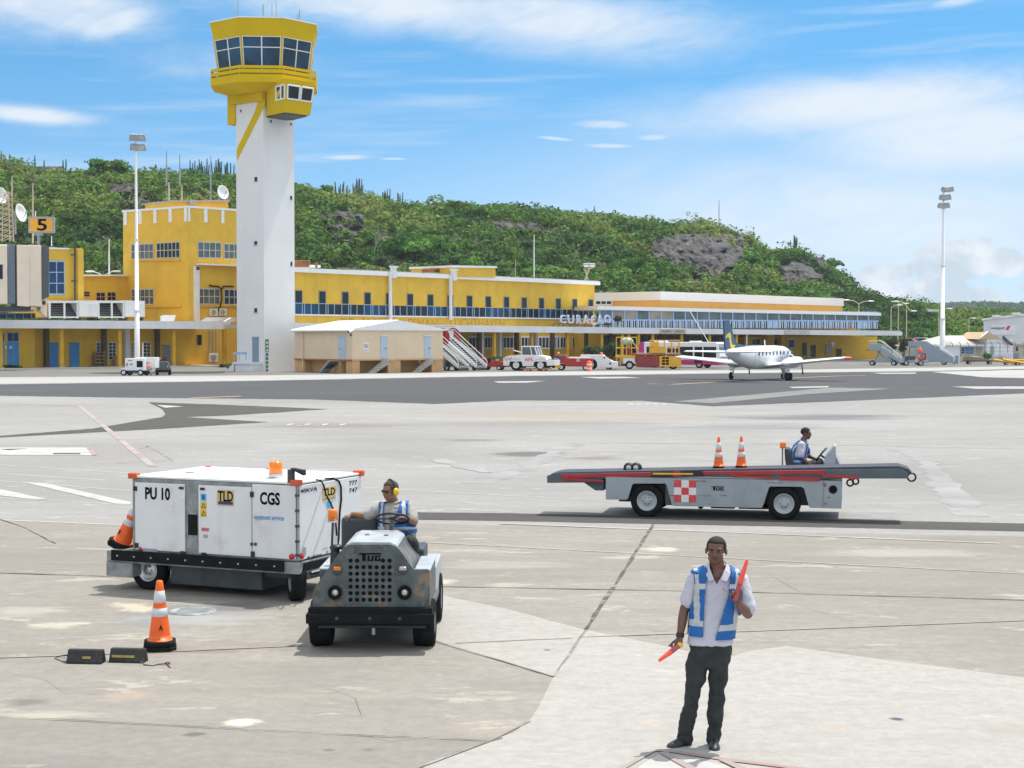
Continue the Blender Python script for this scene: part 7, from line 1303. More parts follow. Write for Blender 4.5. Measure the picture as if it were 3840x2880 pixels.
# ---- low white tractor
t, f = veh('low_tow_tractor', 'low white towbarless tractor with two orange beacons, nose cut down at the front', 'tow tractor', 2244, 1386, -8)
low = [(-2.1, .55), (-1.9, 1.62), (.55, 1.66), (1.6, .95), (2.1, .85), (2.15, .25), (.0, .25), (-.1, .9), (-.45, 1.22), (-1.1, 1.22), (-1.3, .55)]
for s in (-1, 1): b = MB(); b.prism(low, 'y', s * 1.0, s * 1.08, WHM); b.build('side_panel', t, .02)
b = MB(); b.box(-1.9, .55, -.999, .999, 1.56, 1.655, WHM); b.box(.2, 2.12, -.999, .999, .26, .86, WHM); b.hexa([(.6, -.999, 1.2), (1.6, -.999, .87), (1.6, .999, .87), (.6, .999, 1.2), (.56, -.999, 1.655), (1.6, -.999, .95), (1.6, .999, .95), (.56, .999, 1.655)], WHM); b.build('hood', t); b = MB(); b.hexa([(.75, -.55, 1.54), (1.4, -.55, 1.10), (1.4, .3, 1.10), (.75, .3, 1.54), (.77, -.55, 1.57), (1.42, -.55, 1.13), (1.42, .3, 1.13), (.77, .3, 1.57)], GLS); b.box(1.9, 2.17, -.5, .1, .5, .85, WHM); b.build('windscreen', t)
for y in (-.7, .6): b = MB(); b.lathe([(.12, 1.67), (.11, 1.90), (.05, 1.95), (.001, 1.95)], (.35, y, 0), 'z', OCN, 12); b.build('beacon', t)
b = MB(); b.lathe([(.001, 0), (.10, -.01), (.10, -.02), (.001, -.025)], (.75, -1.08, 1.35), 'y', INK, 12); b.box(1.3, 1.5, -1.095, -1.081, .6, .8, INK); b.box(2.16, 2.2, -.3, 0, .28, .42, YMP); b.build('fittings', t)
for x in (-.75, 1.2):
    for s in (-1, 1): wheel(t, x, s * .8, .58 if x < 0 else .3, .3, s, rim=SIL)
# ---- orange barrier drum
p = G(2210, 1392); t = thing('barrier_drum', 'orange barrier drum with white bands in front of the red pickup', 'barrier drum', (p.x, p.y, 0)); b = MB(); b.lathe([(.36, 0), (.36, .06), (.31, .08), (.30, .45), (.28, .46), (.27, .95), (.2, 1.05), (.08, 1.1), (.001, 1.1)], (0, 0, 0), 'z', OCN, 20); b.build('body', t)
for z in (.2, .62): b = MB(); b.lathe([(.30, z), (.315, z + .01), (.305, z + .17), (.28, z + .18)], (0, 0, 0), 'z', WBD, 20); b.build('reflective_band', t)
# ---- cargo loader with yellow railings
t, f = veh('cargo_loader', 'yellow and red cargo loader with a railed upper platform in front of the bus', 'cargo loader', 2450, 1384, -4); PI2 = M('machine_red', (.26, .03, .035), .55, var=.15, sc=1, dirt=.4, dcol=(.15, .08, .05), dsc=1.5)
b = MB(); b.box(-1.95, .65, -1.3, 1.3, .25, 1.55, PI2); b.build('red_tank', t, .06); b = MB(); b.box(.66, 3.1, -1.3, 1.3, .3, 1.5, YMP)
for i in range(2):
    for j in range(3): b.box(.95 + i * .42, 1.3 + i * .42, -1.312, -1.299, .5 + j * .32, .75 + j * .32, BLK)
b.build('engine_box', t, .05); b = MB(); b.box(-2.4, 3.1, -1.35, 1.35, 1.6, 1.78, RST); b.box(-2.0, 2.8, -1.2, 1.2, 1.781, 1.83, GRY); b.build('platform', t, .02)
for x0, x1, z1_ in ((-4.2, -1.9, 3.6), (-.4, 2.9, 3.25)):
    n = 4; b = MB()
    for k in range(n + 1): x = x0 + (x1 - x0) * k / n; b.cyl((x, -1.25, 1.6), (x, -1.25, z1_), .05, YMP, 6); b.cyl((x, 1.25, 1.6), (x, 1.25, z1_), .05, YMP, 6)
    for z in (2.4, z1_): b.cyl((x0, -1.25, z), (x1, -1.25, z), .05, YMP, 6); b.cyl((x0, 1.25, z), (x1, 1.25, z), .05, YMP, 6)
    for x in (x0, x1): b.cyl((x, -1.25, z1_), (x, 1.25, z1_), .05, YMP, 6)
    b.build('railing', t)
b = MB(); b.box(-.35, 1.4, -1.28, -1.1, 1.83, 2.5, YMP); b.box(-.3, .6, -1.3, -1.1, 2.51, 3.1, YMP); b.build('control_box', t, .03); b = MB(); b.box(-4.3, -2.0, -1.2, 1.2, 1.3, 1.6, YMP)
for x in (-4.2, -3.8): b.box(x, x + .12, -1.2, -1.05, .3, 1.3, YMP)
b.hexa([(-3.2, -1.2, 1.61), (-2.2, -1.2, 1.61), (-2.2, 0, 1.61), (-3.2, 0, 1.61), (-3.2, -1.2, 2.5), (-2.6, -1.2, 2.5), (-2.6, 0, 2.5), (-3.2, 0, 2.5)], PI2); b.build('front_platform', t, .02); b = MB(); b.ell((-3.0, -.6, 3.15), (.75, .7, .45), M('canopy_green', (.35, .5, .42), .6, var=.1), 14); b.cyl((-3.0, -.6, 2.5), (-3.0, -.6, 3.1), .08, CRM, 6); b.build('operator_umbrella', t); b = MB(); b.tube([(-2.5, -1.1, 3.2), (-1.8, -1.1, 2.4), (-1.75, -1.1, 1.85)], .07, CRM, 6); b.build('ladder_rail', t)
b = MB(); b.box(-3.4, -2.1, -1.1, 1.1, .62, 1.29, WHM); b.box(-5.0, -3.5, -.9, .9, .55, .9, GRY); b.box(-4.9, -2.0, -.9, .9, .35, .61, DGR); b.build('chassis', t, .02)
for x in (-2.7, 2.2):
    for s in (-1, 1): wheel(t, x, s * 1.05, .48, .3, s, rim=SIL)
# ---- bus
t, f = veh('apron_bus', 'white and magenta apron bus behind the aircraft wing', 'bus', 2562, 1379, -30); MAG = M('bus_magenta', (.50, .03, .20), .4, var=.05); L2, wb, hb = 5.2, 1.3, 3.05
b = MB(); b.box(-L2, L2, -wb, wb, .38, .95, MAG); b.prism([(-L2, .951), (L2 + .0, .951), (L2 + .02, 1.4), (L2 - .25, hb - .2), (L2 - .5, hb), (-L2 + .3, hb), (-L2, hb - .3)], 'y', -wb, wb, WHM); b.build('body', t, .08, 3)
b = MB(); b.prism([(-L2 - .005, .95), (-L2 + .7, .95), (-L2 + .7, hb + .01), (-L2 + .28, hb + .01), (-L2 - .02, hb - .3)], 'y', -wb - .008, wb + .008, MAG); b.build('rear_panel', t, .03)
for x0, x1, z0 in ((-4.2, -3.1, 1.25), (-2.9, -1.7, .7), (-1.5, -.5, 1.25), (-.4, 1.8, 1.25), (2.0, 3.0, .62), (3.15, 4.75, 1.25)): b = MB(); b.box(x0, x1, -wb - .015, -wb + .05, z0, 2.5, GLS); b.box(x0, x1, wb - .05, wb + .015, 1.25, 2.5, GLS); b.build('window' if z0 > 1 else 'door', t, .02)
b = MB(); b.hexa([(L2 - .02, -wb + .12, 1.2), (L2 + .03, -wb + .12, 1.2), (L2 + .03, wb - .12, 1.2), (L2 - .02, wb - .12, 1.2), (L2 - .22, -wb + .15, 2.45), (L2 - .15, -wb + .15, 2.45), (L2 - .15, wb - .15, 2.45), (L2 - .22, wb - .15, 2.45)], GLG); b.build('windscreen', t); b = MB(); b.hexa([(L2 - .2, -wb + .2, 2.5), (L2 - .13, -wb + .2, 2.5), (L2 - .13, wb - .2, 2.5), (L2 - .2, wb - .2, 2.5), (L2 - .3, -wb + .2, 2.85), (L2 - .22, -wb + .2, 2.85), (L2 - .22, wb - .2, 2.85), (L2 - .3, wb - .2, 2.85)], GRY); b.build('destination_sign', t)
b = MB(); b.box(-3.5, -2.2, -.6, .6, hb + .001, hb + .16, WHM); b.box(1.0, 2.2, -.5, .5, hb + .001, hb + .14, WHM); b.build('roof_unit', t, .04); b = MB(); b.cyl((3.6, -.9, hb), (1.0, -.9, hb + 4.0), .045, WHM, 6); b.build('roof_pole', t)
for x in (-3.2, 2.6):
    for s in (-1, 1): wheel(t, x, s * (wb - .13), .48, .28, s, rim=SIL)
# ---- small power cart and tractor at the left
z7 = zr(420, 1290, 7.9); t, f = veh('small_power_cart', 'small white power cart with a red cross mark near the left canopy', 'power cart', 518, 1408, -10)
q = lambda x, y, Y=-.75: f.on('y', Y, *z7(x, y)); b = MB(); a, e = q(270, 735), q(980, 700); b.box(a.x, e.x + .1, -.75, .75, a.z - .15, a.z + .02, WHM); b.prism([(a.x, a.z - .151), (e.x, a.z - .151), (e.x - .2, a.z - .35), (a.x + .3, a.z - .35)], 'y', -.6, .6, NVY); b.build('deck', t, .02); dz = a.z + .021
a, e = q(380, 700), q(960, 425); b = MB(); b.box(a.x, e.x, -.72, .72, dz, e.z, WHM); b.build('housing', t, .03); a, e = q(610, 690), q(1285, 395, -.2); b = MB(); b.box(e.x - 1.9, e.x, -.2, .74, dz + .05, e.z, WHM); b.build('housing', t, .03)
a, e = q(730, 705), q(905, 500); b = MB(); b.box(a.x, e.x, -.735, -.70, a.z + .05, e.z, BLK); b.build('open_bay', t); a, e = q(412, 650), q(470, 560); b = MB(); b.tube([(a.x, -.73, a.z), (e.x, -.73, e.z)], .03, RED, 5); b.tube([(a.x, -.73, e.z), (e.x, -.73, a.z)], .03, RED, 5); b.build('red_cross', t)
word('CGS', f, 'y', -.205, t, z7, 975, 530, 1130, 590, INK, .01); b = MB(); p = q(500, 560, -.73); b.box(p.x - .1, p.x + .35, -.728, -.722, p.z + .15, p.z + .28, GRY); b.box(p.x + .05, p.x + .4, -.728, -.722, p.z - .2, p.z - .05, GRY); b.build('lettering', t); p = q(1105, 670, -.35); cone(f.m @ Vector((p.x, -.45, dz - .05)), 0, 'small orange cone stowed on the end of the little white power cart', .62, .13, .04, ((.5, .75), ), (.3, .04, 1))
b = MB(); a = q(1200, 690, -.25); e = q(1285, 410, -.25); b.tube([(e.x, -.25, a.z), (e.x + .32, -.25, a.z), (e.x + .32, -.25, e.z), (e.x, -.25, e.z)], .05, WHM, 6); b.build('end_handle', t); b = MB(); p, e = q(910, 850), q(1150, 975); b.cyl((p.x, -.3, p.z), (e.x, -.5, .08), .04, DGR, 6); b.build('drawbar', t)
for x in (q(340, 860).x, q(840, 860).x):
    for s in (-1, 1): wheel(t, x, s * .66, .30, .2, s, rim=WHM)
mast('white flagstaff standing behind the small white power cart', 536, 1285, 1340, 152, .05, m=WHM, group=None)
t, f = veh('small_tow_tractor', 'dark grey tow tractor facing the camera beside the small white power cart', 'tow tractor', 612, 1407, -80); b = MB(); b.prism([(-.66, .35), (.66, .35), (.66, .75), (.42, 1.30), (-.42, 1.30), (-.66, .75)], 'x', -1.4, .4, TGR); b.build('body', t, .03); b = MB(); b.box(.401, .5, -.72, .72, .3, .5, BLK); b.build('front_bumper', t); b = MB(); b.box(-1.9, -.9, -.6, .6, .4, .9, TGR); b.box(-1.3, -1.1, -.5, .4, .9, 1.55, _M['seat_vinyl']); b.build('seat', t, .04)
b = MB(); b.tube([(-.4, .1, 1.3), (-.7, .1, 1.6)], .03, BLK, 6); b.tube([Vector((-.72, .1, 1.6)) + Vector((math.cos(a) * .15, math.sin(a) * .2, math.cos(a) * .08)) for a in [k / 14 * 6.2832 for k in range(15)]], .025, BLK, 5); b.build('steering_wheel', t); b = MB(); b.box(-1.0, -.8, -.4, -.25, 1.45, 1.65, AMB); b.cyl((-.9, -.33, 1.2), (-.9, -.33, 1.46), .03, DGR, 5); b.build('beacon', t)
for y in (-.4, .42):
    b = MB(); b.lathe([(.06, .0), (.06, .03), (.001, .035)], (.4, y, .82), 'x', SIL, 10); b.build('headlight', t)
for x in (0, -1.5):
    for s in (-1, 1): wheel(t, x, s * .58, .30, .22, s, rim=SIL)
# ---- right hand group: service truck, cones, car, walls, house, hangar
t, f = veh('service_truck', 'low grey and red service truck with a checker patch between the grey stairs', 'service truck', 3448, 1371, -6); q = lambda x, y, Y=-.9: f.on('y', Y, *e3(x, y)); a = q(1300, 1240); e = q(2090, 1110); b = MB(); b.box(a.x, e.x, -.9, .9, .35, e.z, STG); b.box(a.x + .1, e.x - .4, -.8, .8, e.z + .001, e.z + .12, RED); b.build('body', t, .03); b = MB(); p = q(1480, 1000); b.box(p.x - .2, p.x + 1.1, -.85, .85, e.z, p.z, DGR); b.box(p.x - .9, p.x - .25, -.85, .8, .4, p.z - .2, STG); b.build('cab', t, .03)
b = MB()
for i in range(3):
    for j in range(3): b.box(q(1700, 1200).x + i * .14, q(1700, 1200).x + .14 + i * .14, -.907, -.901, .5 + j * .14, .64 + j * .14, CR if (i + j) % 2 == 0 else CW)
b.build('checker_panel', t); b = MB(); a, e2 = q(1800, 900), q(1935, 770); b.lathe([(.001, e2.z + .1), (.15, e2.z), (.32, a.z + .1), (.3, a.z), (.001, a.z - .02)][::-1], ((a.x + e2.x) / 2, -.3, 0), 'z', OCN, 14); b.cyl(((a.x + e2.x) / 2, -.3, e.z), ((a.x + e2.x) / 2, -.3, a.z), .2, STG, 10); b.build('covered_lamp', t); b = MB(); b.cyl((q(1540, 980).x, -.5, e.z), (q(1575, 750).x, -.5, q(1575, 750).z), .05, DGR, 6); b.box(q(1555, 740).x, q(1760, 740).x, -.55, -.45, q(0, 745).z, q(0, 730).z, DGR); b.build('boom', t); b = MB(); b.box(q(1960, 1080).x, q(2010, 1080).x, -.8, .8, e.z, q(1960, 920).z, RED); b.build('rear_rack', t)
for x in (q(1400, 1240).x + .3, q(1870, 1200).x):
    for s in (-1, 1): wheel(t, x, s * .8, .36, .22, s, rim=SIL)
for x, lab in ((1820, 'left of two small orange cones on the service truck between the grey stairs'), (1945, 'right of two small orange cones on the service truck between the grey stairs')): p = q(x, 1095, -.6); cone(f.m @ Vector((p.x, -.6, e.z + .13)), 0, lab, .6, .16, .04, ((.5, .75), ), (.36, .04, 1))
def gpt(u, Y): p = P(u, HV, Y); return Vector((p.x, p.y, 0))
BGW = M('boundary_wall', (.45, .40, .31), .85, var=.12, sc=.6, streak=.3); WP = PL(3590, 232, 3900, 238); b = MB(); WP.slab(b, BGW, 3594, 3900, 1336, 1363, 1336, 1363, -.3, 0); tag(b.build('boundary_wall'), 'low stained beige wall beneath the wire fence at the right', 'wall')
WQ = PL(3340, 262, 3600, 262); b = MB(); WQ.slab(b, M('pale_wall', (.55, .53, .48), .85, var=.1, sc=.5), 3345, 3620, 1312, 1356, 1312, 1356, -.3, 0); WQ.slab(b, WHM, 3356, 3376, 1284, 1316, 1284, 1316, -.5, .2); tag(b.build('garden_wall'), 'pale low wall behind the grey stairs and the service truck', 'wall')
fe = thing('wire_fence', 'wire security fence with bent barbed tops in front of the house at the right', 'fence', WP.at(0, 0)); WIR = M('fence_grey', (.20, .20, .20), .6, .3)
for x in (530, 710, 880, 1050, 1230, 1395, 1550, 1720, 1885, 2060, 2230):
    u = 3450 + x / 5.672; b = MB(); p = WP.at(WP.s(u), .3, -.15); zt = WP.z(3700, 1290); b.cyl(p, Vector((p.x, p.y, zt)), .05, WIR, 5); b.cyl(Vector((p.x, p.y, zt)), Vector((p.x - .35, p.y, zt + .4)), .045, WIR, 5); b.build('post', fe)
b = MB(); s0, s1 = WP.s(3540), WP.s(3850)
for k in range(5): z = WP.z(3700, 1290) - k * .55 + .02; b.cyl(WP.at(s0, z, -.15), WP.at(s1, z, -.15), .018, WIR, 4)
for k in range(3): z = WP.z(3700, 1290) + .1 + k * .13; b.cyl(WP.at(s0 - .1 - k * .1, z, -.15), WP.at(s1 - .1 - k * .1, z, -.15), .014, WIR, 4)
b.build('wire', fe); rel(fe)
hs = thing('low_house', 'low house with a pale hipped roof, blue shutters and a white porch at the right', 'house', gpt(3650, 246)); HP = PL(3555, 246, 3850, 252); HPW = M('house_wall', (.50, .46, .36), .85, var=.08, sc=.4, streak=.2); ROF = M('pale_roof', (.56, .54, .48), .8, var=.08, sc=.6)
b = MB(); HP.slab(b, HPW, 3572, 3690, 1290, 1350, 1290, 1350, -9, 0); b.build('wall', hs); z0 = HP.z(3600, 1292); z1_ = HP.z(3640, 1258); s = lambda x: HP.s(3450 + x / 5.672); b = MB(); lo_ = [HP.at(s(600), z0, .8), HP.at(s(1300), z0, .8), HP.at(s(1300), z0, -9.5), HP.at(s(600), z0, -9.5)]; hi2 = [HP.at(s(870), z1_, -3.5), HP.at(s(1340), z1_, -3.5), HP.at(s(1340), z1_, -5), HP.at(s(870), z1_, -5)]; b.hexa(lo_ + hi2, ROF); b.hexa([p + Vector((0, 0, -.3)) for p in lo_] + [p + Vector((0, 0, -.002)) for p in lo_], WHF); b.build('roof', hs)
b = MB(); (u0, v0), (u1, v1) = e4(952, 830), e4(1135, 1000); HP.slab(b, M('faded_blue', (.10, .24, .45), .7, var=.1), u0, u1, v0, v1, v0, v1, 0, .06); b.build('shutter', hs); (u0, v0), (u1, v1) = e4(870, 850), e4(945, 1000); window(HP, hs, u0, u1, v0, v1, v0, v1, 1, 3, WHF, GLS, 0, 0)
b = MB(); (u0, v0), (u1, v1) = e4(1290, 690), e4(1640, 1050); HP.slab(b, WHF, u0, u1 + 35, v0, v1, v0, v1, -5, 1.5); (u0, v0), (u1, v1) = e4(1350, 840), e4(1440, 1020); HP.slab(b, GRY, u0, u1, v0, v1, v0, v1, 1.5, 1.55)
b.build('porch', hs); b = MB(); k = [HP.pt(*e4(*c), 1.6) for c in ((1280, 690), (1440, 538), (1620, 610), (1740, 690))]; b.hexa([k[0], k[3], k[3] - HP.n * 5, k[0] - HP.n * 5, k[1], k[2], k[2] - HP.n * 5, k[1] - HP.n * 5], M('gable_ochre', (.55, .40, .24), .8, var=.08)); b.build('gable', hs); b = MB(); b.tube([HP.pt(*e4(1290, 660), 1.7), HP.pt(*e4(1445, 535), 1.7)], .18, WHM, 5); b.tube([HP.pt(*e4(1760, 640), 1.7), HP.pt(*e4(1900, 770), 1.9), HP.pt(*e4(1960, 800), 1.9)], .25, DGR, 5); b.build('verge', hs)
b = MB(); (u0, v0), (u1, v1) = e4(2030, 800), e4(2300, 1050); HP.slab(b, HPW, u0 - 3, u1, v0, v1, v0, v1, -4, 0); HP.slab(b, WHF, u0 - 8, u1, v0 - 8, v0, v0 - 8, v0, -4, 1); b.build('annex', hs); (u0, v0), (u1, v1) = e4(2040, 840), e4(2095, 950); window(HP, hs, u0, u1, v0, v1, v0, v1, 1, 1, WHF, GLS, 0, 0); rel(hs)
hg = thing('hangar', 'white cargo hangar with a company sign, cut off by the right picture edge', 'hangar', gpt(3760, 285)); HG = PL(3690, 285, 3860, 282.8); HWH = M('hangar_sheet', (.66, .67, .71), .6, var=.04, sc=.5); b = MB(); sa, sb = HG.s(3688), HG.s(3960); za, zb = HG.z(3690, 1202), HG.z(3840, 1184); zc = za + (zb - za) * (sb - sa) / (HG.s(3840) - HG.s(3690)); HG.raw(b, HWH, sa, sb, za, 0, zc, 0, -40, 0); b.build('wall', hg); b = MB(); HG.raw(b, WHM, sa - .3, sb, za + .35, za, zc + .35, zc, -40.3, .3); b.build('roof', hg)
b = MB(); (u0, v0), (u1, v1) = e4(1500, 392), e4(2062, 600); HG.slab(b, WHF, u0, u1, v0, v1, v0, v1, .01, .15); b.build('sign_panel', hg); p, e = HG.pt(*e4(1512, 500), .17), HG.pt(*e4(1808, 425), .17); text('swissport', M('sign_grey_dark', (.05, .05, .07), .5), hg, p, HG.d, (0, 0, 1), (e - p).xy.length, e.z - p.z, .02, 'lettering', .02); b = MB(); k = [HG.pt(*e4(*c), .17) for c in ((1822, 495), (1880, 497), (1926, 408), (1866, 408))]; b.hexa(k + [x + HG.n * .03 for x in k], M('logo_red', (.55, .03, .06), .5, var=.2, sc=3)); b.build('logo', hg)
for x in (1625, 2045):
    b = MB(); p = HG.pt(*e4(x, 235 if x < 1900 else 185), .5); p.z += .3; b.cbox(p, (1.4, .6, .35), WHM); b.build('wall_lamp', hg)
rel(hg)
b = MB(); YB = PL(3515, 262, 3600, 262); YB.slab(b, YEL, 3512, 3580, 1272, 1345, 1272, 1345, -5, 0); YB.slab(b, WHM, 3512, 3580, 1268, 1272, 1268, 1272, -5.2, .3); tag(b.build('yellow_shed'), 'small yellow shed behind the foot of the tall floodlight mast', 'shed')
b = MB(); WS = PL(3470, 420, 3530, 420); k = [WS.pt(*e4(*c)) for c in ((180, 108), (400, 100), (400, 62), (130, 48))]; b.hexa(k + [x - WS.n * 6 for x in k], WHM); tag(b.build('distant_shed'), 'white shed roof showing above the wood left of the tall mast', 'shed')
CB = PL(3550, 222, 3600, 222); b = MB(); (u0, v0), (u1, v1) = e4(570, 875), e4(850, 1240); CB.slab(b, WHF, u0, u1, v0, v1 + 6, v0, v1 + 6, -1.6, 0); CB.slab(b, WHM, u0 - 1, u1 + 1, v0 - 2, v0, v0 - 2, v0, -1.7, .1); CB.slab(b, GRD, u0 + 30, u1 - 6, 1334, v1 + 6, 1334, v1 + 6, 0, .05); tag(b.build('white_cabinet'), 'white upright cabinet with grey lower door beside the mast', 'cabinet')
for x0, x1, y0, y1, lab in ((1100, 1180, 1050, 1115, 'small grey box on the beige wall left of the bush'), (1760, 1905, 992, 1120, 'light grey cabinet unit in front of the beige wall'), (1935, 2020, 992, 1120, 'dark grey cabinet unit at the right end of the beige wall')):
    (u0, v0), (u1, v1) = e4(x0, y0), e4(x1, y1); b = MB(); WP.slab(b, GRD if x0 > 1900 else WHF, u0, u1, v0, v1, v0, v1, .002, .8); n = 4
    for k in range(n): WP.slab(b, GRY, u0 + (u1 - u0) * (k + .2) / n, u0 + (u1 - u0) * (k + .35) / n, v0 + 1, v1 - 1, v0 + 1, v1 - 1, .8, .84)
    tag(b.build('cabinet'), lab, 'cabinet')
bush('green bush in front of the beige wall near the yellow tow bars', 3702, 1355, 228, (.7, .6, .6), GREEN); bush('tall light green shrub behind the left grey stairs', 3342, 1345, 238, (1.2, 1, 1.9), OLIVE); bush('slim grey green shrub behind the service truck', 3388, 1350, 236, (.9, .8, 1.8), DARKL); bush('wide green bush at the left of the yellow shed', 3505, 1330, 256, (1.2, 1, 1.0), GREEN)
t, f = veh('baggage_dolly', 'flat baggage dolly loaded with timber at the right edge of the apron', 'dolly', 3675, 1366, -5); b = MB(); b.box(-2.2, 1.9, -.8, .8, .42, .56, DGR); b.build('deck', t, .02); b = MB(); b.hexa([(-2.2, -.6, .6), (1.0, -.6, .6), (1.0, .5, .6), (-2.2, .5, .6), (-2.1, -.6, 1.05), (.6, -.6, .85), (.6, .5, .85), (-2.1, .5, 1.05)], WD); b.build('timber_load', t); b = MB(); b.cyl((1.9, 0, .45), (3.1, 0, .25), .05, DGR, 6); b.build('drawbar', t)
for x in (-1.5, 1.2):
    for s in (-1, 1): wheel(t, x, s * .7, .22, .16, s)
for (x0, y0, x1, y1, Y, lab) in ((1570, 1130, 2040, 1205, 210, 'left yellow tow bar lying across the apron edge at the right'), (1760, 1125, 2300, 1220, 207, 'middle yellow tow bar, lying longest at the right edge'), (1900, 1130, 2300, 1150, 212, 'rear yellow tow bar lying behind the others at the right edge')):
    t = thing('yellow_tow_bar', lab, 'tow bar', gpt(*((3450 + x0 / 5.672), Y)), 0, 'yellow tow bars'); a = P(*e4(x0, y0), Y) - t.location; e = P(*e4(x1, y1), Y - 1) - t.location; a.z = max(a.z, .25); e.z = max(e.z, .2); b = MB(); b.cyl(a, e, .14, YMP, 8); b.box(e.x - .4, e.x + .2, e.y - .3, e.y + .3, 0, .3, YMP); b.build('bar', t); m_ = a.lerp(e, .55); wheel(t, m_.x, m_.y - .35, .2, .12, -1); wheel(t, m_.x, m_.y + .35, .2, .12, 1)
t, f = veh('parked_car', 'red parked car behind the pale wall near the street lamps', 'car', 3415, 1349, -30); t.location.z = 2.1; CARR = M('car_red', (.40, .03, .04), .25, var=.05); b = MB(); b.prism([(-2.0, .3), (2.0, .3), (2.05, .75), (.95, .95), (.3, 1.40), (-1.0, 1.42), (-1.7, 1.0), (-2.05, .85)], 'y', -.82, .82, CARR); b.build('body', t, .1, 3); b = MB(); b.prism([(-1.45, .98), (.75, .96), (.25, 1.34), (-.95, 1.36)], 'y', -.835, .835, GLS); b.build('window', t)
for x in (-1.25, 1.25):
    for s in (-1, 1): wheel(t, x, s * .72, .32, .2, s)
b = MB(); p = gpt(3415, 263); b.box(p.x - 6, p.x + 5, p.y - 5, p.y + 9, 0, 2.09, _M['pale_wall']); struct(b.build('raised_ground'))
p = gpt(3415, 258); 
# wing shadows aside: concrete kerb pieces by the arrivals hall, parking posts
for x0, x1, y, lab in ((1835, 1970, 512, 'long white kerb block lying at the foot of the arrivals hall'),):
    (u0, v0), (u1, v1) = zr(2500, 1180, 2.765)(x0, y - 7), zr(2500, 1180, 2.765)(x1, y + 5); pl = PL(u0, 222, u1, 222); b = MB(); pl.slab(b, WHF, u0, u1, v0, v1 + 3, v0, v1 + 3, -.3, 0); tag(b.build('kerb_block'), lab, 'kerb block')
for k, (u, v0) in enumerate(((2598, 800), (2693, 755))): pass
b = MB(); p, t_ = hill_at(1552 * 1.736, 506 * 1.736); zt = CH + (HV - 434 * 1.736) * p.y / CF; b.tube([p - Vector((0, 0, 1)), (p.x, p.y, (p.z + zt) / 2), (p.x, p.y, zt)], [.22, .16, .10], GRY, 6); tag(b.build('radio_mast'), 'tall thin radio mast on the ridge above the big rock face', 'radio mast', 'thin masts on the ridge')
b = MB(); p, t_ = hill_at(1501 * 1.736, 506 * 1.736); zt = CH + (HV - 462 * 1.736) * p.y / CF; b.tube([p - Vector((0, 0, 1)), (p.x, p.y, zt)], [.12, .07], GRY, 6); tag(b.build('radio_mast'), 'faint shorter radio mast on the ridge left of the tall one', 'radio mast', 'thin masts on the ridge')
# ================================================================== PEOPLE
SK1 = M('skin_dark', (.15, .072, .046), .5, var=.1, sc=20); SK2 = M('skin_brown', (.26, .125, .075), .5, var=.1, sc=20); SK3 = M('skin_deep', (.125, .060, .038), .5, var=.1, sc=20)
SHT = M('polo_cloth', (.50, .50, .58), .85, var=.06, sc=6, bump=.25, bsc=18); SHG = M('polo_cloth_grey', (.36, .345, .325), .85, var=.07, sc=6, bump=.3, bsc=16); TRS = M('dark_trouser_cloth', (.024, .029, .031), .85, var=.25, sc=8, bump=.3, bsc=14); VST = M('vest_blue', (.003, .105, .36), .6, var=.1, sc=5, bump=.2, bsc=12); SHO = M('shoe_leather', (.02, .02, .022), .45, var=.2, sc=10)
HAR = M('black_hair', (.012, .011, .010), .8, var=.3, sc=60); EYW = M('eye_white', (.22, .19, .17), .3, var=0); EYB = M('eye_dark', (.012, .008, .006), .2, var=0); LIP1 = M('lip_dark', (.12, .045, .035), .45, var=0); LIP2 = M('lip_brown', (.30, .12, .09), .45, var=0)
FOLD = bpy.data.textures.new('folds', 'CLOUDS'); FOLD.noise_scale = .11; FOLD.noise_depth = 2
def bake(b, name, parent, voxel, it=4, fac=.5, fold=0.):
    """join overlapping forms into one continuous skin"""
    o = b.build('t'); r = o.modifiers.new('r', 'REMESH'); r.mode = 'VOXEL'; r.voxel_size = voxel; r.use_smooth_shade = True; s = o.modifiers.new('s', 'SMOOTH'); s.factor = fac; s.iterations = it
    if fold: q = o.modifiers.new('f', 'DISPLACE'); q.texture = FOLD; q.strength = fold; q.mid_level = .5; q.texture_coords = 'GLOBAL'
    dg = bpy.context.evaluated_depsgraph_get(); me = bpy.data.meshes.new_from_object(o.evaluated_get(dg)); m = o.data.materials[0]; old = o.data; bpy.data.objects.remove(o); bpy.data.meshes.remove(old)
    me.name = name; me.materials.clear(); me.materials.append(m); me.polygons.foreach_set('use_smooth', [True] * len(me.polygons)); ob = bpy.data.objects.new(name, me); col.objects.link(ob); ob.parent = parent; return ob
def limb(b, pts, rs_, m, n=14):
    pts = [Vector(p) for p in pts]; b.tube(pts, rs_, m, n)
    for p, r in zip(pts, rs_): b.ell(p, (r, r, r), m, 12)
def rings(b, rr, m, n=26):
    b.loft([[Vector((cx + rx * math.copysign(abs(math.cos(a)) ** .9, math.cos(a)), cy + ry * math.copysign(abs(math.sin(a)) ** .9, math.sin(a)), z)) for a in [2 * math.pi * k / n for k in range(n)]] for z, cx, cy, rx, ry in rr], m)
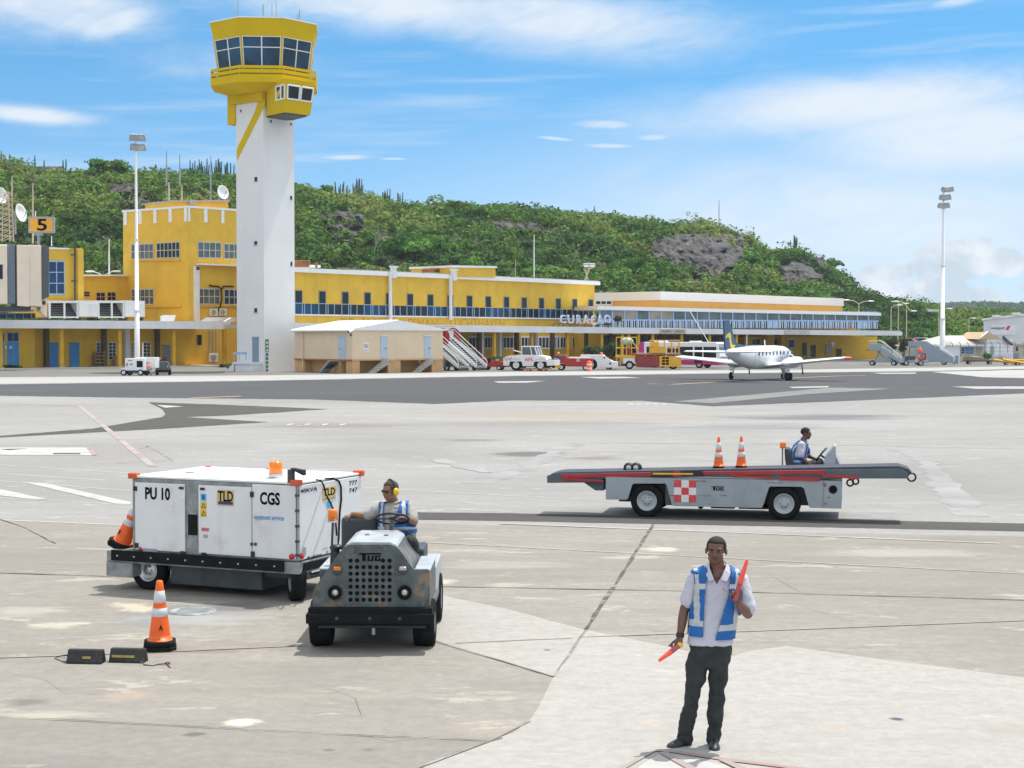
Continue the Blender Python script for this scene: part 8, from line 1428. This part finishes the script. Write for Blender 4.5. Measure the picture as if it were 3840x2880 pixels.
def hand(b, w, d, nrm, m, curl=(35, 50, 35), side=1, s=1., spread=3, thumb=35):
    d = d.normalized(); nrm = (nrm - d * nrm.dot(d)).normalized(); x = d.cross(nrm) * side   # x: towards the thumb
    for k in range(4):
        o = (-.033 + k * .022) * s; limb(b, [w + x * o * .55, w + d * .05 * s + x * o * .9, w + d * .088 * s + x * o], [.014 * s, .015 * s, .0125 * s], m, 8)
    for k, ln in enumerate((.062, .078, .084, .074)):
        o = (-.036 + k * .024) * s; p = w + d * .092 * s + x * o; a = 0; pts = [p]; 
        for j, f in enumerate((.46, .32, .24)):
            a += R(curl[j]); dd_ = (d * math.cos(a) + nrm * math.sin(a) + x * math.tan(R((k - 1.5) * spread)) * .6).normalized(); p = p + dd_ * ln * f * s; pts.append(p)
        limb(b, pts, [.0098 * s, .0092 * s, .0085 * s, .0072 * s], m, 8)
    p = w + d * .028 * s + x * .034 * s; t1 = (d * .75 + x * .65 + nrm * math.sin(R(thumb)) * .7).normalized(); t2 = (d * .85 + x * .15 + nrm * math.sin(R(thumb)) * 1.1).normalized(); limb(b, [p - x * .012 * s, p + t1 * .038 * s, p + t1 * .038 * s + t2 * .034 * s, p + t1 * .038 * s + t2 * .056 * s], [.014 * s, .0115 * s, .010 * s, .0078 * s], m, 8)
def head(b, t, c, fd, up, m, lipm, s=1., eyes=True, hair=True, hairline=.0, hm=HAR, wx=1.):
    f = fd.normalized(); u = (up - f * up.dot(f)).normalized(); r = f.cross(u); A = Matrix((r, f, u)).transposed(); q = A.to_quaternion(); w = lambda x, y, z: c + A @ (Vector((x * wx, y, z)) * s); e = lambda B, p, rr, mm, n=18: B.ell(w(*p), (rr[0] * s * wx, rr[1] * s, rr[2] * s), mm, n, q)
    for p, rr in (((0, -.012, .03), (.074, .094, .084)), ((0, .018, -.045), (.058, .068, .074)), ((0, .052, -.094), (.027, .026, .022)), ((0, .090, -.016), (.012, .018, .026)), ((0, .098, -.030), (.017, .015, .012)), ((0, .070, .022), (.054, .020, .012)), ((.078, -.008, -.012), (.010, .020, .032)), ((-.078, -.008, -.012), (.010, .020, .032)), ((.036, .052, -.032), (.026, .026, .024)), ((-.036, .052, -.032), (.026, .026, .024)), ((0, .078, -.062), (.027, .012, .013)), ((.040, .01, -.075), (.020, .035, .025)), ((-.040, .01, -.075), (.020, .035, .025))): e(b, p, rr, m)
    if eyes:
        for k in (-1, 1): B = MB(); e(B, (k * .030, .071, .002), (.0135, .010, .008), EYW, 12); e(B, (k * .030, .0785, .002), (.006, .005, .006), EYB, 10); B.build('eye', t)
        for k in (-1, 1): B = MB(); e(B, (k * .032, .083, .020), (.021, .009, .0052), HAR, 12); B.build('eyebrow', t)
    B = MB(); e(B, (0, .087, -.058), (.023, .007, .0052), lipm, 14); e(B, (0, .087, -.068), (.020, .007, .006), lipm, 14); B.build('lips', t)
    if hair:
        B = MB(); n = 34; rr = (.078, .098, .088); cc = (0, -.015, .033); vs = []; fs = []
        for i in range(n // 2 + 1):
            th = math.pi * i / (n // 2)
            for j in range(n): ph = 2 * math.pi * j / n; vs.append(Vector((rr[0] * math.sin(th) * math.cos(ph), rr[1] * math.sin(th) * math.sin(ph), rr[2] * math.cos(th))))
        for i in range(n // 2):
            for j in range(n):
                k = [i * n + j, i * n + (j + 1) % n, (i + 1) * n + (j + 1) % n, (i + 1) * n + j]; g = sum((vs[x] for x in k), Vector()) / 4
                front = g.y > .03; lim = (.048 + hairline) if front else (.012 if g.y > -.005 else -.045)
                if abs(g.x) > .055 and g.y > -.02: lim = -.02 if g.y < .045 else lim
                if g.z > lim: fs.append(tuple(k))
        B.add([w(*(Vector(cc) + x)) for x in vs], fs, hm, True); o = B.build('hair', t); md = o.modifiers.new('s', 'SOLIDIFY'); md.thickness = .008; md.offset = -1
    return w, A
def shell(src, name, parent, keep, matf, mats, off=.012, thick=.006):
    """a garment over another: the kept faces of src pushed out along their normals"""
    me = src.data; nv = len(me.vertices); co = np.empty(nv * 3); me.vertices.foreach_get('co', co); co = co.reshape(-1, 3); no = np.empty(nv * 3); me.vertex_normals.foreach_get('vector', no); no = no.reshape(-1, 3); v2 = co + no * off; fs = []; mi = []; mp = {}; vs = []
    for p in me.polygons:
        c = p.center; n = p.normal
        if not keep(c, n): continue
        f = []
        for i in p.vertices:
            if i not in mp: mp[i] = len(vs); vs.append(tuple(v2[i]))
            f.append(mp[i])
        fs.append(f); mi.append(matf(c, n))
    m = bpy.data.meshes.new(name); m.from_pydata(vs, [], fs)
    for x in mats: m.materials.append(x)
    m.polygons.foreach_set('material_index', mi); m.polygons.foreach_set('use_smooth', [True] * len(fs)); m.update(); o = bpy.data.objects.new(name, m); col.objects.link(o); o.parent = parent; s = o.modifiers.new('s', 'SOLIDIFY'); s.thickness = thick; s.offset = 1
    return o
def shoe(b, heel, toe, m, z=0., w=.048):
    d = (toe - heel); d.z = 0; L_ = d.length; d.normalize(); y = Vector((-d.y, d.x, 0)); rg = []
    for t, hw, hz in ((-.06, .018, .05), (0, .038, .085), (.2, .040, .10), (.42, .042, .085), (.68, .05, .058), (.88, .046, .045), (1.0, .030, .034), (1.05, .012, .02)):
        c = heel + d * L_ * t; rg.append([Vector((c.x, c.y, z + .003)) + y * hw * math.cos(a) * w / .048 + Vector((0, 0, max(0, math.sin(a)) * hz + (0 if math.sin(a) >= 0 else 0))) for a in [2 * math.pi * k / 16 for k in range(16)]])
    b.loft(rg, m)
# ---------------- marshaller
mp_ = G(2621, 2800); V = Vector; ma = thing('person', 'person standing on the pale slab in a blue vest, holding up a red marshalling wand', 'person', (mp_.x, mp_.y, 0))
B = MB(); w, A = head(B, ma, V((.138, -.015, 1.670)), V((-.24, -1, -.05)), V((.04, 0, 1)), SK1, LIP1, .96, hairline=-.006, wx=1.13)
limb(B, [V((.142, .01, 1.60)), V((.15, .015, 1.51)), V((.15, .01, 1.45))], [.060, .065, .085], SK1)
rings(B, [(1.44, .15, .01, .12, .07), (1.38, .15, .01, .17, .09), (1.2, .135, .01, .155, .095), (1.0, .11, .01, .135, .09), (.88, .10, .01, .11, .08)], SK1)
sR, eR, wR = V((-.035, .02, 1.425)), V((-.125, .045, 1.145)), V((-.165, -.02, .945)); sL, eL, wL = V((.345, .02, 1.405)), V((.405, -.03, 1.135)), V((.292, -.215, 1.262))
limb(B, [sR + V((.05, 0, .01)), sR, sR.lerp(eR, .5), eR], [.05, .052, .047, .041], SK1); limb(B, [eR, eR.lerp(wR, .35), wR], [.041, .042, .028], SK1)
limb(B, [sL - V((.05, 0, 0)), sL, sL.lerp(eL, .5), eL], [.05, .054, .050, .044], SK1); limb(B, [eL, eL.lerp(wL, .35), wL], [.044, .044, .029], SK1)
hand(B, wR, V((-.20, -.30, -1)), V((-.8, -.5, .1)), SK1, (55, 70, 45), 1); hand(B, wL, V((-.16, -.12, 1)), V((.15, -1, .0)), SK1, (60, 75, 50), -1)
for h0, k0, a0 in ((V((.0, .01, .88)), V((-.053, -.01, .487)), V((-.118, .02, .09))), (V((.185, .01, .88)), V((.152, -.02, .487)), V((.127, .02, .09)))): limb(B, [h0 + V((.02 if h0.x < .1 else -.02, 0, 0)), k0, a0], [.062, .045, .034], SK1)
bake(B, 'body', ma, .0065, 3)
B = MB(); rings(B, [(1.545, .152, .020, .078, .062), (1.515, .152, .018, .125, .078), (1.488, .152, .015, .172, .092), (1.455, .153, .012, .198, .10), (1.41, .153, .012, .208, .106), (1.34, .150, .01, .205, .118), (1.22, .138, .01, .192, .122), (1.10, .118, .008, .186, .122), (.98, .103, .006, .190, .126), (.90, .095, .005, .194, .128), (.872, .095, .005, .193, .127)], SHT)
limb(B, [sR + V((.07, 0, .005)), sR, sR.lerp(eR, .38), sR.lerp(eR, .66)], [.068, .070, .070, .068], SHT); limb(B, [sL - V((.07, 0, .005)), sL, sL.lerp(eL, .42), sL.lerp(eL, .78)], [.07, .074, .078, .080], SHT)
sh_ = bake(B, 'polo_shirt', ma, .0065, 5, .5, .028)
me = sh_.data                                             # open the neck in a V
bm = bmesh.new(); bm.from_mesh(me); kill = [f for f in bm.faces if (lambda c: c.z > 1.50 and abs(c.x - .15) < .070 or (c.y < -.01 and c.z > 1.392 + abs(c.x - .135) * 1.75))(f.calc_center_median())]; bmesh.ops.delete(bm, geom=kill, context='FACES'); bm.to_mesh(me); bm.free()
for s in (-1, 1):                                          # collar leaves
    B = MB(); x0 = .15; p = [V((x0 + s * .062, .06, 1.562)), V((x0 + s * .078, -.01, 1.552)), V((x0 + s * .060 - .008, -.070, 1.505)), V((x0 + s * .030 - .012, -.112, 1.432))]; q_ = [V((x0 + s * .092, .07, 1.528)), V((x0 + s * .112, -.02, 1.512)), V((x0 + s * .100 - .005, -.090, 1.470)), V((x0 + s * .074 - .01, -.120, 1.418))]
    for i in range(3): B.hexa([p[i], p[i + 1], q_[i + 1], q_[i], p[i] + V((0, -.006, .008)), p[i + 1] + V((0, -.008, .006)), q_[i + 1] + V((0, -.008, .006)), q_[i] + V((0, -.006, .008))], SHT)
    B.build('collar', ma)
B = MB(); B.hexa([V((.188, -.128, 1.352)), V((.196, -.128, 1.350)), V((.204, -.128, 1.338)), V((.200, -.128, 1.336)), V((.176, -.131, 1.372)), V((.183, -.131, 1.370)), V((.204, -.131, 1.338)), V((.200, -.131, 1.336))], RED); B.build('shirt_badge', ma)
def vkeep(c, n):
    if c.z < (.955 if c.x < .12 else .925) or c.z > 1.515: return False
    if c.x < -.055 - (1.44 - c.z) * .05 or c.x > .375 - (1.44 - c.z) * .10: return False
    if c.z > 1.2 and (c.x < -.050 or c.x > .352) : return False
    if c.y < .0 and n.y < .45:
        xl = .055 - (1.45 - c.z) * .12 if c.z > 1.3 else .037 - (1.3 - c.z) * .05; xr = .245 - (1.45 - c.z) * .12 if c.z > 1.3 else .227 - (1.3 - c.z) * .30
        return c.x < xl or c.x > xr
    return True
def vmat(c, n):
    z0 = 1.028 + (.035 if c.x < .1 else 0)
    if z0 - .026 < c.z < z0 + .026: return 1
    if 1.352 < c.z < 1.394 and c.y < .02: return 1
    for x0, dx in ((-.022, .020), (.300, .022)):
        xx = x0 + (1.3 - c.z) * (.02 if x0 < 0 else -.06)
        if abs(c.x - xx) < dx and c.z > z0: return 1
    return 0
shell(sh_, 'safety_vest', ma, vkeep, vmat, [VST, RFL], .014, .006)
for s, x, z in ((-1, -.02, 1.484), (1, .325, 1.472)):     # shoulder flaps of the vest
    B = MB(); B.ell((x, .015, z), (.055, .085, .022), VST, 14); B.build('vest_shoulder', ma)
B = MB(); rings(B, [(.93, .097, .008, .172, .112), (.88, .095, .008, .180, .118), (.80, .094, .010, .182, .120), (.735, .092, .012, .168, .110), (.685, .092, .012, .150, .09)], TRS)
for h0, k0, a0 in ((V((.005, .01, .80)), V((-.050, -.01, .487)), V((-.118, .025, .095))), (V((.180, .01, .80)), V((.152, -.02, .487)), V((.128, .025, .095)))): limb(B, [h0, h0.lerp(k0, .5), k0, k0.lerp(a0, .4), a0, a0 + V((0, -.005, -.035))], [.094, .086, .070, .068, .062, .064], TRS)
bake(B, 'trousers', ma, .008, 4, .5, .055)
for hh, tt in ((V((-.075, .055, 0)), V((-.262, -.055, 0))), (V((.135, .075, 0)), V((.112, -.165, 0)))): B = MB(); shoe(B, hh, tt, SHO); B.build('shoe', ma)
B = MB(); d = (wR - eR).normalized(); B.tube([wR - d * .022, wR + d * .012], .035, BLP, 14); B.build('wrist_watch', ma)
B = MB(); d = V((-.16, -.12, 1)).normalized(); 
WRD = M('wand_red', (.92, .10, .055), .3, var=.05); WRH = M('wand_grip', (.42, .07, .08), .4, var=.05)
def wand(p, q, label, cap=None):
    t = thing('marshalling_wand', label, 'wand', mp_ + p, 0, 'red marshalling wands'); d = q - p; B = MB(); B.tube([V((0, 0, 0)), d * .42], [.019, .022], WRH, 14); B.build('grip', t); B = MB(); B.tube([d * .425, d * .97, d], [.024, .014, .009], WRD, 14); B.build('light_cone', t)
    if cap: B = MB(); B.ell((0, 0, 0), (.026, .026, .026), M('wand_yellow', (.75, .48, .03), .4), 10); B.build('end_cap', t)
wand(V((.262, -.262, 1.285)), V((.362, -.27, 1.625)), 'red marshalling wand held upright before the chest of the standing person'); wand(V((-.172, -.085, .880)), V((-.358, -.17, .765)), 'red marshalling wand pointing down and left from the lowered hand of the standing person', True)
# ---------------- seated drivers, posed from the seats they sit on
def driver(label, org, J, sk, lip, shirt, opts, vest):
    t = thing('person', label, 'person', org); o = V(org); L_ = {k: (v - o if isinstance(v, Vector) else [x - o for x in v]) for k, v in J.items()}; B = MB(); w, A = head(B, t, L_['head'], opts['fd'], opts['up'], sk, lip, opts.get('s', 1.), hairline=-.004, hm=opts.get('hm', HAR), eyes=opts.get('eyes', True))
    nb, hp = L_['neck'], L_['pelvis']; limb(B, [L_['head'] + V((0, 0, -.05)), nb + V((0, 0, .03)), nb + V((0, 0, -.05))], [.056, .060, .08], sk); limb(B, [nb + V((0, 0, -.1)), nb.lerp(hp, .5), hp], [.10, .11, .12], sk)
    for s, e, wr, hd, nr, cl, sd in (('sR', 'eR', 'wR', 'hR', 'nR', 'cR', 1), ('sL', 'eL', 'wL', 'hL', 'nL', 'cL', -1)):
        S, E, W_ = L_[s], L_[e], L_[wr]; limb(B, [S, S.lerp(E, .5), E], [.055, .050, .044], sk); limb(B, [E, E.lerp(W_, .35), W_], [.044, .045, .030], sk); hand(B, W_, opts[hd], opts[nr], sk, opts[cl], sd)
    for h0, k0, a0 in (('hipR', 'kR', 'aR'), ('hipL', 'kL', 'aL')): limb(B, [L_[h0], L_[k0], L_[a0]], [.065, .045, .035], sk)
    bake(B, 'body', t, .007, 3); B = MB(); ax = opts['side'].normalized(); rgs = []; n = 26
    for k, (tt, rx, ry) in enumerate(opts['torso']):
        c = nb.lerp(hp, tt) + opts.get('bow', V((0, 0, 0))) * math.sin(min(1, max(0, tt)) * math.pi); fy = ax.cross(V((0, 0, 1))).normalized(); rgs.append([c + ax * rx * math.cos(a) + fy * ry * math.sin(a) for a in [2 * math.pi * i / n for i in range(n)]])
    B.loft(rgs, shirt)
    for s, e in (('sR', 'eR'), ('sL', 'eL')): S, E = L_[s], L_[e]; limb(B, [S.lerp(nb, .35) + V((0, 0, -.03)), S, S.lerp(E, .5), S.lerp(E, .80)], [.075, .074, .074, .072], shirt)
    sh = bake(B, 'polo_shirt', t, .008, 5, .5, .035); B = MB(); c = nb + V((0, 0, .0)); B.tube([c + A @ V((math.sin(a) * .07, math.cos(a) * .066 - .01, -.012 * math.cos(a))) for a in [k / 18 * 6.2832 for k in range(19)]], .018, shirt, 8, False); B.build('collar', t)
    B = MB(); limb(B, [hp + V((0, 0, .06)), hp], [.15, .155], TRS)
    for h0, k0, a0 in (('hipR', 'kR', 'aR'), ('hipL', 'kL', 'aL')): H_, K, A_ = L_[h0], L_[k0], L_[a0]; limb(B, [H_, H_.lerp(K, .5), K, K.lerp(A_, .5), A_], [.105, .095, .080, .070, .064], TRS)
    bake(B, 'trousers', t, .009, 4, .5, .04)
    for a0 in ('aR', 'aL'): B = MB(); a_ = L_[a0]; f = opts['toe'].normalized(); shoe(B, V((a_.x, a_.y, 0)) - f * .05, V((a_.x, a_.y, 0)) + f * .19, SHO, a_.z - .085); B.build('shoe', t)
    shell(sh, 'safety_vest', t, lambda c, n: vest[0](c + o, n), lambda c, n: vest[1](c + o, n), [VST, RFL], .014, .006); return t, w, A, sh
zd = zr(1280, 1780, 4.366); D = lambda x, y, dy=0.: P(*zd(x, y), 19.2 + dy)
J1 = dict(head=D(800, 262, -.06), neck=D(850, 455, 0), pelvis=D(925, 1065, .04), sR=D(620, 560, -.02), eR=D(395, 680, .02), wR=D(185, 645, .03), sL=D(1095, 540, .02), eL=D(1195, 775, -.10), wL=D(1075, 715, -.34), hipR=D(860, 1075, 0), hipL=D(1040, 1075, 0), kR=D(900, 1085, -.42), kL=D(1165, 1110, -.42))
J1['aR'] = V((J1['kR'].x - .02, J1['kR'].y - .04, .57)); J1['aL'] = V((J1['kL'].x - .03, J1['kL'].y + .0, .57))
def d1px(c): d = c - CAM; k = d / d.y; r = k; c_, s_ = math.cos(PT), math.sin(PT); yy = V((k.x, k.y, k.z)); fw = yy.y * c_ - yy.z * s_; upv = yy.y * s_ + yy.z * c_; return 1920 + CF * yy.x / fw, 1440 - CF * upv / fw
def k1(c, n):
    x, z = c.x - J1['neck'].x, c.z
    if z < 1.12 or z > J1['neck'].z + .0: return False
    if x < -.165 or (x > .185 and z > 1.255) or x > .27: return False
    if n.y < .2 and c.y < J1['neck'].y: return x < -.105 + (1.43 - z) * .05 or x > .075 - (1.43 - z) * .30
    return True
def m1(c, n):
    x, z = c.x - J1['neck'].x, c.z
    if 1.165 < z < 1.195: return 1
    if abs(x + .125) < .016 or (abs(x - .125) < .017 and z > 1.33): return 1
    return 0
O1 = dict(fd=V((-.80, -.72, -.12)), up=V((-.06, 0, 1)), s=1.04, hR=V((-1, 0, -.55)), nR=V((-.3, 0, -1)), cR=(35, 35, 20), hL=V((-1, -.25, .05)), nL=V((0, -.4, -1)), cL=(30, 40, 25), side=V((1, .08, 0)), toe=V((0, -1, 0)), eyes=False, hm=M('cropped_hair', (.06, .045, .035), .9, var=.3, sc=60),
          torso=[(.02, .09, .07), (.10, .19, .105), (.25, .215, .135), (.45, .215, .15), (.65, .225, .165), (.85, .23, .165), (.98, .22, .155)])
t, w, A, sh1 = driver('person in sunglasses and yellow ear defenders driving the grey tow tractor', (J1['pelvis'].x, J1['pelvis'].y, .97), J1, SK2, LIP2, SHG, O1, (k1, m1)); s = 1.04
q_ = A.to_quaternion(); B = MB()
for k in (-1, 1): B.ell(w(k * .033, .080, .004), (.029, .012, .019), BLP, 14, q_)
B.tube([w(-.06, .074, .010), w(0, .094, .012), w(.06, .074, .010)], .005, BLP, 6); B.tube([w(.06, .074, .010), w(.080, -.01, .006)], .004, BLP, 6); B.tube([w(-.06, .074, .010), w(-.080, -.01, .006)], .004, BLP, 6); B.build('sunglasses', t)
B = MB()
for k in (-1, 1): B.ell(w(k * .095, -.012, -.012), (.026, .040, .048), M('ear_cup_yellow', (.80, .50, .01), .35, var=.04), 18, q_); B.ell(w(k * .082, -.012, -.012), (.012, .036, .042), BLP, 14, q_)
B.build('ear_defenders', t); B = MB(); B.tube([w(math.cos(a) * .094, -.018, -.005 + math.sin(a) * .135) for a in [k / 16 * math.pi for k in range(17)]], .009, NVY, 7); B.build('headband', t)
D2 = lambda x, y, dy=0.: P(*zl4(x, y), 31.45 + dy)
J2 = dict(head=D2(953, 222, 0), neck=D2(922, 308, 0), pelvis=D2(868, 600, 0), sR=D2(898, 350, -.19), eR=D2(893, 490, -.25), wR=D2(1000, 575, -.24), sL=D2(925, 345, .19), eL=D2(975, 470, .24), wL=D2(1040, 498, .12), hipR=D2(885, 600, -.10), hipL=D2(885, 600, .10), kR=D2(1105, 560, -.12), kL=D2(1105, 545, .12))
for k in 'RL': J2['a' + k] = V((J2['k' + k].x + .05, J2['k' + k].y, .85))
def k2(c, n):
    z = c.z
    if z < .955 or z > J2['neck'].z + .0: return False
    if abs(c.y - 31.45) > .165 and z > 1.14: return False
    fx = J2['neck'].x + (1.43 - z) * -.10
    return not (c.x > fx + .055 and n.x > .3 and abs(c.y - 31.45) < .10)
def m2(c, n): return 1 if (1.03 < c.z < 1.075 or abs(abs(c.y - 31.45) - .125) < .016) else 0
O2 = dict(fd=V((.96, -.30, -.05)), up=V((0, 0, 1)), hR=V((1, -.05, -.25)), nR=V((0, -.2, -1)), cR=(15, 20, 15), hL=V((1, 0, .1)), nL=V((.1, 0, -1)), cL=(40, 45, 30), side=V((.06, 1, 0)), toe=V((1, 0, 0)), bow=V((-.055, 0, 0)), torso=[(.02, .10, .085), (.10, .19, .12), (.28, .215, .150), (.5, .21, .160), (.75, .21, .165), (.97, .20, .16)])
driver('person in a blue and white vest driving the belt loader, seen from the side', (J2['pelvis'].x, J2['pelvis'].y, .90), J2, SK3, LIP1, SHT, O2, (k2, m2))
# ================================================================== HAZE
hm_ = bpy.data.materials.new('haze_air'); hm_.use_nodes = True; nt = hm_.node_tree; nt.nodes.remove(nt.nodes['Principled BSDF']); vv = nt.nodes.new('ShaderNodeVolumePrincipled'); vv.inputs['Color'].default_value = (.86, .92, 1., 1); vv.inputs['Density'].default_value = .00012; vv.inputs['Anisotropy'].default_value = .3; nt.links.new(vv.outputs[0], nt.nodes['Material Output'].inputs['Volume'])
b = MB(); b.box(-2700, 2700, -420, 5200, -1, 66, hm_); b.mats = [hm_]; tag(b.build('haze'), 'thin pale sea haze over the airfield', 'haze', kind='stuff')
